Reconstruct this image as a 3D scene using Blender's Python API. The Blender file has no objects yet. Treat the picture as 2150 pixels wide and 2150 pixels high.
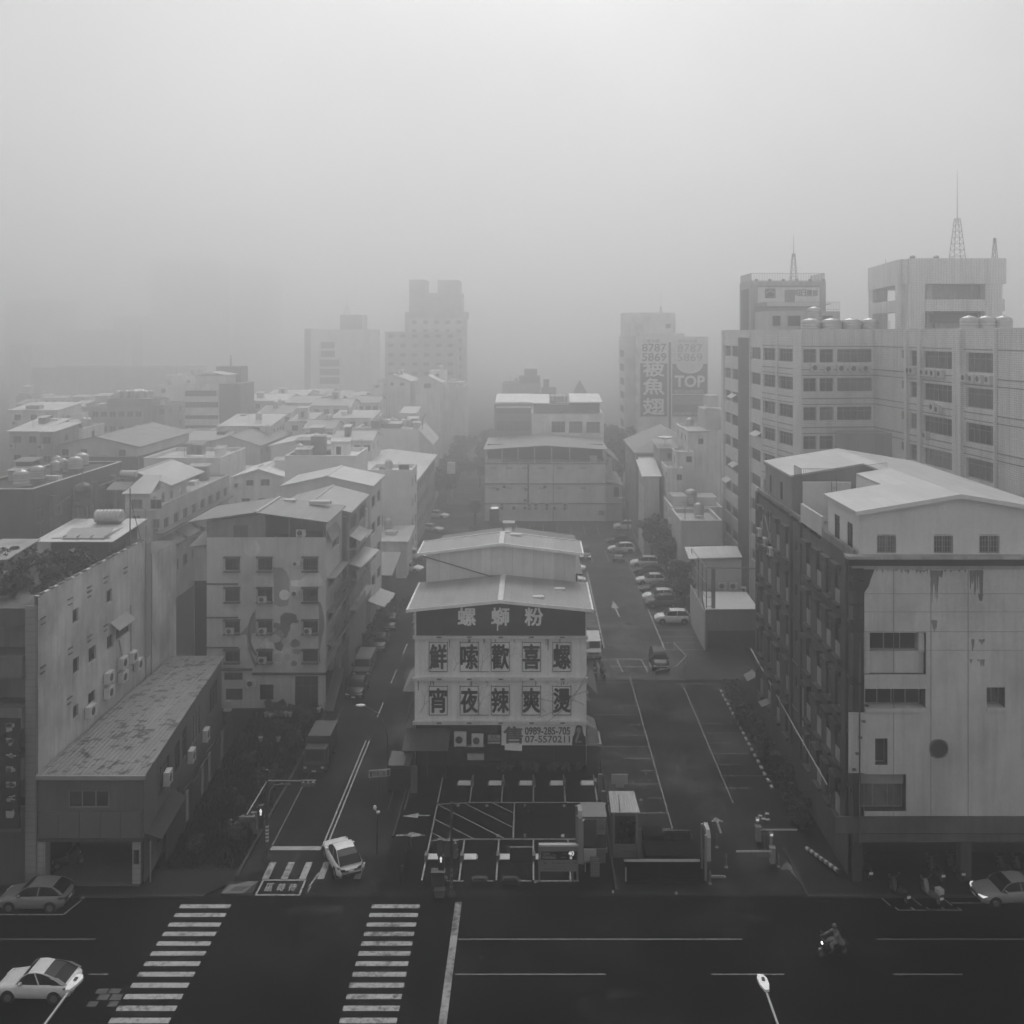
import bpy, bmesh, math, random
from mathutils import Vector, Matrix
random.seed(7)
S = bpy.context.scene
C = S.collection
# ---------------------------------------------------------------- camera
HC, F, CX, HY = 36.0, 2000.0, 1120.0, 700.0     # eye height (m), focal length and principal point in photo pixels
def U(px, d): return (px - CX) * d / F           # metres right of the camera of a photo column at distance d
def Z(py, d): return HC - (py - HY) * d / F      # height of a photo row at distance d
def D(py, z=0.0): return (HC - z) * F / (py - HY)
cam = bpy.data.cameras.new("camera")
cam_o = bpy.data.objects.new("camera", cam); C.objects.link(cam_o)
cam_o.location = (0, 0, HC); cam_o.rotation_euler = (math.radians(90), 0, 0)
cam.sensor_width = 36; cam.lens = 36 * F / 2150
cam.shift_x = -(CX / 2150 - .5); cam.shift_y = -(.5 - HY / 2150)
cam.clip_start = .5; cam.clip_end = 6000
S.camera = cam_o
# ---------------------------------------------------------------- sky, sun, exposure
SUN_EL, SUN_ROT = math.radians(51), math.radians(2)
w = bpy.data.worlds.new("World"); S.world = w; w.use_nodes = True
nt = w.node_tree; nt.nodes.clear()
def N(t, ty, **k):
    n = t.nodes.new(ty)
    for a, b in k.items(): setattr(n, a, b)
    return n
out = N(nt, 'ShaderNodeOutputWorld'); bg = N(nt, 'ShaderNodeBackground')
sky = N(nt, 'ShaderNodeTexSky', sky_type='NISHITA', sun_disc=False, sun_elevation=SUN_EL, sun_rotation=SUN_ROT)
sky.air_density = 2.0; sky.dust_density = 8.0; sky.ozone_density = 1.0
bw = N(nt, 'ShaderNodeRGBToBW')
# an even cloud deck lies under the clear sky: most of the blue dome's own gradient is evened out
mixw = N(nt, 'ShaderNodeMix', data_type='RGBA')
mixw.inputs[0].default_value = .8
mixw.inputs[7].default_value = (4.8, 4.8, 4.8, 1)
nt.links.new(sky.outputs[0], bw.inputs[0]); nt.links.new(bw.outputs[0], mixw.inputs[6])
tc = N(nt, 'ShaderNodeTexCoord'); cn = N(nt, 'ShaderNodeTexNoise'); cn.inputs['Scale'].default_value = 3.0; cn.inputs['Detail'].default_value = 5     # uneven cloud deck
nt.links.new(tc.outputs['Generated'], cn.inputs['Vector']); cr = N(nt, 'ShaderNodeMapRange'); cr.inputs[1].default_value = .3; cr.inputs[2].default_value = .7; cr.inputs[3].default_value = .9; cr.inputs[4].default_value = 1.1
nt.links.new(cn.outputs['Fac'], cr.inputs[0]); cm = N(nt, 'ShaderNodeVectorMath', operation='SCALE'); nt.links.new(mixw.outputs[2], cm.inputs[0]); nt.links.new(cr.outputs[0], cm.inputs['Scale'])
nt.links.new(cm.outputs[0], bg.inputs[0]); nt.links.new(bg.outputs[0], out.inputs[0])
bg.inputs[1].default_value = .12
sl = bpy.data.lights.new("sun", 'SUN'); sl.energy = 1.35; sl.angle = math.radians(30); sl.color = (1, 1, 1)
so = bpy.data.objects.new("sun", sl); C.objects.link(so)
so.rotation_euler = (math.radians(90) - SUN_EL, 0, math.pi - SUN_ROT)
vs = S.view_settings; vs.view_transform = 'Standard'; vs.look = 'None'; vs.exposure = 0; vs.gamma = 1; vs.use_curve_mapping = False
S.render.engine = 'CYCLES'
cy = S.cycles
cy.max_bounces = 8; cy.diffuse_bounces = 3; cy.glossy_bounces = 2; cy.transmission_bounces = 2; cy.volume_bounces = 4
cy.transparent_max_bounces = 4; cy.use_denoising = True; cy.caustics_reflective = False; cy.caustics_refractive = False
cy.sample_clamp_indirect = 4
HAZE_DENSITY, HAZE_TOP = .0045, 96.0
# ---------------------------------------------------------------- materials
MATS = {}
def lift(b):
    """raises pale base tones so facades come out brighter; dark tones stay"""
    return b if b <= .1 else min(.8, b * min(1.55, 1 + (b - .1) / .2 * .55))
def new_mat(name):
    m = bpy.data.materials.new(name); m.use_nodes = True
    t = m.node_tree; b = t.nodes['Principled BSDF']
    return m, t, b
def ramp(t, src, lo, hi, a=0.0, b=1.0):
    r = N(t, 'ShaderNodeMapRange'); r.inputs[1].default_value = lo; r.inputs[2].default_value = hi
    r.inputs[3].default_value = a; r.inputs[4].default_value = b; r.clamp = True
    t.links.new(src, r.inputs[0]); return r.outputs[0]
def math_(t, op, a, b):
    n = N(t, 'ShaderNodeMath', operation=op)
    for i, v in enumerate((a, b)):
        if isinstance(v, (int, float)): n.inputs[i].default_value = v
        else: t.links.new(v, n.inputs[i])
    return n.outputs[0]
def pos(t, sx=1, sy=1, sz=1):
    g = N(t, 'ShaderNodeNewGeometry'); m = N(t, 'ShaderNodeVectorMath', operation='MULTIPLY')
    m.inputs[1].default_value = (sx, sy, sz); t.links.new(g.outputs['Position'], m.inputs[0]); return m.outputs[0]
def noise(t, vec, scale, det=4, rough=.6):
    n = N(t, 'ShaderNodeTexNoise'); n.inputs['Scale'].default_value = scale; n.inputs['Detail'].default_value = det
    n.inputs['Roughness'].default_value = rough
    t.links.new(vec, n.inputs['Vector']); return n.outputs['Fac']
def gray(t, b, fac, base):
    """base colour = base * fac"""
    v = math_(t, 'MULTIPLY', fac, base)
    c = N(t, 'ShaderNodeCombineColor')
    for i in range(3): t.links.new(v, c.inputs[i])
    t.links.new(c.outputs[0], b.inputs['Base Color']); return v
def bump(t, b, h, dist=.02, strength=1):
    n = N(t, 'ShaderNodeBump'); n.inputs['Distance'].default_value = dist; n.inputs['Strength'].default_value = strength
    t.links.new(h, n.inputs['Height']); t.links.new(n.outputs[0], b.inputs['Normal'])
def M_plain(base, rough=.6, metal=0.0, spec=.5, var=.12, key=None):
    base = lift(base) if metal == 0 else base
    k = ('plain', base, rough, metal, var, spec)
    if k in MATS: return MATS[k]
    m, t, b = new_mat('paint_%d' % len(MATS))
    f = ramp(t, noise(t, pos(t), 1.3, 5), .3, .7, 1 - var, 1 + var)
    gray(t, b, f, base); b.inputs['Roughness'].default_value = rough; b.inputs['Metallic'].default_value = metal
    b.inputs['Specular IOR Level'].default_value = spec
    MATS[k] = m; return m
def M_wall(base, streak=.35, blot=.3, rough=.85, joints=0):
    """weathered render: vertical rain streaks, blotches, fine grain"""
    base = lift(base)
    k = ('wall', base, streak, blot, joints)
    if k in MATS: return MATS[k]
    m, t, b = new_mat('weathered_wall_%d' % len(MATS))
    s1 = ramp(t, noise(t, pos(t, 1.6, 1.6, .10), 1.4, 6, .65), .42, .72, 1, 1 - streak)
    s2 = ramp(t, noise(t, pos(t, 1, 1, .8), .35, 6, .6), .35, .7, 1 + blot * .35, 1 - blot)
    s3 = ramp(t, noise(t, pos(t), 6, 4), .3, .7, .94, 1.05)
    s4 = ramp(t, noise(t, pos(t, 1, 1, .45), 1.1, 8, .75), .60, .75, 1, 1 - streak * .8)
    f = math_(t, 'MULTIPLY', math_(t, 'MULTIPLY', s1, s2), math_(t, 'MULTIPLY', s3, s4))
    gray(t, b, f, base); b.inputs['Roughness'].default_value = rough
    b.inputs['Specular IOR Level'].default_value = .25
    bump(t, b, noise(t, pos(t), 9, 5), .015, .4)
    MATS[k] = m; return m
def M_tile(base, sz=.22, mortar=.62):
    base = lift(base)
    k = ('tile', base, sz)
    if k in MATS: return MATS[k]
    m, t, b = new_mat('small_tile_%d' % len(MATS))
    g = N(t, 'ShaderNodeNewGeometry'); sp = N(t, 'ShaderNodeSeparateXYZ'); t.links.new(g.outputs['Position'], sp.inputs[0])
    cb = N(t, 'ShaderNodeCombineXYZ'); t.links.new(math_(t, 'ADD', sp.outputs[0], sp.outputs[1]), cb.inputs[0]); t.links.new(sp.outputs[2], cb.inputs[1])
    br = N(t, 'ShaderNodeTexBrick', offset=0.0); br.inputs['Scale'].default_value = 1
    br.inputs['Mortar Size'].default_value = .028; br.inputs['Brick Width'].default_value = sz * 1.6; br.inputs['Row Height'].default_value = sz
    br.inputs['Color1'].default_value = (1, 1, 1, 1); br.inputs['Color2'].default_value = (.93, .93, .93, 1); br.inputs['Mortar'].default_value = (mortar,) * 3 + (1,)
    t.links.new(cb.outputs[0], br.inputs['Vector'])
    bwn = N(t, 'ShaderNodeRGBToBW'); t.links.new(br.outputs[0], bwn.inputs[0])
    s1 = ramp(t, noise(t, pos(t, 1.4, 1.4, .1), 1.1, 6, .6), .45, .75, 1, .72)
    s2 = ramp(t, noise(t, pos(t), .25, 5), .3, .7, 1.05, .88)
    gray(t, b, math_(t, 'MULTIPLY', bwn.outputs[0], math_(t, 'MULTIPLY', s1, s2)), base)
    b.inputs['Roughness'].default_value = .55
    MATS[k] = m; return m
def M_roof(base, axis='X', pitch=.35, rust=.25, rough=.5):
    """corrugated sheet; ribs are spaced along axis"""
    k = ('roof', base, axis, pitch, rust)
    if k in MATS: return MATS[k]
    m, t, b = new_mat('corrugated_sheet_%d' % len(MATS))
    g = N(t, 'ShaderNodeNewGeometry')
    wv = N(t, 'ShaderNodeTexWave', bands_direction=axis); wv.inputs['Scale'].default_value = 1 / pitch * .45; wv.inputs['Distortion'].default_value = 0
    t.links.new(g.outputs['Position'], wv.inputs['Vector'])
    s1 = ramp(t, noise(t, pos(t, *( (2, .15, .15) if axis == 'X' else (.15, 2, .15))), 1, 6), .4, .75, 1.04, 1 - rust)
    s2 = ramp(t, noise(t, pos(t), .5, 6), .35, .7, 1.05, 1 - rust)
    sp = N(t, 'ShaderNodeSeparateXYZ'); t.links.new(g.outputs['Position'], sp.inputs[0]); cb = N(t, 'ShaderNodeCombineXYZ')
    ia, ib = (0, 1) if axis == 'X' else (1, 0)
    t.links.new(sp.outputs[ib], cb.inputs[0]); t.links.new(sp.outputs[ia], cb.inputs[1])
    br = N(t, 'ShaderNodeTexBrick', offset=.5); br.inputs['Scale'].default_value = 1; br.inputs['Mortar Size'].default_value = .02; br.inputs['Brick Width'].default_value = 5.2; br.inputs['Row Height'].default_value = .95
    br.inputs['Color1'].default_value = (1.04, 1.04, 1.04, 1); br.inputs['Color2'].default_value = (.86, .86, .86, 1); br.inputs['Mortar'].default_value = (.72, .72, .72, 1)
    t.links.new(cb.outputs[0], br.inputs['Vector']); bwn = N(t, 'ShaderNodeRGBToBW'); t.links.new(br.outputs[0], bwn.inputs[0])
    s3 = ramp(t, noise(t, pos(t), 1.7, 7, .7), .52, .68, 1, 1 - rust * .9)
    gray(t, b, math_(t, 'MULTIPLY', math_(t, 'MULTIPLY', s1, s2), math_(t, 'MULTIPLY', s3, bwn.outputs[0])), base); b.inputs['Roughness'].default_value = rough
    bump(t, b, wv.outputs['Fac'], .02, .35)
    MATS[k] = m; return m
def M_asphalt(base, wet=.5, key='', patch=.3):
    k = ('asph', base, wet, key)
    if k in MATS: return MATS[k]
    m, t, b = new_mat('wet_asphalt_%d' % len(MATS))
    f1 = ramp(t, noise(t, pos(t), .12, 6, .6), .3, .7, 1 - patch, 1 + patch)
    f2 = ramp(t, noise(t, pos(t), 14, 3, .7), .3, .7, .8, 1.2)
    f3 = ramp(t, noise(t, pos(t, .35, 1.6, 1), .6, 5, .6), .35, .75, 1.1, .8)
    gray(t, b, math_(t, 'MULTIPLY', f1, math_(t, 'MULTIPLY', f2, f3)), base)
    r = ramp(t, noise(t, pos(t), .22, 7, .65), .38, .62, .55 - .33 * wet, .75)
    t.links.new(r, b.inputs['Roughness'])
    t.links.new(ramp(t, noise(t, pos(t, 1, .7, 1), .16, 7, .65), .45, .66, .02, .03 + .14 * wet), b.inputs['Specular IOR Level'])      # standing water catches the sky
    bump(t, b, noise(t, pos(t), 30, 3), .006, .5)
    MATS[k] = m; return m
def M_mark(base, wear=.5, under=.03):
    """road paint with worn patches that show the asphalt"""
    k = ('mark', base, wear)
    if k in MATS: return MATS[k]
    m, t, b = new_mat('road_paint_%d' % len(MATS))
    n1 = noise(t, pos(t), 3.2, 8, .72); n2 = noise(t, pos(t), .5, 3)
    th = math_(t, 'ADD', n1, math_(t, 'MULTIPLY', n2, .5))
    f = ramp(t, th, .98 - wear * .45, 1.04 - wear * .45 + .12, 1, under / base)
    f2 = ramp(t, noise(t, pos(t), .8, 5), .3, .7, 1.08, .82)
    gray(t, b, math_(t, 'MULTIPLY', f, f2), base); b.inputs['Roughness'].default_value = .6
    MATS[k] = m; return m
def M_emit(v, s=1.0):
    k = ('emit', v, s)
    if k in MATS: return MATS[k]
    m, t, b = new_mat('lit_lamp_%d' % len(MATS))
    b.inputs['Base Color'].default_value = (.6, .6, .6, 1)
    b.inputs['Emission Color'].default_value = (v, v, v, 1); b.inputs['Emission Strength'].default_value = s
    MATS[k] = m; return m
def M_car(base, rough=.4):
    base = lift(base)
    k = ('car', base)
    if k in MATS: return MATS[k]
    m, t, b = new_mat('car_paint_%d' % len(MATS))
    f = ramp(t, noise(t, pos(t), 2, 5), .3, .7, .9, 1.06); gray(t, b, f, base)
    b.inputs['Roughness'].default_value = rough; b.inputs['Coat Weight'].default_value = .12; b.inputs['Coat Roughness'].default_value = .3; b.inputs['Specular IOR Level'].default_value = .3
    MATS[k] = m; return m
GLASS = M_plain(.016, .35, 0, .12, .3)
GLASS_D = M_plain(.05, .25, 0, .3, .4); CURTAIN = M_plain(.13, .6, 0, .3, .35); CURTAIN_D = M_plain(.07, .5, 0, .3, .5); RW_ = random.Random(13)
DARK = M_plain(.02, .8); BLACK = M_plain(.012, .5); RUBBER = M_plain(.018, .85)
STEEL = M_plain(.35, .35, .7, .5, .1); GALV = M_plain(.25, .5, .3); GREY = M_plain(.18, .6); WHITE = M_plain(.6, .5); PALE = M_plain(.4, .6)
FRAME = M_plain(.28, .4, .3); FRAME_D = M_plain(.06, .5)
STAINLESS = M_plain(.45, .45, .7, .5, .15)
CONC = M_wall(.2, .35, .35); CONC_D = M_wall(.09, .4, .4)
LEAF = M_plain(.045, .6, 0, .3, .5); LEAF2 = M_plain(.07, .6, 0, .3, .5); BARK = M_plain(.06, .9)
# ---------------------------------------------------------------- mesh builder
class MB:
    def __init__(s): s.v = []; s.f = []; s.m = []; s.mi = 0; s.g = []
    def add(s, vs, fs):
        o = len(s.v); s.v += [tuple(p) for p in vs]; s.g.append((o, len(s.f)))
        for f in fs: s.f.append([i + o for i in f]); s.m.append(s.mi)
        return s
    def mat(s, i): s.mi = i; return s
    def quad(s, a, b, c, d): return s.add([a, b, c, d], [(0, 1, 2, 3)])
    def poly(s, pts): return s.add(pts, [tuple(range(len(pts)))])
    def box(s, x0, y0, z0, x1, y1, z1):
        v = [(x, y, z) for z in (z0, z1) for y in (y0, y1) for x in (x0, x1)]
        return s.add(v, [(0, 2, 3, 1), (4, 5, 7, 6), (0, 1, 5, 4), (2, 6, 7, 3), (0, 4, 6, 2), (1, 3, 7, 5)])
    def cbox(s, c, sx, sy, sz): return s.box(c[0] - sx / 2, c[1] - sy / 2, c[2] - sz / 2, c[0] + sx / 2, c[1] + sy / 2, c[2] + sz / 2)
    def prism(s, pts, h0, h1):
        """vertical prism on a ground outline (counter-clockwise)"""
        n = len(pts); v = [(p[0], p[1], h0) for p in pts] + [(p[0], p[1], h1) for p in pts]
        return s.add(v, [tuple(reversed(range(n))), tuple(range(n, 2 * n))] + [(i, (i + 1) % n, n + (i + 1) % n, n + i) for i in range(n)])
    def extr(s, pts, dv):
        n = len(pts); dv = Vector(dv); v = [tuple(p) for p in pts] + [tuple(Vector(p) + dv) for p in pts]
        return s.add(v, [tuple(reversed(range(n))), tuple(range(n, 2 * n))] + [(i, (i + 1) % n, n + (i + 1) % n, n + i) for i in range(n)])
    def cyl(s, p0, p1, r0, r1=None, n=8):
        r1 = r0 if r1 is None else r1
        p0, p1 = Vector(p0), Vector(p1); a = (p1 - p0).normalized()
        u = a.orthogonal().normalized(); w_ = a.cross(u)
        v = []
        for p, r in ((p0, r0), (p1, r1)):
            for i in range(n):
                t = 2 * math.pi * i / n; v.append(p + r * (math.cos(t) * u + math.sin(t) * w_))
        return s.add(v, [tuple(reversed(range(n))), tuple(range(n, 2 * n))] + [(i, (i + 1) % n, n + (i + 1) % n, n + i) for i in range(n)])
    def path(s, pts, r, n=6):
        for a, b in zip(pts, pts[1:]): s.cyl(a, b, r, r, n)
        return s
    def lathe(s, prof, c=(0, 0, 0), n=16):
        o = []; 
        for r, z in prof:
            for i in range(n):
                t = 2 * math.pi * i / n; o.append((c[0] + r * math.cos(t), c[1] + r * math.sin(t), c[2] + z))
        fs = []
        for k in range(len(prof) - 1):
            for i in range(n): fs.append((k * n + i, k * n + (i + 1) % n, (k + 1) * n + (i + 1) % n, (k + 1) * n + i))
        fs.append(tuple(range((len(prof) - 1) * n, len(prof) * n))); fs.append(tuple(reversed(range(n))))
        return s.add(o, fs)
    def blob(s, c, rx, ry, rz, n=10, m=6):
        prof = [(math.sin(math.pi * k / m), -math.cos(math.pi * k / m)) for k in range(m + 1)]
        v = []
        for r, z in prof:
            for i in range(n):
                t = 2 * math.pi * i / n; v.append((c[0] + rx * max(r, .01) * math.cos(t), c[1] + ry * max(r, .01) * math.sin(t), c[2] + rz * z))
        fs = [(k * n + i, k * n + (i + 1) % n, (k + 1) * n + (i + 1) % n, (k + 1) * n + i) for k in range(m) for i in range(n)]
        return s.add(v, fs)
    def mesh(s, name, mats, off=None, smooth=False):
        me = bpy.data.meshes.new(name)
        v = s.v if off is None else [(a - off[0], b - off[1], c - off[2]) for a, b, c in s.v]
        me.from_pydata(v, [], s.f)
        for m in (mats if isinstance(mats, (list, tuple)) else [mats]): me.materials.append(m)
        me.polygons.foreach_set('material_index', s.m)
        if smooth: me.polygons.foreach_set('use_smooth', [True] * len(s.f))
        me.update(); return me
WL = {}
SPLIT = {'window_hood', 'window_sill', 'balcony_slab', 'column', 'balcony', 'awning', 'pilaster', 'pier', 'roof_lid', 'post', 'leg', 'boarding', 'bracket', 'canopy', 'awning_post', 'skylight', 'opening', 'balcony_front', 'tower_heads', 'roof_hut', 'window_cage_bar', 'panel', 'pale_strip', 'foot', 'drain_pipe', 'camera', 'broken_balcony', 'notice_board', 'roof_vent', 'fascia_panel', 'shelf'}
def obj(name, mb, mats, parent=None, world=True, loc=None, rot=0, smooth=False):
    """link one mesh object; when world, the builder's points are world points"""
    if name in SPLIT and parent is not None and isinstance(mb, MB) and len(mb.g) > 1:   # each piece a part of its own
        first = None
        for n, (vo, fo) in enumerate(mb.g):
            v1, f1 = (mb.g[n + 1] if n + 1 < len(mb.g) else (len(mb.v), len(mb.f)))
            q = MB(); q.v = mb.v[vo:v1]; q.f = [[i - vo for i in f] for f in mb.f[fo:f1]]; q.m = mb.m[fo:f1]; q.g = [(0, 0)]
            o = obj(name, q, mats, parent, world, loc, rot, smooth); first = first or o
        return first
    off = WL[parent.name] if (parent is not None and world) else None
    if parent is None and loc is None and world and mb.v:      # a thing that is one mesh: origin at its base
        xs, ys, zs = zip(*mb.v); off = Vector(((min(xs) + max(xs)) / 2, (min(ys) + max(ys)) / 2, min(zs))); loc = off
    me = mb if isinstance(mb, bpy.types.Mesh) else mb.mesh(name, mats, off, smooth)
    o = bpy.data.objects.new(name, me); C.objects.link(o)
    if parent is not None: o.parent = parent
    if loc is not None: o.location = loc
    if rot: o.rotation_euler = rot if isinstance(rot, tuple) else (0, 0, rot)
    WL[o.name] = (WL[parent.name] if parent is not None else Vector((0, 0, 0))) + Vector(o.location)
    return o
def tag(o, label, cat, group=None, kind=None):
    if label: o['label'] = label
    if cat: o['category'] = cat
    if group: o['group'] = group
    if kind: o['kind'] = kind
    return o
def thing(name, label, cat, loc=(0, 0, 0), rot=0, group=None):
    o = bpy.data.objects.new(name, None); C.objects.link(o); o.empty_display_size = .5
    o.location = loc; o.rotation_euler = (0, 0, rot); WL[o.name] = Vector(loc)
    return tag(o, label, cat, group)
def struct(name, mb, mats):
    o = obj(name, mb, mats, loc=(0, 0, 0)); o['kind'] = 'structure'; return o
def dup(root, loc, rot=None, label=None, group=None):
    def cp(o, parent):
        c = o.copy(); C.objects.link(c)
        if parent is not None: c.parent = parent
        for ch in o.children: cp(ch, c)
        return c
    r = cp(root, None); r.location = loc; WL[r.name] = Vector(loc)
    if rot is not None: r.rotation_euler = (0, 0, rot)
    if label: r['label'] = label
    if group: r['group'] = group
    return r
# ---------------------------------------------------------------- lettering
TXT = {}
def text_mb(s, w, h, bold=0.0, keep=False, shear=0.0):
    """letters as a flat mesh in the xz plane, centred on the origin, readable from -y, filling w x h"""
    k = s
    if k not in TXT:
        cu = bpy.data.curves.new('lettering', 'FONT'); cu.body = s; cu.size = 1; cu.resolution_u = 3; cu.align_x = 'CENTER'
        to = bpy.data.objects.new('lettering_src', cu); C.objects.link(to)
        bpy.context.view_layer.update()
        dg = bpy.context.evaluated_depsgraph_get()
        me = bpy.data.meshes.new_from_object(to.evaluated_get(dg))
        TXT[k] = ([tuple(v.co) for v in me.vertices], [tuple(p.vertices) for p in me.polygons])
        bpy.data.objects.remove(to); bpy.data.meshes.remove(me); bpy.data.curves.remove(cu)
    v, f = TXT[k]
    x0, x1 = min(p[0] for p in v), max(p[0] for p in v); y0, y1 = min(p[1] for p in v), max(p[1] for p in v)
    sx, sz = w / (x1 - x0), h / (y1 - y0)
    if keep: sx = sz = min(sx, sz)
    return [((p[0] - (x0 + x1) / 2) * sx + shear * p[1], 0, (p[1] - (y0 + y1) / 2) * sz) for p in v], f
def put_text(mb, s, c, w, h, bold=0.0, keep=False, rot=0, flat=False, flip=False):
    """bold (m, in units of the letter height) thickens the strokes with copies a hair apart in depth"""
    v, f = text_mb(s, w, h, bold, keep)
    b = bold * h
    for n, (ox, oz) in enumerate(((0, 0), (b, 0), (-b, 0), (0, b), (0, -b), (b * .7, b * .7), (-b * .7, b * .7), (b * .7, -b * .7), (-b * .7, -b * .7)) if bold else ((0, 0),)):
        o = []
        for x, y, z in v:
            x += ox; z += oz; k = n * .0012
            if flat:
                if flip: x, z = -x, -z
                o.append((c[0] + x, c[1] + z, c[2] + k))
            else: o.append((c[0] + x * math.cos(rot), c[1] + x * math.sin(rot) - k, c[2] + z))
        mb.add(o, f)
    return mb
# ---------------------------------------------------------------- building kit
def wall_face(mb, A, B, z0, z1, holes, deep=.22):
    """one wall from A to B (outside on the right hand side of A->B), with window holes (u0,za,u1,zb) that have reveals"""
    A, B = Vector(A), Vector(B); L = (B - A).length; ud = (B - A) / L; inn = Vector((-ud.y, ud.x))
    def P(u, z, k=0): q = A + ud * u + inn * k; return (q.x, q.y, z)
    us = sorted(set([0, L] + [min(max(c, 0), L) for h in holes for c in (h[0], h[2])])); zs = sorted(set([z0, z1] + [min(max(c, z0), z1) for h in holes for c in (h[1], h[3])]))
    for i in range(len(us) - 1):
        j = 0
        while j < len(zs) - 1:
            um = (us[i] + us[i + 1]) / 2
            def inside(j): zm = (zs[j] + zs[j + 1]) / 2; return any(h[0] < um < h[2] and h[1] < zm < h[3] for h in holes)
            if inside(j): j += 1; continue
            k = j
            while k + 1 < len(zs) - 1 and not inside(k + 1): k += 1
            mb.quad(P(us[i], zs[j]), P(us[i + 1], zs[j]), P(us[i + 1], zs[k + 1]), P(us[i], zs[k + 1])); j = k + 1
    for (a, b, c, d) in [h[:4] for h in holes]:
        mb.quad(P(a, b), P(c, b), P(c, b, deep), P(a, b, deep)); mb.quad(P(a, d), P(a, d, deep), P(c, d, deep), P(c, d))
        mb.quad(P(a, b), P(a, b, deep), P(a, d, deep), P(a, d)); mb.quad(P(c, b), P(c, d), P(c, d, deep), P(c, b, deep))
WM = {}
def win_mesh(w, h, style):
    k = (round(w, 1), round(h, 1), style)
    if k in WM: return WM[k]
    fr, gl = MB(), MB(); t = .06
    if style != 'hole':
        fr.box(0, -.03, 0, w, .05, t); fr.box(0, -.03, h - t, w, .05, h); fr.box(0, -.03, t, t, .05, h - t); fr.box(w - t, -.03, t, w, .05, h - t)
        n = max(2, round(w / .9)) if style != 'plain' else 1
        for i in range(1, n): fr.box(w * i / n - .03, -.02, t, w * i / n + .03, .04, h - t)
        if h > 1.6 and style != 'plain': fr.box(t, -.015, h * .68, w - t, .035, h * .68 + .05)
        if style == 'bars':
            m = int(w / .16)
            for i in range(1, m): fr.box(w * i / m - .012, -.10, 0, w * i / m + .012, -.07, h)
            for z in (.0, h / 3, h * 2 / 3, h - .03): fr.box(0, -.07, z, w, -.04, z + .03)
    gl.quad((0, .03, 0), (w, .03, 0), (w, .03, h), (0, .03, h))
    WM[k] = (fr.mesh('window', FRAME) if fr.v else None, gl.mesh('pane', GLASS)); return WM[k]
CURT = None
def window(parent, A, ang, w, h, deep=.16, style='slide', frame=None, glass=None, name='window'):
    """A: world point of the lower left corner on the wall plane; ang: direction of the wall"""
    fm, gm = win_mesh(w, h, style)
    inn = Vector((-math.sin(ang), math.cos(ang), 0)) * deep
    q = Vector(A) + inn - WL[parent.name]
    if fm is None: fm = gm
    o = obj(name, fm, None, parent, loc=q, rot=ang)
    o.scale = (w / round(w, 1) if round(w, 1) else 1, 1, h / round(h, 1) if round(h, 1) else 1)
    if frame: o.material_slots[0].link = 'OBJECT'; o.material_slots[0].material = frame
    if fm is not gm:
        p = obj('pane', gm, None, o, loc=(0, 0, 0))
        glass = glass or RW_.choice((None, None, None, GLASS_D, GLASS_D, CURTAIN_D, CURTAIN))
        if glass: p.material_slots[0].link = 'OBJECT'; p.material_slots[0].material = glass
    elif glass: o.material_slots[0].link = 'OBJECT'; o.material_slots[0].material = glass
    return o
def roof_gable(mb, x0, x1, y0, y1, ze, zr, axis='y', th=.14, xr=None):
    if axis == 'y':
        xm = (x0 + x1) / 2 if xr is None else xr
        for a, b, za, zb in ((x0, xm, ze, zr), (xm, x1, zr, ze)):
            mb.extr([(a, y0, za), (b, y0, zb), (b, y1, zb), (a, y1, za)], (0, 0, th))
        mb.box(xm - .18, y0 - .02, zr + th - .02, xm + .18, y1 + .02, zr + th + .05)
    else:
        ym = (y0 + y1) / 2 if xr is None else xr
        for a, b, za, zb in ((y0, ym, ze, zr), (ym, y1, zr, ze)):
            mb.extr([(x0, a, za), (x1, a, za), (x1, b, zb), (x0, b, zb)], (0, 0, th))
        mb.box(x0 - .02, ym - .18, zr + th - .02, x1 + .02, ym + .18, zr + th + .05)
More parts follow.
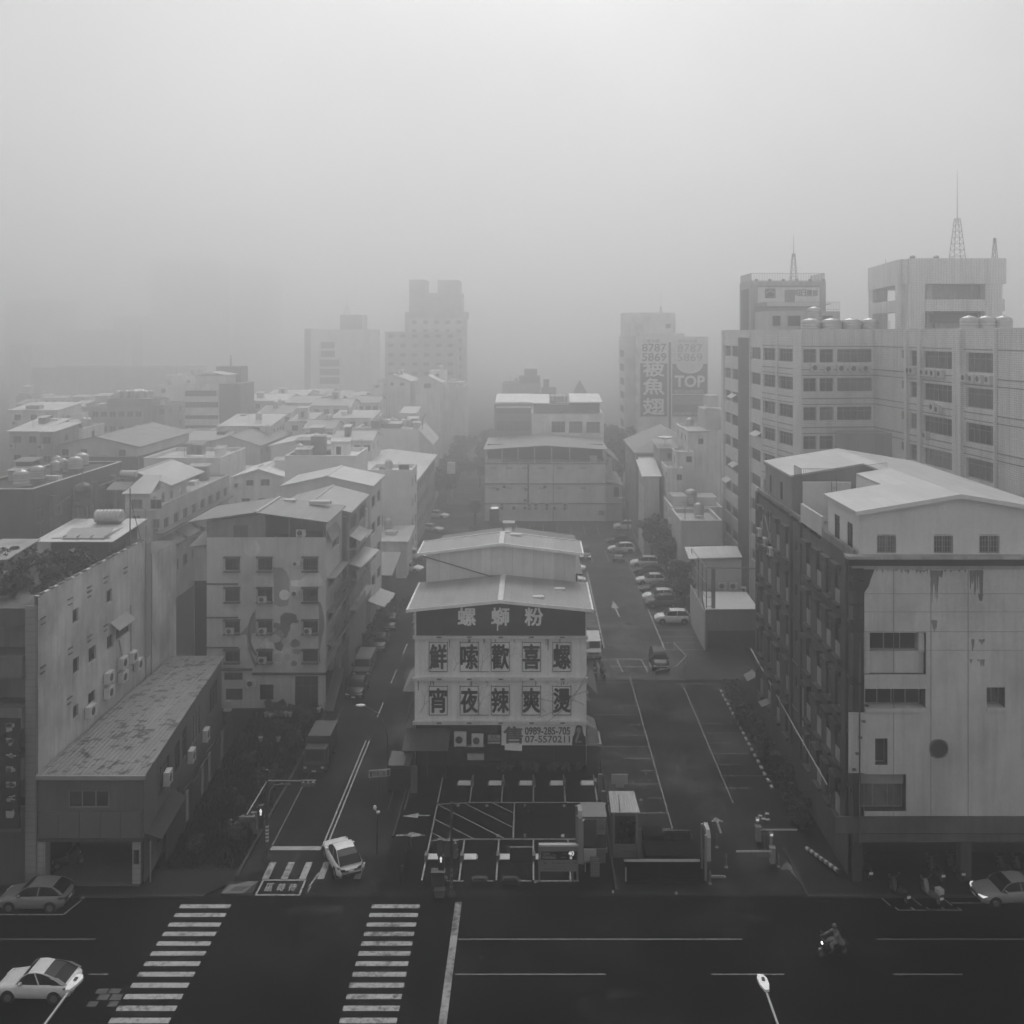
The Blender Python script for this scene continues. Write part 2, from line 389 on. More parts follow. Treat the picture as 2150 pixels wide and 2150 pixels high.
def building(name, label, cat, foot, h, wm, roof='flat', rm=None, holes={}, z0=0, group=None, style='slide', par=.5, rise=1.0, oh=.45, axis='y', wn='wall', deep=.22, glass=None, frame=None, root=None, over=None):
    """foot: counter-clockwise ground outline, front edge first; holes: {edge: [(u0,z0,u1,z1[,style])]}"""
    x0, y0 = min(p[0] for p in foot), min(p[1] for p in foot); x1, y1 = max(p[0] for p in foot), max(p[1] for p in foot)
    r = root or thing(name, label, cat, ((x0 + x1) / 2, y0, z0 if not root else 0), 0, group)
    mb = MB(); n = len(foot)
    for i in range(n): wall_face(mb, foot[i], foot[(i + 1) % n], z0, h, holes.get(i, []), deep)
    rm = rm or wm
    if roof == 'flat':
        mb.poly([(p[0], p[1], h - par) for p in foot])
        cop = MB()
        for i in range(n):
            A, B = Vector(foot[i]), Vector(foot[(i + 1) % n]); d_ = (B - A).normalized(); q = Vector((-d_.y, d_.x))
            a, b, c, e = A - q * .06 , B - q * .06, B + q * .2, A + q * .2
            cop.extr([(a.x, a.y, h), (b.x, b.y, h), (c.x, c.y, h), (e.x, e.y, h)], (0, 0, .1))
            A2, B2 = A + q * .18, B + q * .18
            mb.quad((A2.x, A2.y, h - par), (B2.x, B2.y, h - par), (B2.x, B2.y, h), (A2.x, A2.y, h))
        obj(wn, mb, wm, r); obj('coping', cop, rm, r)
    else:
        rb = MB()
        if roof == 'gable':
            if axis == 'y':
                xm = (x0 + x1) / 2
                mb.poly([(x0, y0, h), (x1, y0, h), (xm, y0, h + rise)]); mb.poly([(x1, y1, h), (x0, y1, h), (xm, y1, h + rise)])
                s_ = rise / ((x1 - x0) / 2); roof_gable(rb, x0 - oh, x1 + oh, y0 - oh, y1 + oh, h - s_ * oh + .02, h + rise + .02, 'y')
            else:
                ym = (y0 + y1) / 2
                mb.poly([(x1, y0, h), (x1, y1, h), (x1, ym, h + rise)]); mb.poly([(x0, y1, h), (x0, y0, h), (x0, ym, h + rise)])
                s_ = rise / ((y1 - y0) / 2); roof_gable(rb, x0 - oh, x1 + oh, y0 - oh, y1 + oh, h - s_ * oh + .02, h + rise + .02, 'x')
        elif roof == 'hip':
            e = min(x1 - x0, y1 - y0) / 2; b = h; xs0, xs1 = x0 - oh, x1 + oh; ya, yb = y0 - oh, y1 + oh
            if (x1 - x0) >= (y1 - y0): p, q = (xs0 + e, (ya + yb) / 2, h + rise), (xs1 - e, (ya + yb) / 2, h + rise)
            else: p, q = ((xs0 + xs1) / 2, ya + e, h + rise), ((xs0 + xs1) / 2, yb - e, h + rise)
            if (x1 - x0) >= (y1 - y0):
                rb.add([(xs0, ya, b), (xs1, ya, b), (xs1, yb, b), (xs0, yb, b), p, q], [(0, 1, 5, 4), (1, 2, 5), (2, 3, 4, 5), (3, 0, 4), (3, 2, 1, 0)])
            else:
                rb.add([(xs0, ya, b), (xs1, ya, b), (xs1, yb, b), (xs0, yb, b), p, q], [(0, 1, 4), (1, 2, 5, 4), (2, 3, 5), (3, 0, 4, 5), (3, 2, 1, 0)])
        elif roof == 'shed':      # falls towards the front
            mb.quad((x0, y1, h), (x1, y1, h), (x1, y1, h + rise), (x0, y1, h + rise)); mb.poly([(x0, y1, h), (x0, y1, h + rise), (x0, y0, h)]); mb.poly([(x1, y0, h), (x1, y1, h + rise), (x1, y1, h)])
            s_ = rise / (y1 - y0)
            rb.extr([(x0 - oh, y0 - oh, h - s_ * oh + .02), (x1 + oh, y0 - oh, h - s_ * oh + .02), (x1 + oh, y1 + oh, h + rise + s_ * oh + .02), (x0 - oh, y1 + oh, h + rise + s_ * oh + .02)], (0, 0, .12))
        obj(wn, mb, wm, r); obj('roof', rb, rm, r)
    for e, hs in holes.items():
        A, B = Vector(foot[e]), Vector(foot[(e + 1) % n]); ud = (B - A).normalized(); ang = math.atan2(ud.y, ud.x)
        for hh in hs:
            st = hh[4] if len(hh) > 4 else style
            q = A + ud * hh[0]
            window(r, (q.x, q.y, hh[1]), ang, hh[2] - hh[0], hh[3] - hh[1], deep - .06, st, frame, glass, 'window' if st != 'hole' else 'opening')
    return r
def rect(x0, x1, y0, y1): return [(x0, y0), (x1, y0), (x1, y1), (x0, y1)]
def fr(d, x0, rects):
    """front wall holes from photo rectangles (px0,py0,px1,py1[,style]) on the plane at distance d whose left end is at x0"""
    return [(U(r[0], d) - x0, Z(r[3], d), U(r[2], d) - x0, Z(r[1], d)) + tuple(r[4:]) for r in rects]
def grid(u0, u1, n, ztop, step, m, w, h, st=None):
    o = []
    for j in range(m):
        for i in range(n):
            c = u0 + (u1 - u0) * (i + .5) / n; o.append((c - w / 2, ztop - j * step - h, c + w / 2, ztop - j * step) + ((st,) if st else ()))
    return o
AC = {}
def ac_unit(parent, p, ang, w=.9, h=.7, dp=.35, n=1):
    """outdoor air conditioner, its back on the wall at p (centre of its underside); ang: direction of the wall"""
    k = (w, h, n)
    if k not in AC:
        b = MB(); b.box(-w / 2, -dp - .08, 0, w / 2, -.08, h)
        b.box(-w / 2 + .05, -.5, -.06, -w / 2 + .1, 0, 0).box(w / 2 - .1, -.5, -.06, w / 2 - .05, 0, 0)
        f = MB(); 
        for i in range(n): 
            zc = h * (i + .5) / n; r_ = min(w * .3, h / n * .42)
            f.cyl((-w * .1, -dp - .1, zc), (-w * .1, -dp - .085, zc), r_, r_, 14)
            f.cyl((-w * .1, -dp - .11, zc), (-w * .1, -dp - .1, zc), r_ * .35, r_ * .35, 8)
        AC[k] = (b.mesh('air_conditioner', M_plain(.36, .5, 0, .5, .15)), f.mesh('fan_grille', M_plain(.05, .6)))
    o = obj('air_conditioner', AC[k][0], None, parent, loc=Vector(p) - WL[parent.name], rot=ang)
    obj('fan_grille', AC[k][1], None, o, loc=(0, 0, 0)); return o
TK = {}
def tank(parent, c, r=.7, h=1.3, lying=False):
    """stainless rooftop water tank with ribs on legs"""
    k = (r, h, lying)
    if k not in TK:
        b = MB()
        if lying:
            prof = [(.05, -h / 2), (r * .8, -h / 2 + .06)]
            for i in range(7):
                a = -h / 2 + .1 + (h - .2) * i / 7; prof += [(r, a), (r, a + (h - .2) / 7 - .05), (r * .95, a + (h - .2) / 7 - .02)]
            prof += [(r * .8, h / 2 - .06), (.05, h / 2)]
            m = MB().lathe(prof, (0, 0, 0), 16)
            b.v = [(z, y, x + r + .5) for x, y, z in m.v]; b.f = m.f; b.m = m.m
        else:
            prof = [(r * .9, .5), (r, .56)]
            for i in range(4):
                a = .6 + (h - .2) * i / 4; prof += [(r, a), (r, a + h / 4 - .12), (r * .95, a + h / 4 - .09)]
            prof += [(r * .98, h + .45), (r * .55, h + .68), (.22, h + .74), (.2, h + .8), (.02, h + .82)]
            b.lathe(prof, (0, 0, 0), 16)
        l = MB()
        for i in (-1, 1):
            for j in (-1, 1): l.cyl((i * r * .7, j * r * .6, 0), (i * r * .7, j * r * .6, .62), .04, .04, 5)
        l.box(-r * .8, -r * .7, .42, r * .8, r * .7, .5) if not lying else l.box(-h * .4, -.3, .42, h * .4, .3, .5)
        TK[k] = (b.mesh('water_tank', STAINLESS, None, True), l.mesh('stand', GALV))
    o = obj('water_tank', TK[k][0], None, parent, loc=Vector(c) - WL[parent.name]); obj('stand', TK[k][1], None, o, loc=(0, 0, 0)); return o
def mast(parent, c, h, w0=.7, hm=4.0, name='antenna_mast'):
    """lattice tower with a whip on top"""
    b = MB(); cs = [(-1, -1), (1, -1), (1, 1), (-1, 1)]; n = max(3, int(h / .7))
    def P(i, t): k = w0 / 2 * (1 - .65 * t); return (c[0] + cs[i][0] * k, c[1] + cs[i][1] * k, c[2] + h * t)
    for i in range(4): b.cyl(P(i, 0), P(i, 1), .045, .04, 5)
    for j in range(n):
        for i in range(4):
            b.cyl(P(i, j / n), P((i + 1) % 4, (j + 1) / n), .022, .022, 4); b.cyl(P(i, (j + 1) / n), P((i + 1) % 4, (j + 1) / n), .022, .022, 4)
    b.cyl((c[0], c[1], c[2] + h - .4), (c[0], c[1], c[2] + h + hm), .05, .02, 5)
    return obj(name, b, GALV, parent)
def railing(mb, pts, h=1.0, step=.16, r=.02):
    for a, b in zip(pts, pts[1:]):
        a, b = Vector(a), Vector(b); L = (b - a).length; n = max(1, int(L / step))
        for z in (h, h * .1): mb.cyl(a + Vector((0, 0, z)), b + Vector((0, 0, z)), r * 1.4, r * 1.4, 4)
        for i in range(n + 1):
            q = a + (b - a) * i / n; mb.cyl(q, q + Vector((0, 0, h)), r, r, 4)
    return mb
# ================================================================= ground, roads, pavements, markings
def sheet(name, x0, x1, y0, y1, z, m, pts=None):
    mb = MB(); mb.poly([(p[0], p[1], z) for p in pts] if pts else [(x0, y0, z), (x1, y0, z), (x1, y1, z), (x0, y1, z)])
    return struct(name, mb, m)
sheet('ground', -1500, 1500, -30, 2600, 0, M_asphalt(.014, .3, 'g'))
sheet('road', -200, 200, 20, 60.9, .004, M_asphalt(.005, .2, 'r'))
sheet('side_street', -19.4, -10.2, 60.9, 420, .004, M_asphalt(.014, .6, 's'))
sheet('parking_lot', -10.0, 5.4, 61.6, 79, .004, M_asphalt(.006, .3, 'p'))
sheet('gravel_car_park', 5.4, 20.4, 61, 98, .004, M_asphalt(.020, .5, 'q', .4))
sheet('rear_car_park', 4.5, 24, 99, 182, .004, M_asphalt(.055, .8, 'q2'))
sheet('vacant_lot', -26.5, -19.5, 63.5, 91.2, .004, M_asphalt(.010, .1, 'v', .5))
pv = MB()
pv.prism([(-80, 60.9), (-21, 60.9), (-19.6, 62.4), (-19.6, 63.6), (-25, 63.6), (-80, 63.6)], 0, .13)
pv.prism(rect(17.6, 80, 60.9, 64.5), 0, .13)
pv.prism(rect(17.6, 20.6, 64.5, 66.5), 0, .13)
struct('pavement', pv, M_asphalt(.022, .3, 'pv', .5))
kb = MB(); kb.prism(rect(-80, -21, 60.72, 60.9), 0, .15); kb.prism(rect(17.5, 80, 60.72, 60.9), 0, .15); kb.prism(rect(17.42, 17.6, 60.9, 66.5), 0, .15)
kb.prism([(-19.75, 63.0), (-19.55, 63.0), (-19.55, 90), (-19.75, 90)], 0, .14); kb.prism(rect(-10.1, -9.95, 68, 78), 0, .12); kb.prism(rect(5.3, 5.42, 61.6, 79), 0, .12)
struct('kerb', kb, M_wall(.06, .2, .3))
ZM = .009
def mk(mb, x0, y0, x1, y1, z=ZM): mb.quad((x0, y0, z), (x1, y0, z), (x1, y1, z), (x0, y1, z))
def ml(mb, a, b, wd=.12, z=ZM):
    a, b = Vector(a), Vector(b); d_ = (b - a).normalized(); q = Vector((-d_.y, d_.x)) * wd / 2
    mb.poly([(*(a - q), z), (*(b - q), z), (*(b + q), z), (*(a + q), z)])
WH = M_mark(.42, .55); WH2 = M_mark(.22, .62); WH3 = M_mark(.36, .3)
rows = [59.85, 58.95, 58.0, 57.1, 56.2, 55.3, 54.4, 53.5, 52.6, 51.7, 50.8, 49.9, 49.0]
m1, m2 = MB(), MB()
for y in rows:
    mk(m1, -22.2, y - .2, -19.05, y + .2); mk(m2, -10.15, y - .2, -7.15, y + .2)
struct('crosswalk_marking', m1, M_mark(.40, .5)); struct('crosswalk_marking', m2, M_mark(.36, .6))
m3 = MB()
for x in (-17.7, -16.45, -15.25, -14.05, -12.85, -11.65): mk(m3, x - .22, 62.85, x + .22, 64.85)
struct('crosswalk_marking', m3, M_mark(.36, .56))
m = MB(); mk(m, -18.35, 66.35, -14.85, 66.85); struct('stop_line', m, WH3)
m = MB(); mk(m, -4.95, 46, -4.53, 60.3); struct('stop_line', m, M_mark(.30, .62))
m = MB()
for a, b in (((-17.85, 61.06), (-14.95, 61.06)), ((-17.85, 62.72), (-14.95, 62.72)), ((-17.79, 61.1), (-17.79, 62.7)), ((-15.01, 61.1), (-15.01, 62.7))): ml(m, a, b, .12)
for ch, x in (('區', -17.15), ('轉', -16.4), ('待', -15.65)): put_text(m, ch, (x, 61.9, ZM), .48, .85, .012, flat=True)
struct('turn_box_marking', m, M_mark(.36, .5))
m = MB(); ml(m, (-14.55, 61.3), (-14.5, 62.0), .1); ml(m, (-14.6, 62.0), (-14.3, 63.6), .13); struct('worn_line', m, M_mark(.3, .66))
m = MB(); ml(m, (-14.8, 66.9), (-14.8, 84.2), .11); ml(m, (-14.5, 66.9), (-14.5, 84.2), .11); struct('centre_line', m, WH3)
m = MB()
for a, b in ((89.3, 92.8), (98, 102), (107, 110.5), (116, 119.5), (126, 130), (137, 141), (148, 152), (160, 164)): ml(m, (-14.65, a), (-14.65, b), .12)
struct('lane_line', m, WH3)
m = MB(); ml(m, (-18.35, 67), (-18.35, 92), .1); ml(m, (-11.0, 72), (-11.0, 77.5), .09); ml(m, (-9.75, 72), (-9.75, 77.5), .1); struct('edge_line', m, M_mark(.12, .6))
m = MB()
for y, segs in ((56.6, ((-4.5, 12.4), (20.4, 40), (-40, -26))), (53.5, ((-4.4, 4.05), (10, 14.1), (20.2, 24.1), (-25, -23.9), (-40, -30)))):
    for a, b in segs: ml(m, (a, y), (b, y), .085)
struct('lane_line', m, M_mark(.17, .45))
m = MB(); ml(m, (-40, 59.0), (-29.1, 59.0), .1); ml(m, (-29.1, 59.0), (-28.7, 60.5), .1); struct('bay_marking', m, WH)
# front car park
m = MB(); P0 = -7.35
for k in range(6): ml(m, (P0 + 2.45 * k, 73.1), (P0 + 2.45 * k, 77.7 if k else 77.2), .11)
ml(m, (P0 - .05, 72.8), (P0 + 3, 73.1), .11); ml(m, (P0 + 3, 73.1), (4.95, 73.1), .11)
for k in range(5): ml(m, (P0 + 2.45 * k, 62.7), (P0 + 2.45 * k, 67.8), .11)
ml(m, (P0, 67.6), (P0 + 2.6, 67.8), .11); ml(m, (P0 + 2.6, 67.8), (5.0, 67.8), .11)
for a, b in ((-5.85, -4.6), (-3.9, -2.65), (-1.6, -.15), (.2, 3.0)): ml(m, (a, 62.62), (b, 62.62), .1)
ml(m, (P0, 67.8), (P0, 72.9), .11); ml(m, (-1.45, 67.8), (-1.45, 73.1), .11)
for a, b in (((P0, 72.8), (-2.1, 67.9)), ((-5.3, 73.0), (-1.5, 69.4)), ((-3.1, 73.0), (-1.5, 71.5)), ((P0, 70.6), (-4.2, 67.8)), ((P0, 68.7), (-6.3, 67.75))): ml(m, a, b, .09)
ml(m, (-6.05, 71.4), (-5.9, 65.6), .09)
for s, x in (('9', -5.75), ('8', -3.55), ('7', -.65), ('6', 2.35)): put_text(m, s, (x + .0, 72.6, ZM), .22, .4, .02, flat=True)
for s, x in (('3', -2.55), ('2', -.6), ('1', 2.1)): put_text(m, s, (x, 68.25, ZM), .22, .42, .02, flat=True, flip=True)
struct('parking_bay_marking', m, M_mark(.30, .38))
m = MB()
m.poly([(-9.75, 71.0, ZM), (-8.6, 70.75, ZM), (-8.6, 71.5, ZM)]); mk(m, -8.6, 71.05, -7.75, 71.2)
m.poly([(-7.7, 68.3, ZM), (-8.85, 68.05, ZM), (-8.85, 68.8, ZM)]); mk(m, -9.85, 68.2, -8.85, 68.4)
struct('arrow_marking', m, WH)
# right hand car parks
m = MB(); ml(m, (10.1, 69.2), (10.1, 100), .11)
for i in range(11): ml(m, (5.6 if i % 3 == 0 else 7.6 if i % 2 else 8.8, 69.2 + 2.3 * i), (10.1, 69.2 + 2.3 * i), .085)
ml(m, (15.3, 73), (15.3, 97), .1)
for i in range(7): ml(m, (15.3, 75.4 + 2.08 * i), (18.6 if i % 2 else 17.4, 75.4 + 2.08 * i), .08)
ml(m, (15.3, 77.5), (19.6, 77.5), .1)
m.poly([(13.55, 70.9, ZM), (13.05, 70.2, ZM), (14.05, 70.2, ZM)]); ml(m, (13.55, 70.2), (13.5, 68.6), .18)
m.poly([(17.2, 64.9, ZM), (16.6, 64.0, ZM), (17.7, 63.9, ZM)]); ml(m, (17.25, 64), (17.6, 62.2), .2)
struct('parking_bay_marking', m, M_mark(.15, .58))
m = MB(); ml(m, (14.95, 108.3), (14.95, 151.5), .15)
for i in range(7): ml(m, (14.95, 108.4 + 2.4 * i), (19.8, 108.4 + 2.4 * i), .11)
ml(m, (8.1, 109), (8.1, 144), .13)
for i in range(15): ml(m, (4.6, 110 + 2.35 * i), (8.1, 110 + 2.35 * i), .09)
ml(m, (6.8, 105), (12.0, 105), .12); ml(m, (8.2, 102.9), (13.3, 102.9), .1)
for x in (6.9, 9.2, 11.9): ml(m, (x, 105), (x + .3, 101.2), .11)
ml(m, (9.1, 150), (14.4, 150), .1)
for x in (9.3, 11.9, 14.6): ml(m, (x, 150), (x, 158), .1)
for i in range(7): ml(m, (-3.2 + 2.5 * i, 170), (-3.2 + 2.5 * i, 179), .12)
ml(m, (17.9, 156), (17.9, 170), .15); m.poly([(10.7, 128.5, ZM), (10.25, 124.8, ZM), (11.2, 124.8, ZM)]); ml(m, (10.75, 124.8), (10.9, 121), .2)
struct('parking_bay_marking', m, M_mark(.34, .42))
m = MB(); ml(m, (5.5, 98.3), (11, 98.3), .1); ml(m, (14.5, 97.8), (18.6, 97.8), .1); struct('worn_line', m, M_mark(.2, .6))
m = MB()   # pale ramp plate set in the pavement corner
m.poly([(-20.0, 61.0, .145), (-18.6, 61.0, .145), (-18.0, 62.35, .145), (-18.7, 62.35, .145), (-19.35, 62.0, .145), (-19.75, 62.0, .145)]); struct('ramp_plate', m, M_wall(.16, .2, .3))
m = MB(); m.poly([(-19.55, 61.25, .15), (-18.75, 61.25, .15), (-18.45, 61.75, .15), (-19.3, 61.75, .15)]); struct('manhole_cover', m, M_plain(.02, .5))
m = MB(); m.box(-20.0, 60.98, .0, -18.0, 62.36, .14); struct('ramp_base', m, M_wall(.04, .2, .3))
# scooter bays
m = MB(); ml(m, (22.8, 59.45), (26.75, 59.45), .07)
for x in (22.8, 23.8, 24.75, 25.7, 26.7): ml(m, (x, 59.45), (x - .12, 59.75), .1)
for x in (22.2, 24.15, 26.1): ml(m, (x, 60.7), (x + .25, 59.9), .1)
ml(m, (26.4, 60.2), (31.5, 60.2), .1); ml(m, (31.5, 60.2), (40, 60.2), .1)
struct('bay_marking', m, M_mark(.28, .45))

for (x, y, r_) in ((-13.2, 70, .4), (-16.4, 76, .4), (4.2, 57.6, .45), (-12.2, 58.4, .4), (14.5, 55.2, .4), (13.2, 80, .4), (11.8, 118, .4)):
    m = MB(); m.lathe([(r_, 0), (r_, .006), (r_ * .2, .008)], (x, y, .006), 16); struct('manhole_cover', m, M_plain(.012, .7, 0, .06))
rr = random.Random(2)
for i in range(9):
    x, y = rr.uniform(-24, 24), rr.uniform(50, 60); m = MB(); w_, h_ = rr.uniform(1.2, 4), rr.uniform(.5, 1.2); m.poly([(x, y, .0066), (x + w_, y + rr.uniform(-.1, .1), .0066), (x + w_ - .1, y + h_, .0066), (x + .1, y + h_, .0066)]); struct('road_patch', m, M_asphalt((.002, .012, .009)[i % 3], .5, 'pt%d' % (i % 3)))
# ================================================================= the big sign building in the middle
W_SH = M_wall(.53, .22, .16); SHEET = M_roof(.4, 'X', .3, .15); SHEETW = M_roof(.42, 'X', .45, .08)
d0 = 79.0; XL, XR = -9.85, 4.4
rb_ = thing('sign_shophouse', 'gabled shophouse covered in large dark characters on pale poster panels', 'building', (-2.7, d0, 0))
mb = MB()
wall_face(mb, (XL, d0), (XR, d0), 3.75, 13.15, []); wall_face(mb, (XR, d0), (XR, 86.6), 0, 13.15, [(1, 9.6, 2.2, 11), (4, 9.6, 5.2, 11), (1, 5.6, 2.2, 7), (4, 5.6, 5.2, 7)]); wall_face(mb, (XL, 86.6), (XL, d0), 0, 13.15, [(2, 9.6, 3.4, 11), (5, 9.6, 6.4, 11), (2, 5.6, 3.4, 7), (5, 5.6, 6.4, 7)])
mb.poly([(XL, d0, 13.15), (XR, d0, 13.15), (-2.75, d0, 13.9)])
mb.quad((XL, d0 + 7.6, 13.15), (XR, d0 + 7.6, 13.15), (XR, d0 + 7.6, 0), (XL, d0 + 7.6, 0))
obj('wall', mb, W_SH, rb_)
mb = MB(); wall_face(mb, (XL + .05, d0 + .35), (XR - .05, d0 + .35), 0, 3.75, [(5.5, .2, 7.6, 1.5), (8.0, .2, 11.5, 1.6)], .5); mb.quad((XL, d0, 3.75), (XR, d0, 3.75), (XR, d0 + .4, 3.75), (XL, d0 + .4, 3.75))
obj('ground_floor_wall', mb, M_wall(.022, .3, .4), rb_)
mb = MB(); mb.quad((XL + 5.5, d0 + .84, .2), (XL + 11.5, d0 + .84, .2), (XL + 11.5, d0 + .84, 1.6), (XL + 5.5, d0 + .84, 1.6)); obj('shutter', mb, M_roof(.02, 'X', .1), rb_)
mb = MB(); roof_gable(mb, -10.35, 4.85, 78.2, 86.75, 13.2, 13.95, 'y', .12, -2.75)
r1 = obj('roof', mb, M_roof(.27, 'X', .3, .12), rb_)
mb = MB()
for x, s in ((-8.6, .045), (1.0, -.1), (3.7, -.1)):
    pass
sk = MB()
for x, y in ((.4, 80.2), (2.3, 83.4)): 
    zz = 13.95 - (x + 2.75) * .0987 + .14; sk.box(x - .45, y - .25, zz - .04, x + .45, y + .25, zz + .12)
obj('skylight', sk, M_plain(.42, .4), r1)
mb = MB(); mb.box(-10.45, 78.1, 13.08, -10.3, 86.8, 13.34); mb.box(4.8, 78.1, 13.08, 4.95, 86.8, 13.34)
for s in (-1, 1):
    a = (-2.75, 78.15, 13.86); b = (-2.75 + s * 7.6, 78.15, 13.12); mb.extr([a, b, (b[0], b[1], b[2] + .26), (a[0], a[1], a[2] + .26)], (0, -.05, 0))
obj('gutter', mb, M_plain(.5, .4), r1)
# taller second stage and the low dark stage behind it
mb = MB(); wall_face(mb, (-9.75, 86.6), (3.85, 86.6), 13.0, 15.95, []); mb.poly([(-9.75, 86.6, 15.95), (3.85, 86.6, 15.95), (-2.95, 86.6, 16.75)]); wall_face(mb, (3.85, 86.6), (3.85, 91), 0, 15.95, []); wall_face(mb, (-9.75, 91), (-9.75, 86.6), 0, 15.95, []); wall_face(mb, (3.85, 91), (-9.75, 91), 0, 15.95, []); mb.poly([(3.85, 91, 15.95), (-9.75, 91, 15.95), (-2.95, 91, 16.75)])
obj('upper_wall', mb, M_roof(.68, 'X', .4, .1), rb_)
mb = MB(); roof_gable(mb, -10.45, 4.5, 86.2, 91.2, 15.95, 16.85, 'y', .12, -2.95); r2 = obj('upper_roof', mb, M_roof(.30, 'X', .3, .1), rb_)
mb = MB()
for y in (86.15, 91.25):
    for s in (-1, 1):
        a = (-2.95, y, 16.83); b = (-2.95 + s * 7.5, y, 15.9); mb.extr([a, b, (b[0], b[1], b[2] + .24), (a[0], a[1], a[2] + .24)], (0, -.12, 0))
mb.box(-10.55, 86.1, 15.84, -10.42, 91.3, 16.12); mb.box(4.44, 86.1, 15.84, 4.57, 91.3, 16.12)
obj('gutter', mb, M_plain(.6, .4), r2)
sk = MB(); sk.box(-2.2, 90.2, 16.85, -1.1, 90.6, 17.0); obj('skylight', sk, M_plain(.45, .4), r2)
mb = MB(); mb.path([(-10.3, 86.35, 15.9), (-4.0, 86.4, 14.0), (-1.9, 86.5, 13.95)], .05, 5); obj('cable', mb, DARK, rb_)
mb = MB(); wall_face(mb, (4.2, 91), (4.2, 108), 0, 12.9, grid(0, 17, 6, 11.5, 3.3, 3, 1.2, 1.2)); wall_face(mb, (-9.8, 108), (-9.8, 91), 0, 12.9, grid(0, 17, 6, 11.5, 3.3, 3, 1.2, 1.2)); wall_face(mb, (4.2, 108), (-9.8, 108), 0, 12.9, []); obj('rear_wall', mb, M_wall(.2, .4), rb_)
mb = MB(); roof_gable(mb, -10.3, 4.7, 90.9, 108.4, 12.9, 13.9, 'y', .12, -2.8); obj('rear_roof', mb, M_roof(.09, 'X', .3, .3), rb_)
mb = MB(); mb.box(-3.2, 91.3, 14.02, -2.4, 108.5, 14.16); mb.box(-3.5, 107.4, 14.1, -2.1, 109.0, 14.6); obj('ridge_vent', mb, M_plain(.2, .5), rb_)
mb = MB(); mb.box(-2.95, 78.15, 14.08, -2.5, 86.6, 14.14); obj('ridge_cap', mb, M_plain(.38, .5), r1); mb = MB(); mb.box(-3.15, 86.15, 16.98, -2.7, 91.2, 17.04); obj('ridge_cap', mb, M_plain(.38, .5), r2)
# sign band
mb = MB(); mb.extr([(XL + .15, d0 - .02, 10.95), (XR - .1, d0 - .02, 10.95), (XR - .1, d0 - .02, 13.1), (-2.75, d0 - .02, 13.86), (XL + .15, d0 - .02, 13.2)], (0, -.12, 0))
sg = obj('sign_board', mb, M_plain(.020, .6, 0, .3, .2), rb_)
mb = MB()
for ch, px in (('螺', 980), ('螄', 1050.5), ('粉', 1121)): put_text(mb, ch, (U(px, 78.8), d0 - .17, Z(1295, 78.8)), 1.45, 1.45, .03)
mb.box(U(1043.5, 78.8), d0 - .25, Z(1324, 78.8), U(1046, 78.8), d0 - .16, Z(1311, 78.8)); 
l_ = obj('lettering', mb, M_plain(.55, .5), sg)
for zc in (10.85, Z(1423, d0) - .05, Z(1514, d0) - .08):
    mb = MB(); mb.box(XL - .12, d0 - .3, zc - .12, XR + .1, d0 - .003, zc + .13); 
    lg = obj('ledge', mb, M_wall(.40, .2, .2), rb_)
    mb = MB()
    for x in (-7.8, -5.3, -2.7, -.15, 2.4): mb.box(x - .18, d0 - .36, zc + .0, x + .18, d0 - .31, zc + .1)
    obj('bracket', mb, DARK, lg)
for row, ys, chs in ((0, (1349, 1408.5), '鮮嗦歡喜螺'), (1, (1440.7, 1500), '宵夜辣爽燙')):
    for k, ch in enumerate(chs):
        xa = U((901.5, 966.4, 1031.5, 1096.7, 1160.8)[k], d0); xb = xa + 1.49; za, zb = Z(ys[1], d0), Z(ys[0], d0)
        mb = MB(); mb.box(xa, d0 - .07, za, xb, d0 - .01, zb); ps = obj('poster', mb, M_wall(.53, .15, .12), rb_)
        mb = MB()
        for b in ((xa - .03, za - .04, xb + .03, za + .01), (xa - .03, zb - .01, xb + .03, zb + .04), (xa - .03, za + .01, xa + .02, zb + .12), (xb - .02, za + .01, xb + .03, zb + .12)): mb.box(b[0], d0 - .10, b[1], b[2], d0 - .075, b[3])
        if k == 1: mb.box(xb, d0 - .09, za - .05, xb + .9, d0 - .07, za - .01)
        obj('poster_frame', mb, M_plain(.04, .6), ps)
        mb = MB(); put_text(mb, ch, ((xa + xb) / 2, d0 - .105, (za + zb) / 2 + .03), 1.36, 1.98, .027); obj('lettering', mb, M_plain(.008, .7, 0, .1, .3), ps)
# faint painted branches between the posters
mb = MB(); rr = random.Random(3)
def twig(x, z, a, L, wd, n):
    x2, z2 = x + math.cos(a) * L, z + math.sin(a) * L
    if not (XL + .2 < x2 < XR - .2) or not (4.3 < z2 < 10.5): return
    q = Vector((-math.sin(a), math.cos(a))) * wd
    mb.quad((x - q.x, d0 - .006, z - q.y), (x2 - q.x * .7, d0 - .006, z2 - q.y * .7), (x2 + q.x * .7, d0 - .006, z2 + q.y * .7), (x + q.x, d0 - .006, z + q.y))
    if n: 
        for s in (-.5, .45): twig(x2, z2, a + s * rr.uniform(.4, 1.3), L * .78, wd * .7, n - 1)
for x, z, a, L in ((-9.4, 4.5, 1.1, .8), (-4.6, 4.4, 1.4, .8), (-4.4, 8.0, 1.3, .7), (-2.0, 8.1, 1.8, .6), (4.2, 5.2, 2.7, .9), (1.0, 4.6, 2.4, .7), (-6.6, 8.0, 1.2, .6), (-8.9, 8.0, .9, .6)): twig(x, z, a, L, .035, 6)
obj('painted_branches', mb, M_plain(.24, .8), rb_)
mb = MB()
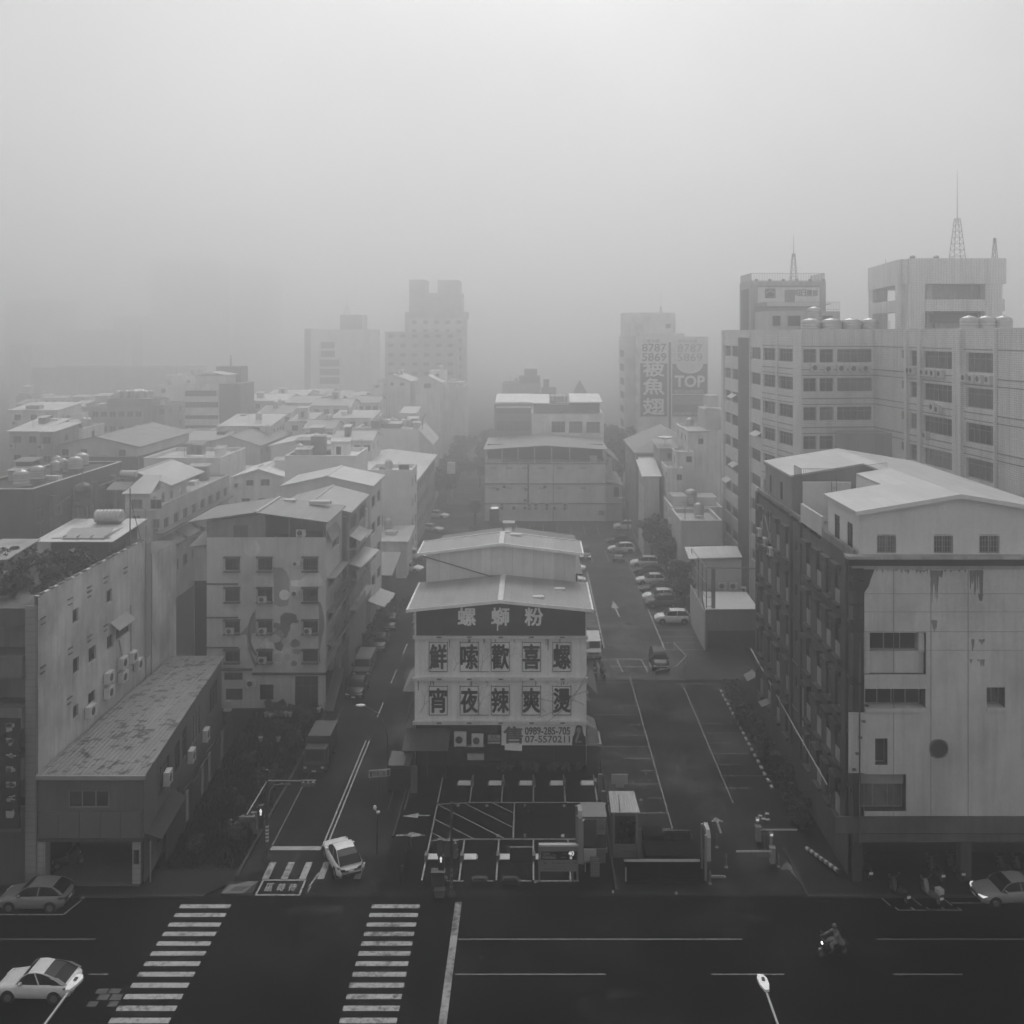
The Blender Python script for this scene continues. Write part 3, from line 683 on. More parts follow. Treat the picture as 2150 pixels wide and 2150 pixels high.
for p_ in ([(.4, 4.3), (2.2, 5.0), (4.6, 7.6)], [(1.2, 4.0), (3.0, 5.4), (4.7, 8.4)], [(-.2, 6.0), (1.8, 5.6), (4.6, 6.6)]): mb.path([(x, d0 - .42 - .02 * i, z) for i, (x, z) in enumerate(p_)], .018, 4)
obj('cable', mb, DARK, rb_)
mb = MB(); rr = random.Random(6)
for i in range(26):
    x = rr.uniform(XL + .3, XR - .6); zt_0 = rr.choice((10.7, 7.45)); L_ = rr.uniform(.2, 1.1); w_ = rr.uniform(.03, .12); mb.extr([(x - w_ * .4, d0 - .0045 - .0004 * (i % 5), zt_0 - L_), (x + w_ * .4, d0 - .0045 - .0004 * (i % 5), zt_0 - L_), (x + w_, d0 - .0045 - .0004 * (i % 5), zt_0), (x - w_, d0 - .0045 - .0004 * (i % 5), zt_0)], (0, .002, 0))
obj('stain', mb, M_wall(.22, .5, .5), rb_)
# ground-floor advertisement, units and awnings
xa, xb, za, zb = U(1053, d0), U(1230, d0), Z(1563.5, d0), Z(1520, d0)
mb = MB(); mb.box(xa, d0 - .12, za, xb, d0 + .3, zb); ad = obj('advertising_banner', mb, M_plain(.46, .6, 0, .4, .08), rb_)
mb = MB(); put_text(mb, '售', (U(1077.5, d0), d0 - .128, (za + zb) / 2), 1.58, 1.35, .03); obj('lettering', mb, M_plain(.06, .6), ad)
mb = MB(); put_text(mb, '0989-285-705', (U(1149.5, d0), d0 - .128, Z(1533.2, d0)), 3.72, .60, .035); obj('lettering', mb, M_plain(.03, .6), ad)
mb = MB(); put_text(mb, '07-5570211', (U(1149.5, d0), d0 - .128, Z(1550.5, d0)), 3.70, .55, .035); obj('lettering', mb, M_plain(.045, .6), ad)
px_, yy = U(1215.5, d0), d0 - .126
def ell(cx, cz, rx, rz, y, n=18, a0=0, a1=2 * math.pi): return [(cx + rx * math.cos(a0 + (a1 - a0) * i / n), y, cz + rz * math.sin(a0 + (a1 - a0) * i / n)) for i in range(n)]
mb = MB(); mb.poly([(px_ - .58, yy, za + .02), (px_ + .57, yy, za + .02), (px_ + .54, yy, za + .7), (px_ + .40, yy, za + .85), (px_ + .33, yy, za + 1.15), (px_ + .27, yy, zb - .16), (px_ + .1, yy, zb - .06), (px_ - .12, yy, zb - .06), (px_ - .28, yy, zb - .2), (px_ - .34, yy, za + 1.1), (px_ - .42, yy, za + .85), (px_ - .53, yy, za + .72)])
pt = obj('portrait', mb, M_plain(.02, .7, 0, .3, .2), ad)
mb = MB(); mb.poly(ell(px_ - .03, za + 1.25, .17, .25, yy - .004)); mb.poly([(px_ - .1, yy - .004, za + 1.06), (px_ + .1, yy - .004, za + 1.06), (px_ - .22, yy - .004, za + .1), (px_ - .34, yy - .004, za + .35)]); mb.box(px_ - .1, yy - .006, za + .22, px_ + .24, yy - .003, za + .36); obj('portrait_face', mb, M_plain(.2, .7), pt)
mb = MB(); mb.box(U(1023, d0), d0 - .1, Z(1561, d0), U(1051, d0), d0 + .3, Z(1541, d0)); s2 = obj('name_board', mb, M_plain(.035, .6), rb_)
mb = MB(); put_text(mb, '富住通', (U(1037, d0), d0 - .106, Z(1545.5, d0)), 1.0, .28, .01); put_text(mb, '專業不動產', (U(1037, d0), d0 - .106, Z(1552, d0)), 1.0, .2, .005); mb.box(U(1024, d0), d0 - .106, Z(1560, d0), U(1050, d0), d0 - .101, Z(1557, d0)); obj('lettering', mb, M_plain(.3, .6), s2)
mb = MB(); mb.box(U(1031, d0), d0 - .05, Z(1539, d0), U(1043, d0), d0 + .3, Z(1523, d0)); obj('small_panel', mb, M_plain(.03, .6), rb_)
ac_unit(rb_, (U(967, d0), d0, Z(1562, d0)), 0, 1.0, 1.08, .4); ac_unit(rb_, (U(1003, d0), d0, Z(1562, d0)), 0, .96, .92, .4)
mb = MB(); mb.box(U(981, d0), d0 + .1, Z(1597, d0), U(1016, d0), d0 + .32, Z(1585, d0)); mb.box(U(981, d0), d0 - .12, Z(1567.5, d0), U(1017, d0), d0 + .3, Z(1565.5, d0)); obj('notice_board', mb, M_plain(.3, .7), rb_)
mb = MB(); mb.extr([(U(1060, d0), d0 - .55, Z(1569, d0)), (U(1096, d0), d0 - .55, Z(1571, d0)), (U(1096, d0), d0 - .02, Z(1564, d0)), (U(1060, d0), d0 - .02, Z(1564, d0))], (0, 0, .05)); obj('canopy', mb, M_plain(.4, .5), rb_)
mb = MB(); mb.extr([(-10.6, 76.9, 2.25), (-6.9, 76.9, 2.25), (-6.9, d0 + .3, 3.1), (-10.6, d0 + .3, 3.1)], (0, 0, .05))
aw = obj('awning', mb, M_roof(.08, 'X', .22, .4), rb_)
mb = MB()
for x in (-10.4, -8.6, -7.1): mb.cyl((x, 77.1, 0), (x, 77.1, 2.3), .05, .05, 6)
obj('awning_post', mb, DARK, aw)
mb = MB(); mb.extr([(XL, 79.1, 7.6), (XL, 83.2, 7.6), (XL - 1.0, 83.2, 6.25), (XL - 1.0, 79.1, 6.25)], (0, 0, .06)); mb.extr([(XL - 1.0, 79.1, 6.25), (XL, 79.1, 6.25), (XL, 79.1, 7.6)], (0, .05, 0)); obj('awning', mb, M_plain(.26, .5), rb_)
mb = MB(); mb.extr([(XL, 79.3, 5.6), (XL, 86, 5.6), (XL - 1.1, 86, 3.2), (XL - .9, 79.3, 3.2)], (0, 0, .06)); obj('awning', mb, M_plain(.05, .6), rb_)
mb = MB(); mb.extr([(XR, 79.2, 3.5), (XR + .8, 79.2, 3.1), (XR + 1.1, 79.2, 1.95), (XR, 79.2, 1.95)], (0, 2.2, 0)); mb.box(XR, 79.0, 1.8, XR + 1.25, 81.5, 1.95); obj('awning', mb, M_roof(.34, 'Y', .3, .2), rb_)
mb = MB(); mb.extr([(XR, 80, 6.6), (XR, 85, 6.6), (XR + 1.0, 85, 5.7), (XR + 1.0, 80, 5.7)], (0, 0, .06)); obj('awning', mb, M_plain(.12, .6), rb_)
for y, z in ((82, 9.0), (84.5, 8.6), (83, 4.2)): ac_unit(rb_, (XR, y, z), math.pi / 2, .8, .6, .3)
for y, z in ((81.5, 11.4), (84, 8.3)): ac_unit(rb_, (XL, y, z), -math.pi / 2, .8, .6, .3)

# ================================================================= weathered block at the right
dB = 62.0; XB = 20.8
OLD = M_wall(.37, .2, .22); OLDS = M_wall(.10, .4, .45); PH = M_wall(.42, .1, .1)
ob = thing('weathered_block', 'streaked concrete block with pale panels, round vent and white gabled penthouse', 'building', (27.5, dB, 0))
def fB(*r): return (U(r[0], dB) - XB, Z(r[3], dB), U(r[2], dB) - XB, Z(r[1], dB))
zx = lambda x: 1560 + .3002 * x
zy = lambda y: 920 + .3002 * y
qx = lambda x: 1560 + .3468 * x
qy = lambda y: 1440 + .3468 * y
h1 = fB(zx(845), zy(1357), zx(1278), zy(1652)); h2 = fB(zx(850), zy(1722), zx(1275), zy(1908)); h3 = fB(zx(1700), zy(1740), zx(1830), zy(1905))
h4 = fB(qx(797), qy(315), qx(873), qy(478)); h5 = fB(qx(715), qy(532), qx(985), qy(758))
LB = 15.5; ZC = 2.95
pan = MB()       # the pale cladding stands proud of the dark wall and ends raggedly on the left
px0 = zx(845); 
def PF(u, z, k=0): return (XB + u, dB - k, z)
holesF = [h1, h2, h3, h4, h5]
wl = MB(); wall_face(wl, (XB, dB), (XB + LB, dB), ZC, Z(zy(885), dB), holesF, .8)
obj('wall', wl, M_wall(.07, .5, .5), ob)
uc = U(px0, dB) - XB
pn = MB(); zt = Z(zy(915), dB); zbt = Z(qy(784), dB)
hs = [(h[0] - uc + .0, h[1], h[2] - uc, h[3]) for h in holesF]
wall_face(pn, (XB + uc, dB - .09), (XB + LB, dB - .09), zbt, zt, [(max(a, 0), b, c, d) for a, b, c, d in hs], .09)
pn.extr([PF(uc, Z(qy(160), dB), .089), PF(uc, Z(qy(525), dB), .089), PF(-.3, Z(qy(525), dB), .089), PF(-.3, Z(qy(160), dB), .089)], (0, .08, 0))
obj('cladding', pn, OLD, ob)
tp = MB()   # torn corner of the cladding shows the dark wall: dark ragged plates and stains along its top edge
tp.extr([PF(uc - .02, Z(zy(1080), dB), .095), PF(uc + .30, Z(zy(1030), dB), .095), PF(uc + .42, Z(zy(985), dB), .095), PF(uc + .62, Z(zy(930), dB), .095), PF(uc + .66, zt, .095), PF(uc - .02, zt, .095)], (0, .006, 0)); obj('torn_corner', tp, M_wall(.05, .5, .5), ob); tp = MB()
rr = random.Random(8)
for a, b, lo, hi, n_ in ((1312, 1388, 920, 1150, 26), (1578, 1672, 918, 1100, 26), (1640, 1670, 1085, 1150, 7), (1312, 1352, 1268, 1350, 10), (920, 1300, 915, 945, 22), (1390, 1580, 915, 940, 12), (1200, 1280, 1350, 1362, 8), (1580, 1700, 1540, 1600, 6), (1590, 1680, 1400, 1500, 5), (870, 960, 1640, 1660, 5)):
    for i in range(n_):      # rain streaks running down from the top edge
        x = U(zx(rr.uniform(a, b)), dB) - XB; zt1 = Z(zy(lo + rr.uniform(0, 6)), dB); zb1 = Z(zy(lo + (hi - lo) * rr.uniform(.15, 1) ** 1.3), dB); w_ = rr.uniform(.03, .12)
        tp.extr([PF(x - w_ * .3, zb1, .097 + .0006 * (i % 8)), PF(x + w_ * .3, zb1, .097 + .0006 * (i % 8)), PF(x + w_, zt1, .097 + .0006 * (i % 8)), PF(x - w_, zt1, .097 + .0006 * (i % 8))], (0, .004, 0))
obj('stain', tp, M_wall(.2, .5, .5), ob)
mb = MB(); 
for x in (1050, 1310, 1570): mb.box(U(zx(x), dB) - .02, dB - .1, zbt, U(zx(x), dB) + .02, dB - .088, zt)
for y in (1085, 1212, 1350, 1480): mb.box(XB + uc, dB - .1, Z(zy(y), dB) - .012, XB + LB, dB - .0885, Z(zy(y), dB) + .012)
obj('panel_joint', mb, M_plain(.16, .8), ob)
mb = MB(); mb.box(XB - .4, dB - .42, Z(zy(882), dB), XB + LB, dB + .2, Z(zy(838), dB)); obj('cornice', mb, M_wall(.014, .5, .7), ob)
mb = MB(); mb.box(XB - .1, dB - .2, Z(zy(912), dB), XB + LB, dB - .0, Z(zy(884), dB)); mb.box(XB - .5, dB - .5, Z(zy(836), dB), XB + LB, dB + .3, Z(zy(815), dB)); obj('parapet_band', mb, M_wall(.28, .4, .3), ob)
# dark broken balcony bay at the corner
mb = MB()
for y0_, y1_ in ((905, 950), (995, 1060), (1150, 1165), (1262, 1350), (1700, 1715)): mb.box(XB - .25, dB - .3, Z(zy(y1_), dB), XB + uc - .1, dB - .005, Z(zy(y0_), dB))
mb.box(XB + .25, dB - .25, Z(zy(1350), dB), XB + .32, dB - .19, Z(zy(905), dB))
obj('broken_balcony', mb, M_wall(.04, .5, .6), ob)
mb = MB()
for i in range(5): mb.box(XB - .12 + .2 * i, dB - .34, Z(qy(520), dB) + .2 + 1.3 * i * .8, XB + .1 + .2 * i, dB - .2, Z(qy(520), dB) + .32 + 1.3 * i * .8)
mb.cyl((XB + .35, dB - .25, ZC), (XB + .35, dB - .25, 16), .05, .05, 6); obj('drain_pipe', mb, M_plain(.09, .7), ob)
for h, st in ((h1, 0), (h2, 0), (h3, 0), (h4, 1), (h5, 2)):
    A = (XB + h[0], dB, h[1])
    if st == 0:
        ins = .45 if h is h1 else .1
        window(ob, (XB + h[0] + ins, dB, h[1] + (1.45 if h is h1 else .25)), 0, h[2] - h[0] - 2 * ins, h[3] - h[1] - (1.5 if h is h1 else .3), .62, 'slide')
        if h is h1:
            mb = MB(); mb.box(XB + h[0] + .02, dB + .3, h[1], XB + h[2] - .02, dB + .78, h[1] + 1.42); mb.box(XB + h[0], dB - .12, h[1] - .9, XB + h[2] + .05, dB - .092, h[1]); mb.box(XB + h[0] + .05, dB + .1, h[1] + .02, XB + h[0] + .42, dB + .76, h[3] - .05); mb.box(XB + h[2] - .42, dB + .1, h[1] + 1.43, XB + h[2] - .05, dB + .76, h[3] - .05); obj('parapet', mb, OLD, ob)
        else:
            mb = MB(); mb.box(XB + h[0], dB - .2, h[1] - .02, XB + h[2], dB + .7, h[1] + .2); obj('sill', mb, OLD, ob)
    elif st == 1: window(ob, A, 0, h[2] - h[0], h[3] - h[1], .5, 'plain')
    else:
        window(ob, A, 0, h[2] - h[0], 1.6, .62, 'slide'); mb = MB(); mb.box(XB + h[0] + .02, dB + .35, h[1] + 1.62, XB + h[2] - .02, dB + .6, h[3] - .02); obj('shutter_box', mb, M_plain(.22, .6), ob)
mb = MB(); c = (U(qx(1181), dB), dB - .12, Z(qy(375), dB)); mb.cyl((c[0], dB - .14, c[2]), (c[0], dB - .085, c[2]), .58, .58, 28); v_ = obj('round_vent', mb, M_plain(.035, .6), ob)
mb = MB()
for i in range(28):
    a, b = 2 * math.pi * i / 28, 2 * math.pi * (i + 1) / 28
    mb.box(min(c[0] + .58 * math.cos(a), c[0] + .58 * math.cos(b)) - .02, dB - .16, min(c[2] + .58 * math.sin(a), c[2] + .58 * math.sin(b)) - .02, max(c[0] + .58 * math.cos(a), c[0] + .58 * math.cos(b)) + .02, dB - .1, max(c[2] + .58 * math.sin(a), c[2] + .58 * math.sin(b)) + .02)
obj('vent_rim', mb, M_plain(.14, .6), v_)
# arcade at street level
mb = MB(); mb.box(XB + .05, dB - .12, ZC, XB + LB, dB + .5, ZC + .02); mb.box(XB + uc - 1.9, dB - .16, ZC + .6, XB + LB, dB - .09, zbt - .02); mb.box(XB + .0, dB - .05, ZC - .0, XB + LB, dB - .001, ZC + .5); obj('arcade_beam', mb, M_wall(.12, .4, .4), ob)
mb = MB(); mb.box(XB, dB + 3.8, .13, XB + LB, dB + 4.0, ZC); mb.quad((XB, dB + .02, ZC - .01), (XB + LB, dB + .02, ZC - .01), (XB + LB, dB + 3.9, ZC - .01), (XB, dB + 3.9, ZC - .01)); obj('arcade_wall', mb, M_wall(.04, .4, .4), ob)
mb = MB()
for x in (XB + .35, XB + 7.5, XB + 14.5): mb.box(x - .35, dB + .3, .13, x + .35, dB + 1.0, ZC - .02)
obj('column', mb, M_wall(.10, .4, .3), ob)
# long side wall with hooded windows
LS = 26.5; yE = dB + LS; RZ = Z(zy(840), dB)
cols = [65.2, 67.2, 69.4, 72.1, 78.0, 81.0, 84.0, 86.8]; flo = [18.6, 15.0, 11.4, 7.8, 4.2]
hl = []
for y in cols:
    for z in flo: hl.append((yE - y - .55, z - 1.0, yE - y + .55, z + 1.35))
for z in flo: hl.append((yE - 75.3 - .35, z + .2, yE - 75.3 + .35, z + 1.1))
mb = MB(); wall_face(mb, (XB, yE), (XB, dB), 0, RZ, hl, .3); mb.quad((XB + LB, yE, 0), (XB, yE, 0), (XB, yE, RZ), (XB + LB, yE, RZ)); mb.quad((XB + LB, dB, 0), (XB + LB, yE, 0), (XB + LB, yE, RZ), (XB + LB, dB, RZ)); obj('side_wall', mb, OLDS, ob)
CUR = M_wall(.24, .3, .2)
hood = MB(); pil = MB(); sil = MB()
for y in cols:
    for z in flo:
        window(ob, (XB, y + .55, z - 1.0), -math.pi / 2, 1.1, 2.35, .24, 'slide', FRAME)
        hood.box(XB - .42, y - .75, z + 1.38, XB - .002, y + .75, z + 1.75); sil.box(XB - .3, y - .72, z - 1.25, XB - .002, y + .72, z - 1.05)
for y in (63.3, 74.0, 76.7, 88.2): pil.box(XB - .18, y - .3, 3, XB - .003, y + .3, RZ)
for z in (6.2, 9.8, 13.4, 17.0): pil.box(XB - .1, dB + .2, z - .12, XB - .004, yE, z + .12)
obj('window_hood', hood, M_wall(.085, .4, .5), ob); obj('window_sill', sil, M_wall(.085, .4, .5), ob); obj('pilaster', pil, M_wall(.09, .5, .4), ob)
cu = MB()
rr = random.Random(5)
for y in cols:
    for z in flo:
        if rr.random() < .75: cu.box(XB + .02, y - .5, z - 1.0, XB + .05, y + .5, z - 1.0 + rr.choice((1.1, 1.25, .9)))
obj('boarding', cu, CUR, ob)
for z in flo: window(ob, (XB, 75.3 + .35, z + .2), -math.pi / 2, .7, .9, .2, 'plain')
for y, z in ((86.8, 17.6), (84.6, 17.2), (82.6, 16.8)): ac_unit(ob, (XB, y, z), -math.pi / 2, .85, .65, .32)
mb = MB(); mb.path([(XB - .25, 90, 6.2), (XB - .25, 75, 5.0), (XB - .3, 66.5, 4.5)], .05, 5); mb.path([(XB - .2, 72.8, 4.4), (XB - .2, 72.8, 9)], .05, 5); mb.path([(XB - .15, 86, 18.2), (XB - .2, 85.5, 20.4), (XB - .15, 83.5, 18.4), (XB - .15, 83.2, 20.5)], .04, 5); obj('pipe', mb, M_plain(.3, .5), ob)
mb = MB(); mb.extr([(XB - .9, 88.5, 3.6), (XB - .02, 88.5, 4.1), (XB - .02, 90.3, 4.1), (XB - .9, 90.3, 3.6)], (0, 0, .06)); mb.extr([(XB - .8, 83.5, 3.2), (XB - .02, 83.5, 3.5), (XB - .02, 84.7, 3.5), (XB - .8, 84.7, 3.2)], (0, 0, .06)); obj('canopy', mb, M_plain(.11, .6), ob)
# roof terrace and the two linked penthouses
mb = MB(); mb.quad((XB, dB, RZ - .3), (XB + LB, dB, RZ - .3), (XB + LB, yE, RZ - .3), (XB, yE, RZ - .3)); obj('roof_deck', mb, M_wall(.2, .3, .4), ob)
PX0, PXR, PX1 = 21.1, 27.7, 34.4; ze, zr = 24.3, 25.4
mb = MB(); y0_, y1_ = dB + .1, 68.7
wall_face(mb, (PX0 + .15, y0_), (PX1, y0_), RZ - .3, ze, [(U(zx(940), dB) - PX0 - .15, Z(zy(803), dB), U(zx(1075), dB) - PX0 - .15, Z(zy(683), dB)), (U(zx(1338), dB) - PX0 - .15, Z(zy(806), dB), U(zx(1474), dB) - PX0 - .15, Z(zy(686), dB)), (U(zx(1657), dB) - PX0 - .15, Z(zy(806), dB), U(zx(1800), dB) - PX0 - .15, Z(zy(686), dB))], .12)
mb.poly([(PX0 + .15, y0_, ze), (PX1, y0_, ze), (PXR, y0_, zr)])
wall_face(mb, (PX0 + .15, y1_), (PX0 + .15, y0_), RZ - .3, ze, [(1.5, 21.6, 2.6, 23.3), (4.2, 21.6, 5.3, 23.3)], .12)
mb.poly([(25.1, y1_, RZ - .3), (PX0 + .15, y1_, RZ - .3), (PX0 + .15, y1_, ze), (25.1, y1_, ze + .65)]); mb.quad((25.1, y1_, RZ), (25.1, y1_, ze + .65), (25.1, 74.1, ze + .65), (25.1, 74.1, RZ)); mb.poly([(PXR, 74.1, RZ), (25.1, 74.1, RZ), (25.1, 74.1, ze + .65), (PXR, 74.1, zr)])
obj('penthouse_wall', mb, PH, ob)
for a in ((940, 1075), (1338, 1474), (1657, 1800)): window(ob, (U(zx(a[0]), dB), y0_, Z(zy(804), dB)), 0, U(zx(a[1]), dB) - U(zx(a[0]), dB), 1.15, .06, 'bars')
for u in (1.5, 4.2): window(ob, (PX0 + .15, y1_ - u, 21.6), -math.pi / 2, 1.1, 1.7, .06, 'slide', FRAME_D)
RW = M_roof(.46, 'X', .5, .05)
rf = MB(); sl_ = (zr - ze) / (PXR - PX0)
def rq(x0, x1, y0, y1):
    f = lambda x: ze + sl_ * (x - PX0) if x <= PXR else zr - sl_ * (x - PXR)
    rf.extr([(x0, y0, f(x0)), (x1, y0, f(x1)), (x1, y1, f(x1)), (x0, y1, f(x0))], (0, 0, .15))
rq(PX0 - .15, PXR, dB - .25, 68.8); rq(25.1, PXR, 68.8, 74.1); rq(PXR, PX1 + .2, dB - .25, 86.7); rq(PX0 - .15, PXR, 77.6, 86.7); rq(26.9, PXR, 74.1, 77.6)
obj('penthouse_roof', rf, RW, ob)
mb = MB(); f2 = lambda x: ze + sl_ * (x - PX0) if x <= PXR else zr - sl_ * (x - PXR)
for a, b in ((PX0 - .2, PXR), (PXR, PX1 + .2)): mb.extr([(a, dB - .27, f2(a) - .08), (b, dB - .27, f2(b) - .08), (b, dB - .27, f2(b) + .2), (a, dB - .27, f2(a) + .2)], (0, -.06, 0))
obj('fascia', mb, M_plain(.40, .5), ob)
mb = MB(); wall_face(mb, (PX0, 86.6), (PX0, 77.7), RZ - .3, ze, [(1.5, 21.8, 2.3, 23.4), (5.2, 21.8, 6.0, 23.4)], .12); mb.poly([(PX0, 77.7, RZ - .3), (PXR, 77.7, RZ - .3), (PXR, 77.7, zr), (PX0, 77.7, ze)]); mb.poly([(PXR, 86.6, RZ - .3), (PX0, 86.6, RZ - .3), (PX0, 86.6, ze), (PXR, 86.6, zr)]); obj('penthouse_wall', mb, M_wall(.2, .3, .3), ob)
for u in (1.5, 5.2): window(ob, (PX0, 86.6 - u, 21.8), -math.pi / 2, .8, 1.6, .06, 'plain', FRAME_D)
mb = MB(); mb.box(XB, 68.8, RZ - .3, XB + .18, 74.2, RZ + 1.4); obj('terrace_parapet', mb, M_wall(.36, .15, .15), ob)
mb = MB(); mb.box(XB + .01, dB + .2, RZ - .0, XB + .2, 68.7, RZ + .5); mb.box(XB, 74.3, RZ - .3, XB + .2, yE, RZ + .3); obj('parapet', mb, M_wall(.2, .5, .4), ob)
mb = MB(); mb.box(PX0 + .3, 75.6, RZ - .3, 25.2, 75.75, 24.2); obj('stair_wall', mb, PH, ob)
mb = MB(); mb.path([(22.2, 70, RZ), (22.2, 70, 24.2), (26, 70, 24.2)], .04, 5); railing(mb, [(21.2, 75.3, 24.3), (21.2, 77.5, 24.3)], 1.0, .15, .015); railing(mb, [(21.2, 75.3, 24.3), (24.2, 75.3, 24.3)], 1.0, .15, .015); railing(mb, [(25.2, 74.4, 24.6), (27.6, 74.4, 24.9)], 1.0, .15, .015)
for i in range(2): mb.cyl((23.6 + .4 * i, 75.4, RZ), (23.6 + .4 * i, 75.4, 24.5), .025, .025, 4)
for i in range(9): mb.cyl((23.6, 75.4, RZ + .3 * i), (24.0, 75.4, RZ + .3 * i), .02, .02, 4)
obj('terrace_railing', mb, FRAME_D, ob)
tank(ob, (22.0, 69.5, RZ - .3), .45, 1.6)

# ================================================================= tiled block behind it
T1 = M_tile(.58, .2)
fp = [(31.7, 112), (40.4, 113), (42.9, 88), (43.7, 80), (66, 80), (66, 152), (29.75, 150), (29.8, 124)]
HB = 36.4; ST = 3.41
tops = [34.15 - ST * k for k in range(9)]
eB = lambda t: t * 25.126
h0 = [];
for z in tops: h0 += [(.05, z - 1.6, 1.65, z), (2.05, z - 1.6, 3.75, z), (4.2, z - 1.6, 8.5, z)]
h7 = []
for z in tops: h7 += [(.25, z - 1.6, 4.25, z), (5.1, z - 1.6, 9.35, z)]
h2_ = []
for z in tops: h2_ += [(eB(.27), z - .9, eB(.31), z), (eB(.345), z - 1.7, eB(.425), z), (eB(.46), z - 1.8, eB(.705), z), (eB(.79), z - 1.9, eB(.985), z)]
h6 = []
for z in tops: h6 += [(2, z - 1.6, 6.3, z), (7.0, z - 1.6, 11.4, z), (19.6, z - 1.6, 25, z)]
tb = building('tiled_block', 'large pale tiled apartment block with banded windows and rooftop frame', 'building', fp, HB, T1, 'flat', M_plain(.4, .6), {0: h0, 7: h7, 1: h2_, 6: h6}, deep=.32, par=1.2)
mb = MB()
for i in (0, 1, 2, 7):
    A, B = Vector(fp[i]), Vector(fp[(i + 1) % 8]); u_ = (B - A).normalized(); q = Vector((u_.y, -u_.x))
    for z in tops:
        for zz in (z + .28, z - 2.45):
            a, b = A + q * .002, B + q * .002; mb.extr([(a.x, a.y, zz), (b.x, b.y, zz), (b.x, b.y, zz + .07), (a.x, a.y, zz + .07)], (q.x * .05, q.y * .05, 0))
obj('groove', mb, M_plain(.1, .8), tb)
def pil_(e, u0, u1, k, zb=0, zt=HB - .02, m=T1, nm='pilaster'):
    A, B = Vector(fp[e]), Vector(fp[(e + 1) % 8]); u_ = (B - A).normalized(); q = Vector((u_.y, -u_.x)); a, b = A + u_ * u0 + q * .003, A + u_ * u1 + q * .003
    mb = MB(); mb.extr([(a.x, a.y, zb), (b.x, b.y, zb), (b.x, b.y, zt), (a.x, a.y, zt)], (q.x * k, q.y * k, 0)); return obj(nm, mb, m, tb)
pil_(1, eB(.318), eB(.338), .35); pil_(1, eB(.432), eB(.455), .35); pil_(1, eB(.715), eB(.775), .4); pil_(7, 4.4, 4.95, .12); pil_(7, 9.6, 12.0, .12); pil_(1, eB(.99), eB(1.0), .3)
pil_(6, 11.7, 19.3, .04, 0, HB - 1, M_wall(.12, .3), 'stair_shade_plate'); pil_(6, .2, 1.7, .2); pil_(6, 19.3, 19.55, .2)  # stair strip is a flat dark plate, the niche's shade put into its colour
pan_ = MB()
A0 = Vector(fp[0]); u0_ = (Vector(fp[1]) - A0).normalized(); an0 = math.atan2(u0_.y, u0_.x)
for u, hh in ((1.35, .95), (3.0, .7), (4.6, .75), (6.1, .75), (7.6, .72)): q = A0 + u0_ * u; ac_unit(tb, (q.x, q.y, 31.5), an0, 1.0, hh, .4)
A2 = Vector(fp[1]); B2 = Vector(fp[2]); u2 = (B2 - A2).normalized(); an2 = math.atan2(u2.y, u2.x)
for t, z in ((.36, 31.6), (.39, 31.6), (.48, 31.5), (.525, 31.5), (.565, 31.5), (.62, 31.5), (.80, 31.3), (.85, 31.3), (.90, 31.3), (.96, 31.3), (.56, 28.0), (.60, 27.8), (.50, 24.9), (.56, 18.4), (.62, 18.2), (.93, 18.0)): q = A2 + u2 * eB(t); ac_unit(tb, (q.x, q.y, z), an2, .9, .75, .4)

mb = MB(); mb.box(35.5, 108.5, 15, 41, 111.9, 24.6); lw = obj('lift_annex', mb, M_roof(.3, 'X', .6, .1), tb)
# rooftop frame on the near wing
RF = M_tile(.55, .2); zt_ = 44.8
mb = MB()
for x, y, sx, sy in ((46.3, 128, 2.0, 1.6), (44.1, 113.6, 1.3, 1.6), (44.9, 112.2, 2.0, 1.2), (54.0, 112.4, 2.0, 1.4), (54.0, 128, 1.6, 1.6), (47.2, 114.6, .8, 2.2)): mb.box(x - sx / 2, y - sy / 2, HB - 1.2, x + sx / 2, y + sy / 2, zt_ - 3)
mb.prism([(43.4, 113.6), (44.6, 111.6), (55.4, 111.6), (55.4, 129), (45.3, 129), (45.3, 128.6)], zt_ - 3.0 + .01, zt_)
mb.prism([(43.5, 113.7), (44.7, 111.75), (55.3, 111.75), (55.3, 113.4), (45.4, 113.4), (46.6, 128.8), (45.4, 128.8)], 38.6, 40.0)
fo = obj('rooftop_frame', mb, RF, tb)
mb = MB(); mb.box(47.6, 113.0, HB - 1.2, 53.2, 117, 38.59); mb.box(47.6, 113.45, 40.01, 53.2, 117, zt_ - 3.01); obj('plant_room', mb, M_wall(.3, .3), tb)
mb = MB(); mb.box(46.9, 112.4, 37.3, 52.4, 112.7, 38.4); obj('opening', mb, M_plain(.12, .7), tb)
mast(tb, (52.5, 118, zt_), 5.4, 1.5, 6.0); mast(tb, (55.2, 114, zt_), 2.6, .5, .1)
mb = MB()
for x in (44.8, 47.6): mb.lathe([(.3, 0), (.32, .3), (.1, .42)], (x, 112.6, zt_), 10)
mb.cyl((46.6, 126, zt_), (46.6, 126, zt_ + 1), .03, .03, 5); obj('roof_vent', mb, GALV, tb)
tank(tb, (36.6, 117, 35.6), 1.25, 1.5); tank(tb, (34.2, 117.5, 35.6), 1.25, 1.5); tank(tb, (39.0, 117, 35.6), 1.2, 1.5); tank(tb, (41.3, 117, 35.6), 1.2, 1.5); tank(tb, (35.4, 120, 37.2), .95, 1.4)
for x in (46.2, 48.0, 49.8): tank(tb, (x, 101, 35.5), .95, 1.6)
mb = MB(); mb.box(30.5, 124.3, HB - 1.2, 40, 131.2, 38.9); wl_ = obj('roof_room', mb, M_wall(.36, .2, .1), tb)
mb = MB()
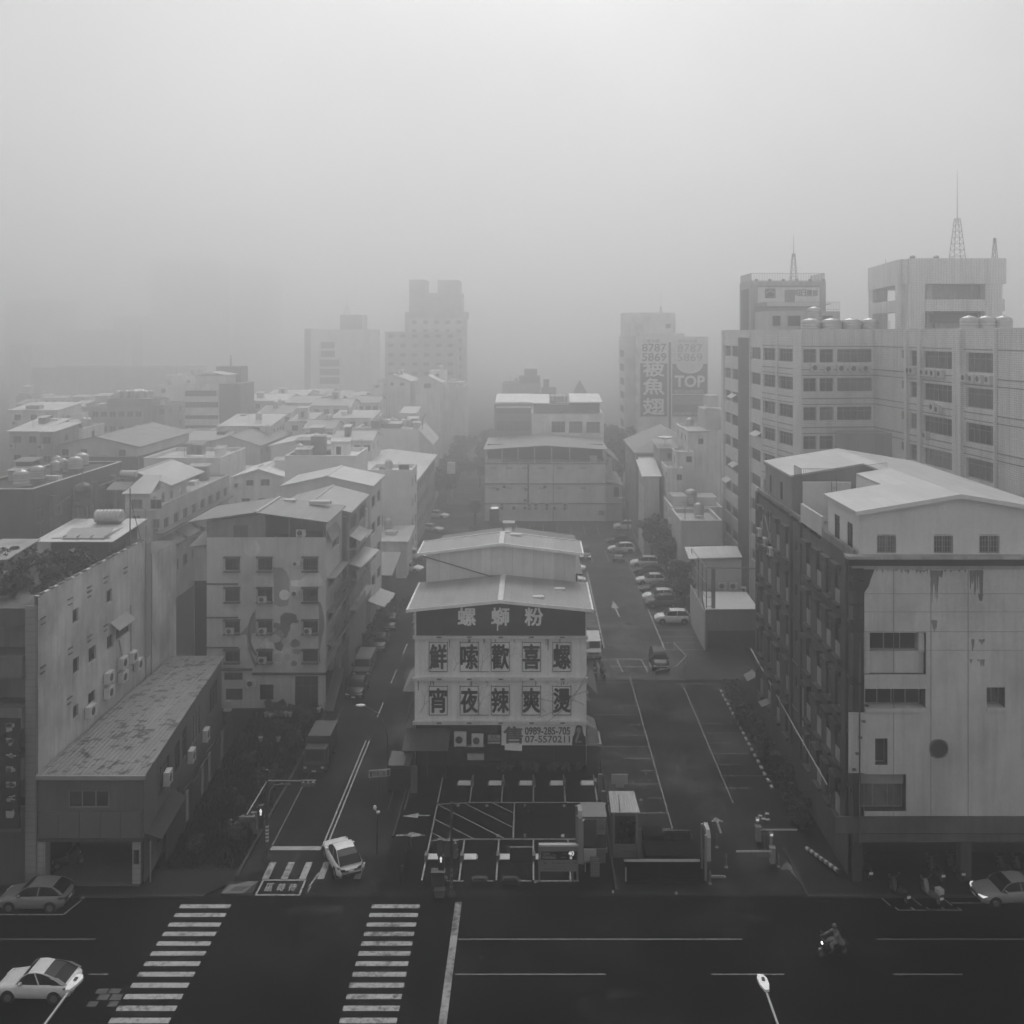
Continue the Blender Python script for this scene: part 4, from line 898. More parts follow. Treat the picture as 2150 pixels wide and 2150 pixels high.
for a, b in ((31.2, 32.2), (33.2, 34.8), (37, 39)): mb.box(a, 124.22, 37.0, b, 124.29, 38.3)
obj('opening', mb, M_plain(.08, .7), wl_)
mb = MB(); railing(mb, [(30.5, 124.4, 39.0), (40, 124.4, 39.0)], 1.1, .2, .02); railing(mb, [(30.5, 131, 39.0), (30.5, 124.4, 39.0)], 1.1, .2, .02); railing(mb, [(41, 131, 36.4), (49, 131, 36.4)], 1.3, .2, .02); obj('railing', mb, GALV, tb)
# stair tower with the builder's name
mb = MB(); mb.box(30.0, 131.3, 30, 40.3, 138.6, 43.2)
tw = obj('stair_tower', mb, M_wall(.30, .3, .15), tb)
mb = MB(); mb.box(29.96, 132.6, 31, 29.99, 137.5, 42.2); obj('opening', mb, M_plain(.13, .8), tw)
mb = MB(); mb.box(30.9, 131.2, 39.75, 39.4, 131.28, 42.35); obj('sign_panel', mb, M_plain(.44, .6), tw)
mb = MB(); mb.box(30.9, 131.1, 42.4, 39.4, 131.28, 42.6); mb.box(30.9, 131.1, 39.5, 39.4, 131.28, 39.72); mb.box(30.9, 131.1, 38.3, 39.4, 131.28, 38.6); mb.box(34.6, 131.14, 40.3, 36.0, 131.19, 42.0); obj('band', mb, M_plain(.2, .7), tw)
kt = 131.15 / F
def TX(px): return (px - CX) * kt
def TZ(py): return HC - (py - HY) * kt
mb = MB(); xa, xb, za, zb = TX(1607), TX(1628), TZ(625.5), TZ(606)
for b in ((xa, za, xb, za + .12), (xa, zb - .12, xb, zb), (xa, za, xa + .12, zb), (xb - .12, za, xb, zb)): mb.box(b[0], 131.1, b[1], b[2], 131.19, b[3])
xm = (xa + xb) / 2
mb.extr([(xa + .2, 131.1, za + .18), (xb - .2, 131.1, za + .18), (xb - .2, 131.1, za + .62), (xm, 131.1, za + .95), (xa + .2, 131.1, za + .62)], (0, .08, 0))
mb.extr([(xa + .2, 131.1, za + .8), (xm, 131.1, za + 1.08), (xb - .2, 131.1, za + .8), (xb - .2, 131.1, zb - .18), (xa + .2, 131.1, zb - .18)], (0, .08, 0))
obj('emblem', mb, M_plain(.1, .6), tw)
mb = MB()
for ch, px in zip('昭日建設', (1674.5, 1687, 1699.5, 1712)): put_text(mb, ch, (TX(px), 131.16, TZ(614.8)), .72, .85, .02)
obj('lettering', mb, M_plain(.09, .6), tw)
mb = MB(); railing(mb, [(30.1, 138.4, 43.2), (30.1, 131.5, 43.2), (40.2, 131.5, 43.2), (40.2, 138.4, 43.2)], 1.1, .22, .022)
for i in range(6): mb.box(30.6 + i * 1.85, 131.3, 43.2, 30.95 + i * 1.85, 131.6, 43.5)
obj('railing', mb, GALV, tw); mast(tw, (36.6, 134, 43.2), 4.0, .9, 2.6)
mb = MB(); mb.cyl((40.3, 132, 40.0), (41.2, 132, 40.1), .06, .06, 5); obj('spout', mb, GALV, tw)
for z, y in ((26.5, 141), (16.5, 140), (22.5, 126), (13.5, 145)):
    mb = MB(); mb.extr([(29.75, y - 1.8, z + .5), (29.75, y + 1.8, z + .5), (28.9, y + 1.8, z), (28.9, y - 1.8, z)], (0, 0, .05)); obj('awning', mb, M_plain(.35, .5), tb)
# ================================================================= left corner: stained white block, shed in front of it
XW = -32.25; HW = 18.9
STW = M_wall(.35, .28, .45)
wb = thing('stained_white_block', 'pale block with stained blank side wall, small windows and bushes on its roof', 'building', (-37, 62, 0))
def sw(px0, py0, px1, py1):   # photo box on the side wall -> hole (u along +Y from y=62)
    ya, yb = XW * F / (px0 - CX), XW * F / (px1 - CX); dm = (ya + yb) / 2
    return (ya - 62, Z(py1, dm), yb - 62, Z(py0, dm))
X1 = lambda x: 40 + .3106 * x
Y1 = lambda y: 1050 + .3106 * y
hol = [sw(X1(a), Y1(b), X1(c), Y1(d)) for a, b, c, d in ((362, 735, 402, 825), (592, 605, 627, 690), (365, 1065, 405, 1165), (470, 990, 520, 1090), (594, 912, 637, 1000), (365, 1385, 400, 1470), (467, 1295, 515, 1370), (655, 845, 748, 920), (620, 1195, 634, 1265))]
mb = MB(); wall_face(mb, (XW, 62), (XW, 79.2), 0, HW, hol, .2); wall_face(mb, (XW, 79.2), (XW, 86), 0, 17.3, [], .2)
mb.quad((XW, 79.2, 17.3), (XW - 9, 79.2, 17.3), (XW - 9, 79.2, HW), (XW, 79.2, HW)); mb.quad((XW, 86, 0), (XW - 9, 86, 0), (XW - 9, 86, 17.3), (XW, 86, 17.3)); mb.quad((XW - 9, 62, 0), (XW - 9, 86, 0), (XW - 9, 86, 17.3), (XW - 9, 62, 17.3))
mb.quad((XW, 62, HW), (XW, 79.2, HW), (XW - .25, 79.2, HW), (XW - .25, 62, HW)); mb.quad((XW - .25, 62, HW), (XW - .25, 79.2, HW), (XW - .25, 79.2, 17.2), (XW - .25, 62, 17.2))
obj('wall', mb, STW, wb)
for h in hol: window(wb, (XW, 62 + h[0], h[1]), math.pi / 2, h[2] - h[0], h[3] - h[1], .15, 'slide' if h[2] - h[0] > 1.0 else 'plain', FRAME_D)
mb = MB(); mb.quad((XW - 9, 62, 17.25), (XW, 62, 17.25), (XW, 86, 17.25), (XW - 9, 86, 17.25)); obj('roof_deck', mb, M_wall(.15, .3, .4), wb)
mb = MB(); wall_face(mb, (XW - 9, 62), (XW - .02, 62), 0, HW - .8, [(0, 2.0 + 3.3 * k, 8.3, 3.7 + 3.3 * k) for k in range(1, 5)], 1.2)
obj('front_wall', mb, M_wall(.10, .4, .4), wb)
mb = MB()
for k in range(1, 5): mb.box(XW - 9, 61.5, .5 + 3.3 * k, XW - .8, 61.98, 1.9 + 3.3 * k); mb.box(XW - 9, 63.1, .3 + 3.3 * k, XW - .8, 63.2, 4 + 3.3 * k)
obj('balcony', mb, M_wall(.16, .4, .4), wb)
mb = MB(); mb.box(XW - .75, 61.85, 0, XW - .03, 61.99, HW - .6); obj('corner_pier', mb, M_tile(.2, .45), wb)
ed = MB()
for i in range(14):
    y = 62.4 + i * 1.2 + random.uniform(-.2, .2); ed.box(XW - .2, y, HW + .002, XW + .06, y + random.uniform(.4, 1.0), HW + .08)
for px, py in ((340, 670), (470, 590), (580, 525), (715, 460), (340, 1005), (470, 920), (580, 850), (335, 1340), (155, 800), (155, 1130), (470, 620)):
    y = XW * F / (X1(px) - CX); z = Z(Y1(py), y); ed.box(XW, y - .25, z, XW + .12, y + .35, z + .06); ed.box(XW, y - .2, z - .38, XW + .1, y + .3, z - .33)
obj('ledge_chips', ed, M_wall(.13, .4, .4), wb)
for px, py in ((460, 1460), (585, 1230), (585, 1330), (680, 1130), (680, 1225), (750, 1090), (785, 1140)):
    y = XW * F / (X1(px) - CX); ac_unit(wb, (XW, y, max(7.45, Z(Y1(py), y))), math.pi / 2, .95, .8, .42)
mb = MB()
for px in (850, 888): 
    y = XW * F / (X1(px) - CX); mb.cyl((XW + .1, y, 7.3), (XW + .1, y, 17.5 + (2.5 if px < 860 else 0)), .06, .06, 6)
y = XW * F / (X1(870) - CX); mb.box(XW + .02, y - .4, 9, XW + .09, y + .4, 18.6)
y0_ = XW * F / (X1(750) - CX); mb.path([(XW + .08, y0_ - 2.2, 12.2), (XW + .1, y0_ - 1.6, 10.6), (XW + .1, y0_, 10.4), (XW + .08, y0_, 14.3)], .05, 5)
mb.extr([(XW, 72.6, 13.9), (XW, 75.6, 13.9), (XW + .7, 75.6, 13.3), (XW + .7, 72.6, 13.3)], (0, 0, .05))
obj('pipe', mb, M_plain(.2, .6), wb)
# rooftop room with corrugated roof, solar heater, towers
mb = MB(); mb.box(-38.6, 76.2, 17.26, -33.9, 81.5, 19.6); rm_ = obj('roof_room', mb, M_wall(.14, .4, .4), wb)
mb = MB(); mb.extr([(-39.6, 75.4, 19.45), (-33.3, 75.4, 19.45), (-33.3, 82.2, 19.95), (-39.6, 82.2, 19.95)], (0, 0, .07)); obj('roof', mb, M_roof(.62, 'X', .35, .12), rm_)
mb = MB(); mb.extr([(-37.6, 76.0, 19.62), (-34.2, 76.0, 19.62), (-34.2, 77.6, 20.1), (-37.6, 77.6, 20.1)], (0, 0, .06))
for i in range(4): mb.box(-37.5 + i * 1.08, 75.9, 19.6, -37.44 + i * 1.08, 79.5, 19.75 + .1)
obj('solar_collector', mb, M_plain(.25, .3), rm_)
tank(wb, (-35.9, 80.6, 19.5), .55, 2.4, True)
tw_ = tank(wb, (-39.0, 82.5, 20.6), .75, 1.7); tw_.material_slots[0].link = 'OBJECT'; tw_.material_slots[0].material = M_plain(.12, .5)
mb = MB()
for x in (-39.6, -38.4):
    for y in (82.0, 83.0): mb.cyl((x, y, 17.2), (x, y, 21.1), .05, .05, 5)
mb.path([(-41.5, 80.2, 17.5), (-41.5, 80.2, 20.4), (-39.6, 81.8, 22.2)], .04, 5); mb.path([(-40.9, 80.2, 20.1), (-39.9, 80.8, 20.9)], .04, 5); mb.cyl((-38.9, 82.2, 19.6), (-38.9, 82.2, 24.2), .06, .05, 6); mb.path([(-36.5, 82, 20), (-36.5, 82, 20.9), (-33.4, 82, 20.9), (-33.4, 82, 20)], .03, 4)
obj('tank_tower', mb, GALV, wb)
mb = MB(); mb.cyl((XW - .1, 76.4, 17), (XW - .1, 76.4, 23.6), .06, .04, 6); mb.path([(XW - .05, 76.4, 22.6), (XW + .0, 78.6, 18.4)], .03, 4); mb.path([(XW - .1, 76.4, 21.4), (XW - .9, 76.4, 20.8)], .03, 4); obj('mast', mb, M_plain(.07, .6), wb)
mb = MB(); mb.box(XW - 9, 70, 17.26, XW - 6.5, 74, 19.4); mb.extr([(XW - 9.2, 69.6, 19.4), (XW - 6.2, 69.6, 19.4), (XW - 6.2, 74.3, 19.9), (XW - 9.2, 74.3, 19.9)], (0, 0, .08)); obj('roof_shed', mb, M_wall(.3, .3), wb)
# vertical shop sign at the very edge
sg_ = MB(); sg_.box(-34.6, 61.15, 4.2, -33.05, 61.4, 11.2); si = obj('vertical_sign', sg_, M_plain(.02, .6), wb)
mb = MB(); rr = random.Random(11)
for i in range(7):
    z = 4.9 + i * .92
    for k in range(6): mb.box(-33.9 + rr.uniform(0, .5), 61.12, z + rr.uniform(0, .55), -33.7 + rr.uniform(.1, .5), 61.145, z + rr.uniform(.1, .6))
obj('sign_strokes', mb, M_plain(.25, .6), si)

# shed / workshop against it
SX0, SX1a, SX1b, SYb, SZ = -32.2, -25.35, -27.5, 84.0, 7.3
sh = thing('corner_workshop', 'low workshop with spotted sloping sheet roof and open garage front', 'building', (-28.8, 62, 0))
fpS = [(SX0, 62), (SX1a, 62), (SX1b, SYb), (SX0 + .3, SYb)]
def s2l(x): return 40 + .3106 * x
def s2y(y): return 1550 + .3106 * y
hf = [(U(s2l(332), 62) - SX0, Z(s2y(470), 62), U(s2l(610), 62) - SX0, Z(s2y(355), 62))]
mb = MB(); wall_face(mb, fpS[0], fpS[1], 2.95, SZ, hf, .15)
hs_ = []
for px, w_, z in ((900, 2.6, 5.0), (1050, 1.4, 4.3), (1115, 1.2, 4.4), (1195, 2.6, 4.4), (1300, 3.0, 4.5)): pass
hs_ = [(3.2, 4.3, 5.8, 6.1), (7.2, 3.9, 8.6, 6.0), (9.3, 3.9, 10.6, 6.2), (11.9, 3.9, 14.6, 6.2), (17.6, 4.0, 20.4, 6.2), (6.6, .2, 8.4, 2.6)]
wall_face(mb, fpS[1], fpS[2], 0, SZ, hs_, .15); wall_face(mb, fpS[2], fpS[3], 0, SZ + .2, [], .15)
obj('wall', mb, M_roof(.12, 'X', .35, .25, .7), sh)
window(sh, (SX0 + hf[0][0], 62, hf[0][1]), 0, hf[0][2] - hf[0][0], hf[0][3] - hf[0][1], .08, 'slide')
angS = math.atan2(SYb - 62, SX1b - SX1a); uS = Vector((math.cos(angS), math.sin(angS)))
for h in hs_:
    q = Vector(fpS[1]) + uS * h[0]; window(sh, (q.x, q.y, h[1]), angS, h[2] - h[0], h[3] - h[1], .08, 'slide', FRAME_D)
for u, z in ((4.5, 4.6), (10.9, 3.3), (15.4, 3.0)): q = Vector(fpS[1]) + uS * u; ac_unit(sh, (q.x, q.y, z), angS, .9, .9, .4)
RS = None
m, t, b = new_mat('spotted_sheet'); g_ = N(t, 'ShaderNodeNewGeometry')
n1 = ramp(t, noise(t, pos(t, 1.5, 1.9, 1), 1.0, 4, .6), .545, .60, 1, .22); n2 = ramp(t, noise(t, pos(t, 3, .22, 1), 1.6, 6, .7), .4, .7, 1.1, .8)
n3 = ramp(t, noise(t, pos(t), .35, 5), .3, .7, 1.06, .88)
gray(t, b, math_(t, 'MULTIPLY', n1, math_(t, 'MULTIPLY', n2, n3)), .23); b.inputs['Roughness'].default_value = .8
wv = N(t, 'ShaderNodeTexWave', bands_direction='X'); wv.inputs['Scale'].default_value = 1.0; t.links.new(g_.outputs['Position'], wv.inputs['Vector']); bump(t, b, wv.outputs['Fac'], .05, .7)
SPOT = m
mb = MB()
xm_ = lambda y: SX1a + (SX1b - SX1a) * (y - 62) / (SYb - 62)
mb.extr([(SX0, 61.75, SZ + .02), (SX1a + .2, 61.75, SZ + .02), (xm_(77) + .2, 77, SZ + .18), (SX0 + .2, 77, SZ + .18)], (0, 0, .09)); mb.extr([(SX0 + .2, 77.02, SZ + .06), (xm_(77) + .15, 77.02, SZ + .06), (SX1b + .2, SYb + .2, SZ + .12), (SX0 + .3, SYb + .2, SZ + .12)], (0, 0, .09))
ro = obj('roof', mb, SPOT, sh)
mb = MB(); mb.box(SX0, 61.55, SZ - .16, SX1a + .25, 61.74, SZ + .1); obj('gutter', mb, M_plain(.2, .5), ro)
mb = MB()
for i in range(5): mb.box(SX0 + .05 + i * 1.34, 61.86, 3.2, SX0 + 1.36 + i * 1.34, 61.98, 4.95)
obj('fascia_panel', mb, M_plain(.105, .6, 0, .4, .1), sh)
mb = MB(); mb.box(SX0, 61.9, 2.95, SX1a, 62.0, 3.15); mb.box(SX0 + .1, 62.9, 2.4, SX1a - .1, 63.1, 2.95); obj('lintel', mb, M_wall(.07, .3), sh)
mb = MB(); mb.box(SX0 - .3, 61.95, .13, SX0 + .45, 62.6, 2.9); mb.box(SX1a - .75, 61.95, .13, SX1a - .2, 62.4, 2.9); p_ = obj('column', mb, M_tile(.24, .4), sh)
mb = MB(); mb.box(SX1a - .63, 61.9, 1.5, SX1a - .3, 61.945, 2.4); obj('notice', mb, M_plain(.02, .4), p_)
mb = MB(); mb.box(SX0 + .5, 66.5, .13, SX1a - .1, 66.6, 2.95); mb.quad((SX0, 62, 2.96), (SX1a, 62, 2.96), (SX1a, 66.5, 2.96), (SX0, 66.5, 2.96)); mb.box(SX0 - .1, 62.5, 0.13, SX0 + .02, 66.5, 2.95); obj('garage_wall', mb, M_wall(.035, .3), sh)
mb = MB(); mb.box(SX0 + .4, 61.8, .13, SX1a - .2, 66.5, .2); obj('garage_floor', mb, M_wall(.10, .2, .3), sh)
mb = MB(); q1 = Vector(fpS[1]) + uS * .2
mb.extr([(q1.x + .05, q1.y, 3.3), (q1.x + .05 + uS.x * 6.2, q1.y + uS.y * 6.2, 3.3), (q1.x + 1.05 + uS.x * 6.2, q1.y + uS.y * 6.2, 2.7), (q1.x + .95, q1.y + 0.4, 2.7)], (0, 0, .06)); obj('side_awning', mb, M_plain(.04, .7, 0, .1), sh)
mb = MB()
for i in range(5): mb.cyl((SX1a + .3, 62.3, .7 + i * .22), (SX1a - .05, 65.2, .7 + i * .22), .02, .02, 4)
mb.cyl((SX1a + .3, 62.3, 0), (SX1a + .3, 62.3, 2.8), .05, .05, 6); obj('rail_rack', mb, M_plain(.2, .5), sh)

# ================================================================= mural house
dm_ = 91.5; MX0, MX1 = U(434, dm_), U(684, dm_)
MW = M_wall(.38, .22, .2)
mu = thing('mural_house', 'grey apartment house with a faded mural, moon disc and barred windows', 'building', ((MX0 + MX1) / 2, dm_, 0))
Mx = lambda x: 380 + .2484 * x
My = lambda y: 1020 + .2484 * y
wr = [(a, b, c, d) for a, c in ((372, 497), (648, 772), (1030, 1158)) for b, d in ((605, 716), (862, 978), (1135, 1245), (1385, 1490))]
hm = fr(dm_, MX0, [(Mx(a), My(b), Mx(c), My(d)) for a, b, c, d in wr])
hm2 = fr(dm_, MX0, [(Mx(665), My(1680), Mx(782), My(1810)), (Mx(962), My(1610), Mx(1160), My(1885)), (Mx(375), My(1715), Mx(520), My(1812)), (Mx(362), My(1580), Mx(520), My(1642))])
ztop = Z(My(435), dm_)
mb = MB(); wall_face(mb, (MX0, dm_), (MX1, dm_), 0, ztop, hm + hm2, .2); wall_face(mb, (MX0, 99), (MX0, dm_), 0, 17.6, []); wall_face(mb, (MX1, 99), (MX0, 99), 0, 17.6, [])
obj('wall', mb, MW, mu)
for h in hm + hm2: window(mu, (MX0 + h[0], dm_, h[1]), 0, h[2] - h[0], h[3] - h[1], .15, 'bars' if (h in hm2 and h is not hm2[1]) else 'slide', FRAME_D)
hd = MB(); cg = MB()
for h in hm:
    hd.box(MX0 + h[0] - .08, dm_ - .45, h[3] + .02, MX0 + h[2] + .08, dm_ - .002, h[3] + .1); hd.box(MX0 + h[0] - .08, dm_ - .42, h[1] - .1, MX0 + h[2] + .08, dm_ - .002, h[1] - .02)
    cg = MB()
    for i in range(8):
        x = MX0 + h[0] + (h[2] - h[0]) * i / 7; cg.cyl((x, dm_ - .4, h[1]), (x, dm_ - .4, h[3]), .012, .012, 4)
    for z in (h[1] + .05, h[1] + .5, h[3] - .05): cg.box(MX0 + h[0], dm_ - .41, z, MX0 + h[2], dm_ - .39, z + .03)
    obj('window_cage', cg, M_plain(.12, .6), mu)
hdo = obj('window_hood', hd, M_wall(.10, .3), mu)
for k in (5, 2, 10, 6, 7, 11): 
    h = hm[k]; 
    if k in (2, 5, 6, 7, 10): ac_unit(mu, (MX0 + h[0] + .55, dm_ - .05, h[1] + .02), 0, .75, .55, .3)
ac_unit(mu, (U(Mx(598), dm_), dm_, Z(My(1690), dm_)), 0, .85, .65, .35); ac_unit(mu, (U(Mx(977), dm_), dm_, Z(My(668), dm_)), 0, .8, .4, .35); ac_unit(mu, (U(Mx(970), dm_), dm_, Z(My(925), dm_)), 0, .8, .5, .35); ac_unit(mu, (U(Mx(1027), dm_ + 1), dm_ + .6, ztop + .05), 0, .9, .6, .3)
mb = MB()
for py in (828, 1112, 1365): mb.box(MX0 - .02, dm_ - .12, Z(My(py), dm_) - .07, U(Mx(485), dm_), dm_ - .003, Z(My(py), dm_) + .05)
mb.box(U(Mx(350), dm_), dm_ - .25, Z(My(1556), dm_), U(Mx(605), dm_), dm_ - .003, Z(My(1542), dm_)); mb.box(U(Mx(605), dm_), dm_ - .25, Z(My(1592), dm_), MX1, dm_ - .003, Z(My(1578), dm_))
obj('ledge', mb, M_wall(.09, .3), mu)
for pth in ([(805, 425), (815, 600)], [(1060, 405), (1028, 440), (1018, 600)]):
    mb = MB(); mb.path([(U(Mx(x), dm_), dm_ - .08, Z(My(y), dm_)) for x, y in pth], .05, 6); obj('drain_pipe', mb, M_plain(.4, .5), mu)
# top storey of corrugated sheet, open at the right
dt = dm_ + .05; zel, zr_ = 17.9, 18.85; xr_ = U(542.7, dm_)
tx0, tx1 = MX0, U(Mx(715), dm_); TOPM = M_roof(.24, 'X', .3, .3, .7)
hw_ = fr(dt, tx0, [(Mx(445), My(335), Mx(567), My(437))])
mb = MB(); wall_face(mb, (tx0, dt), (tx1, dt), ztop, zel + .1, hw_, .1); mb.poly([(tx0, dt, zel + .1), (tx1, dt, zel + .1), (tx1, dt, zr_ - .06), (tx0 + 1.5, dt, zel + .22)]); mb.quad((tx1, dt, ztop), (tx1, dt + 3, ztop), (tx1, dt + 3, zr_ - .1), (tx1, dt, zr_ - .1)); mb.quad((tx1, dt + 3, ztop), (MX1, dt + 3, ztop), (MX1, dt + 3, zel), (tx1, dt + 3, zr_ - .1)); mb.box(U(Mx(908), dm_), dt, ztop, U(Mx(918), dm_), dt + .15, zr_ - .5); mb.box(MX1 - .3, dt, ztop, MX1 - .15, dt + .2, zel); mb.quad((tx0, 99, ztop), (tx0, dt, ztop), (tx0, dt, zel), (tx0, 99, zel))
obj('top_storey', mb, TOPM, mu); window(mu, (tx0 + hw_[0][0], dt, hw_[0][1]), 0, hw_[0][2] - hw_[0][0], hw_[0][3] - hw_[0][1], .06, 'bars', FRAME_D)
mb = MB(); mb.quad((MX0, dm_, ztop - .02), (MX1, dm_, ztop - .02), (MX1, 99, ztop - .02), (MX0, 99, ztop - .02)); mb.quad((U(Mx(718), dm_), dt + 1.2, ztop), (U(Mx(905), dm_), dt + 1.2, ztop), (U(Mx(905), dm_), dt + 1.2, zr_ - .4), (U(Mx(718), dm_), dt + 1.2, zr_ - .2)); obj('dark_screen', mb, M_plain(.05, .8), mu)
mb = MB(); roof_gable(mb, U(396, 91.2), U(690, 91.0), 90.9, 99.3, zel + .02, zr_, 'y', .1, xr_); ro_ = obj('roof', mb, M_roof(.24, 'X', .35, .2), mu)
mb = MB(); mb.box(xr_ + .8, 97.6, 18.75, xr_ + 2.0, 98.4, 18.95); mb.box(xr_ + 3.5, 97.3, 18.5, xr_ + 5.6, 98.2, 18.85); obj('skylight', mb, M_plain(.35, .4), ro_)
mb = MB()
for y in (90.85, 99.35): 
    a = (xr_, y, zr_ + .08); b = (U(690, 91.0), y, zel + .1); mb.cyl(a, b, .06, .06, 5)
mb.cyl((xr_, 90.85, zr_ + .14), (xr_, 99.35, zr_ + .14), .09, .09, 5); obj('ridge_cap', mb, M_plain(.42, .4), ro_)
# lower wing at the left
wx0 = U(Mx(95), dm_)
mb = MB(); wall_face(mb, (wx0, dm_ + .4), (MX0, dm_ + .4), Z(My(812), dm_), Z(My(520), dm_), []); wall_face(mb, (wx0, 96), (wx0, dm_ + .4), 0, Z(My(520), dm_), []); obj('wing_wall', mb, M_wall(.26, .3), mu)
mb = MB(); wall_face(mb, (wx0, dm_ + .7), (MX0, dm_ + .7), 0, Z(My(812), dm_), []); obj('wing_base', mb, M_wall(.045, .3), mu)
mb = MB(); mb.extr([(wx0 - .3, dm_, Z(My(522), dm_)), (MX0 + .05, dm_, Z(My(500), dm_)), (MX0 + .05, 95.5, Z(My(440), dm_)), (wx0 - .3, 95.5, Z(My(470), dm_))], (0, 0, .08)); obj('wing_roof', mb, M_roof(.24, 'X', .3), mu)
# street side: balconies and oriels
mb = MB(); wall_face(mb, (MX1, dm_), (MX1, 99.2), 3.4, 17.6, [(1.2, 4.4, 6.8, 5.9), (1.2, 7.6, 6.8, 9.0), (1.2, 10.8, 6.8, 12.3), (3, 14.4, 6.4, 15.6)], .5); obj('street_wall', mb, MW, mu)
mb = MB(); mb.quad((MX1 - .5, dm_ + .2, 0), (MX1 - .5, 99.2, 0), (MX1 - .5, 99.2, 3.4), (MX1 - .5, dm_ + .2, 3.4)); mb.quad((MX1 - .5, dm_, 3.4), (MX1, dm_, 3.4), (MX1, 99.2, 3.4), (MX1 - .5, 99.2, 3.4)); obj('shopfront', mb, M_wall(.03, .3), mu)
for z in (4.4, 7.6, 10.8): window(mu, (MX1, dm_ + 1.2, z), math.pi / 2, 5.6, 1.4, .4, 'slide', FRAME_D)
window(mu, (MX1, dm_ + 3, 14.4), math.pi / 2, 3.4, 1.2, .4, 'slide', FRAME_D)
mb = MB()
for z in (5.95, 9.1, 12.4): mb.box(MX1 + .003, dm_ + .4, z - .1, MX1 + .9, 98.8, z + .02)
mb.extr([(MX1 + .003, dm_ + .3, 17.0), (MX1 + .003, 96.5, 17.0), (MX1 + .55, 96.5, 15.9), (MX1 + .55, dm_ + .3, 15.9)], (0, 0, .05)); mb.box(MX1 + .003, dm_ + .8, 3.4, MX1 + .5, 99, 3.7)
obj('balcony_slab', mb, M_wall(.2, .3), mu)
mb = MB()
for z in (3.75, 6.95, 10.1): mb.box(MX1 + .75, dm_ + .4, z, MX1 + .85, 98.8, z + .9)
for z in (6.0, 9.1): railing(mb, [(MX1 + .85, dm_ + .4, z), (MX1 + .85, 98.8, z)], .6, .25, .02)
mb.box(MX1 + .2, dm_ + 7.2, 3.6, MX1 + .5, dm_ + 7.5, 17); obj('balcony_front', mb, M_wall(.13, .3), mu)
# the mural itself
def mp(px, py): return (U(Mx(px), dm_), Z(My(py), dm_))
def mural(nm, pts, v, k=.006):
    mb = MB(); 
    # windows cut through: paint is a thin skin on the wall, so keep it to polygons that miss the openings or pass under their hoods
    mb.extr([(x, dm_ - .002, z) for x, z in [mp(*p) for p in pts]], (0, -k, 0)); return obj(nm, mb, M_wall(v, .2, .45), mu)
def circ(cx, cy, r, a0=0, a1=360, n=26, sx=1): return [(cx + r * sx * math.cos(math.radians(a0 + (a1 - a0) * i / n)), cy - r * math.sin(math.radians(a0 + (a1 - a0) * i / n))) for i in range(n)]
mural('painted_moon', circ(600, 530, 70), .7)
mural('painted_moon', circ(875, 922, 45), .62, .010)
mural('painted_arm', [(495, 745), (560, 735), (610, 722), (646, 722), (700, 745), (735, 790), (745, 830), (700, 800), (640, 790), (630, 850), (560, 835), (500, 810)], .45)
mural('painted_hair', [(776, 690), (850, 690), (895, 730), (915, 790), (915, 860), (920, 900), (912, 960), (905, 1010), (840, 1025), (785, 1000), (786, 860), (780, 760)], .23)
mural('painted_leaf', [(500, 1255), (560, 1190), (600, 1100), (632, 1040), (632, 1120), (632, 1240), (600, 1250), (590, 1330), (600, 1410), (632, 1500), (640, 1550), (600, 1480), (565, 1380), (555, 1260)], .22)
mural('painted_cloth', [(700, 1300), (740, 1280), (800, 1290), (850, 1330), (900, 1360), (860, 1420), (850, 1500), (800, 1500), (785, 1380), (690, 1370), (668, 1350)], .55)
mural('painted_hair', [(840, 1100), (880, 1070), (930, 1075), (975, 1090), (980, 1130), (1000, 1150), (935, 1180), (900, 1260), (850, 1400), (800, 1380), (785, 1330), (800, 1270), (785, 1240), (840, 1160)], .16, .012)
mural('painted_arm', [(900, 1260), (950, 1300), (1000, 1270), (1010, 1370), (960, 1400), (930, 1470), (985, 1560), (960, 1570), (880, 1480), (855, 1420), (870, 1330)], .38, .016)
mural('painted_cloth', [(925, 800), (1010, 795), (1085, 740), (1160, 735), (1200, 800), (1205, 845), (1165, 850), (1020, 850), (930, 850)], .52)
mural('painted_leaf', [(1165, 980), (1185, 1000), (1210, 1110), (1212, 1200), (1190, 1300), (1170, 1400), (1180, 1500), (1165, 1490), (1163, 1250), (1166, 1130)], .2)
mural('painted_arc', circ(905, 1240, 340, 150, 220, 16) + list(reversed(circ(905, 1240, 322, 150, 220, 16))), .13, .02)

rr = random.Random(31)
for k in range(9):       # painted petals and folds round the figure
    x, y = ((800, 1180), (830, 1250), (870, 1310), (790, 1290), (960, 1330), (985, 1400), (900, 1450), (840, 1450), (950, 1500))[k]; a = rr.uniform(0, 6.28); L = rr.uniform(45, 75)
    pts = [(x + L * math.cos(a + t_) * (.35 + .65 * abs(math.cos(t_ * .5))) * (1 if k % 2 else .8), y + L * math.sin(a + t_) * .55) for t_ in [2 * math.pi * i / 9 for i in range(9)]]
    mural('painted_petal', pts, (.19, .24, .3, .36)[k % 4], .018 + .003 * k)
mural('painted_face', circ(955, 1185, 26, sx=1.2), .5, .05)
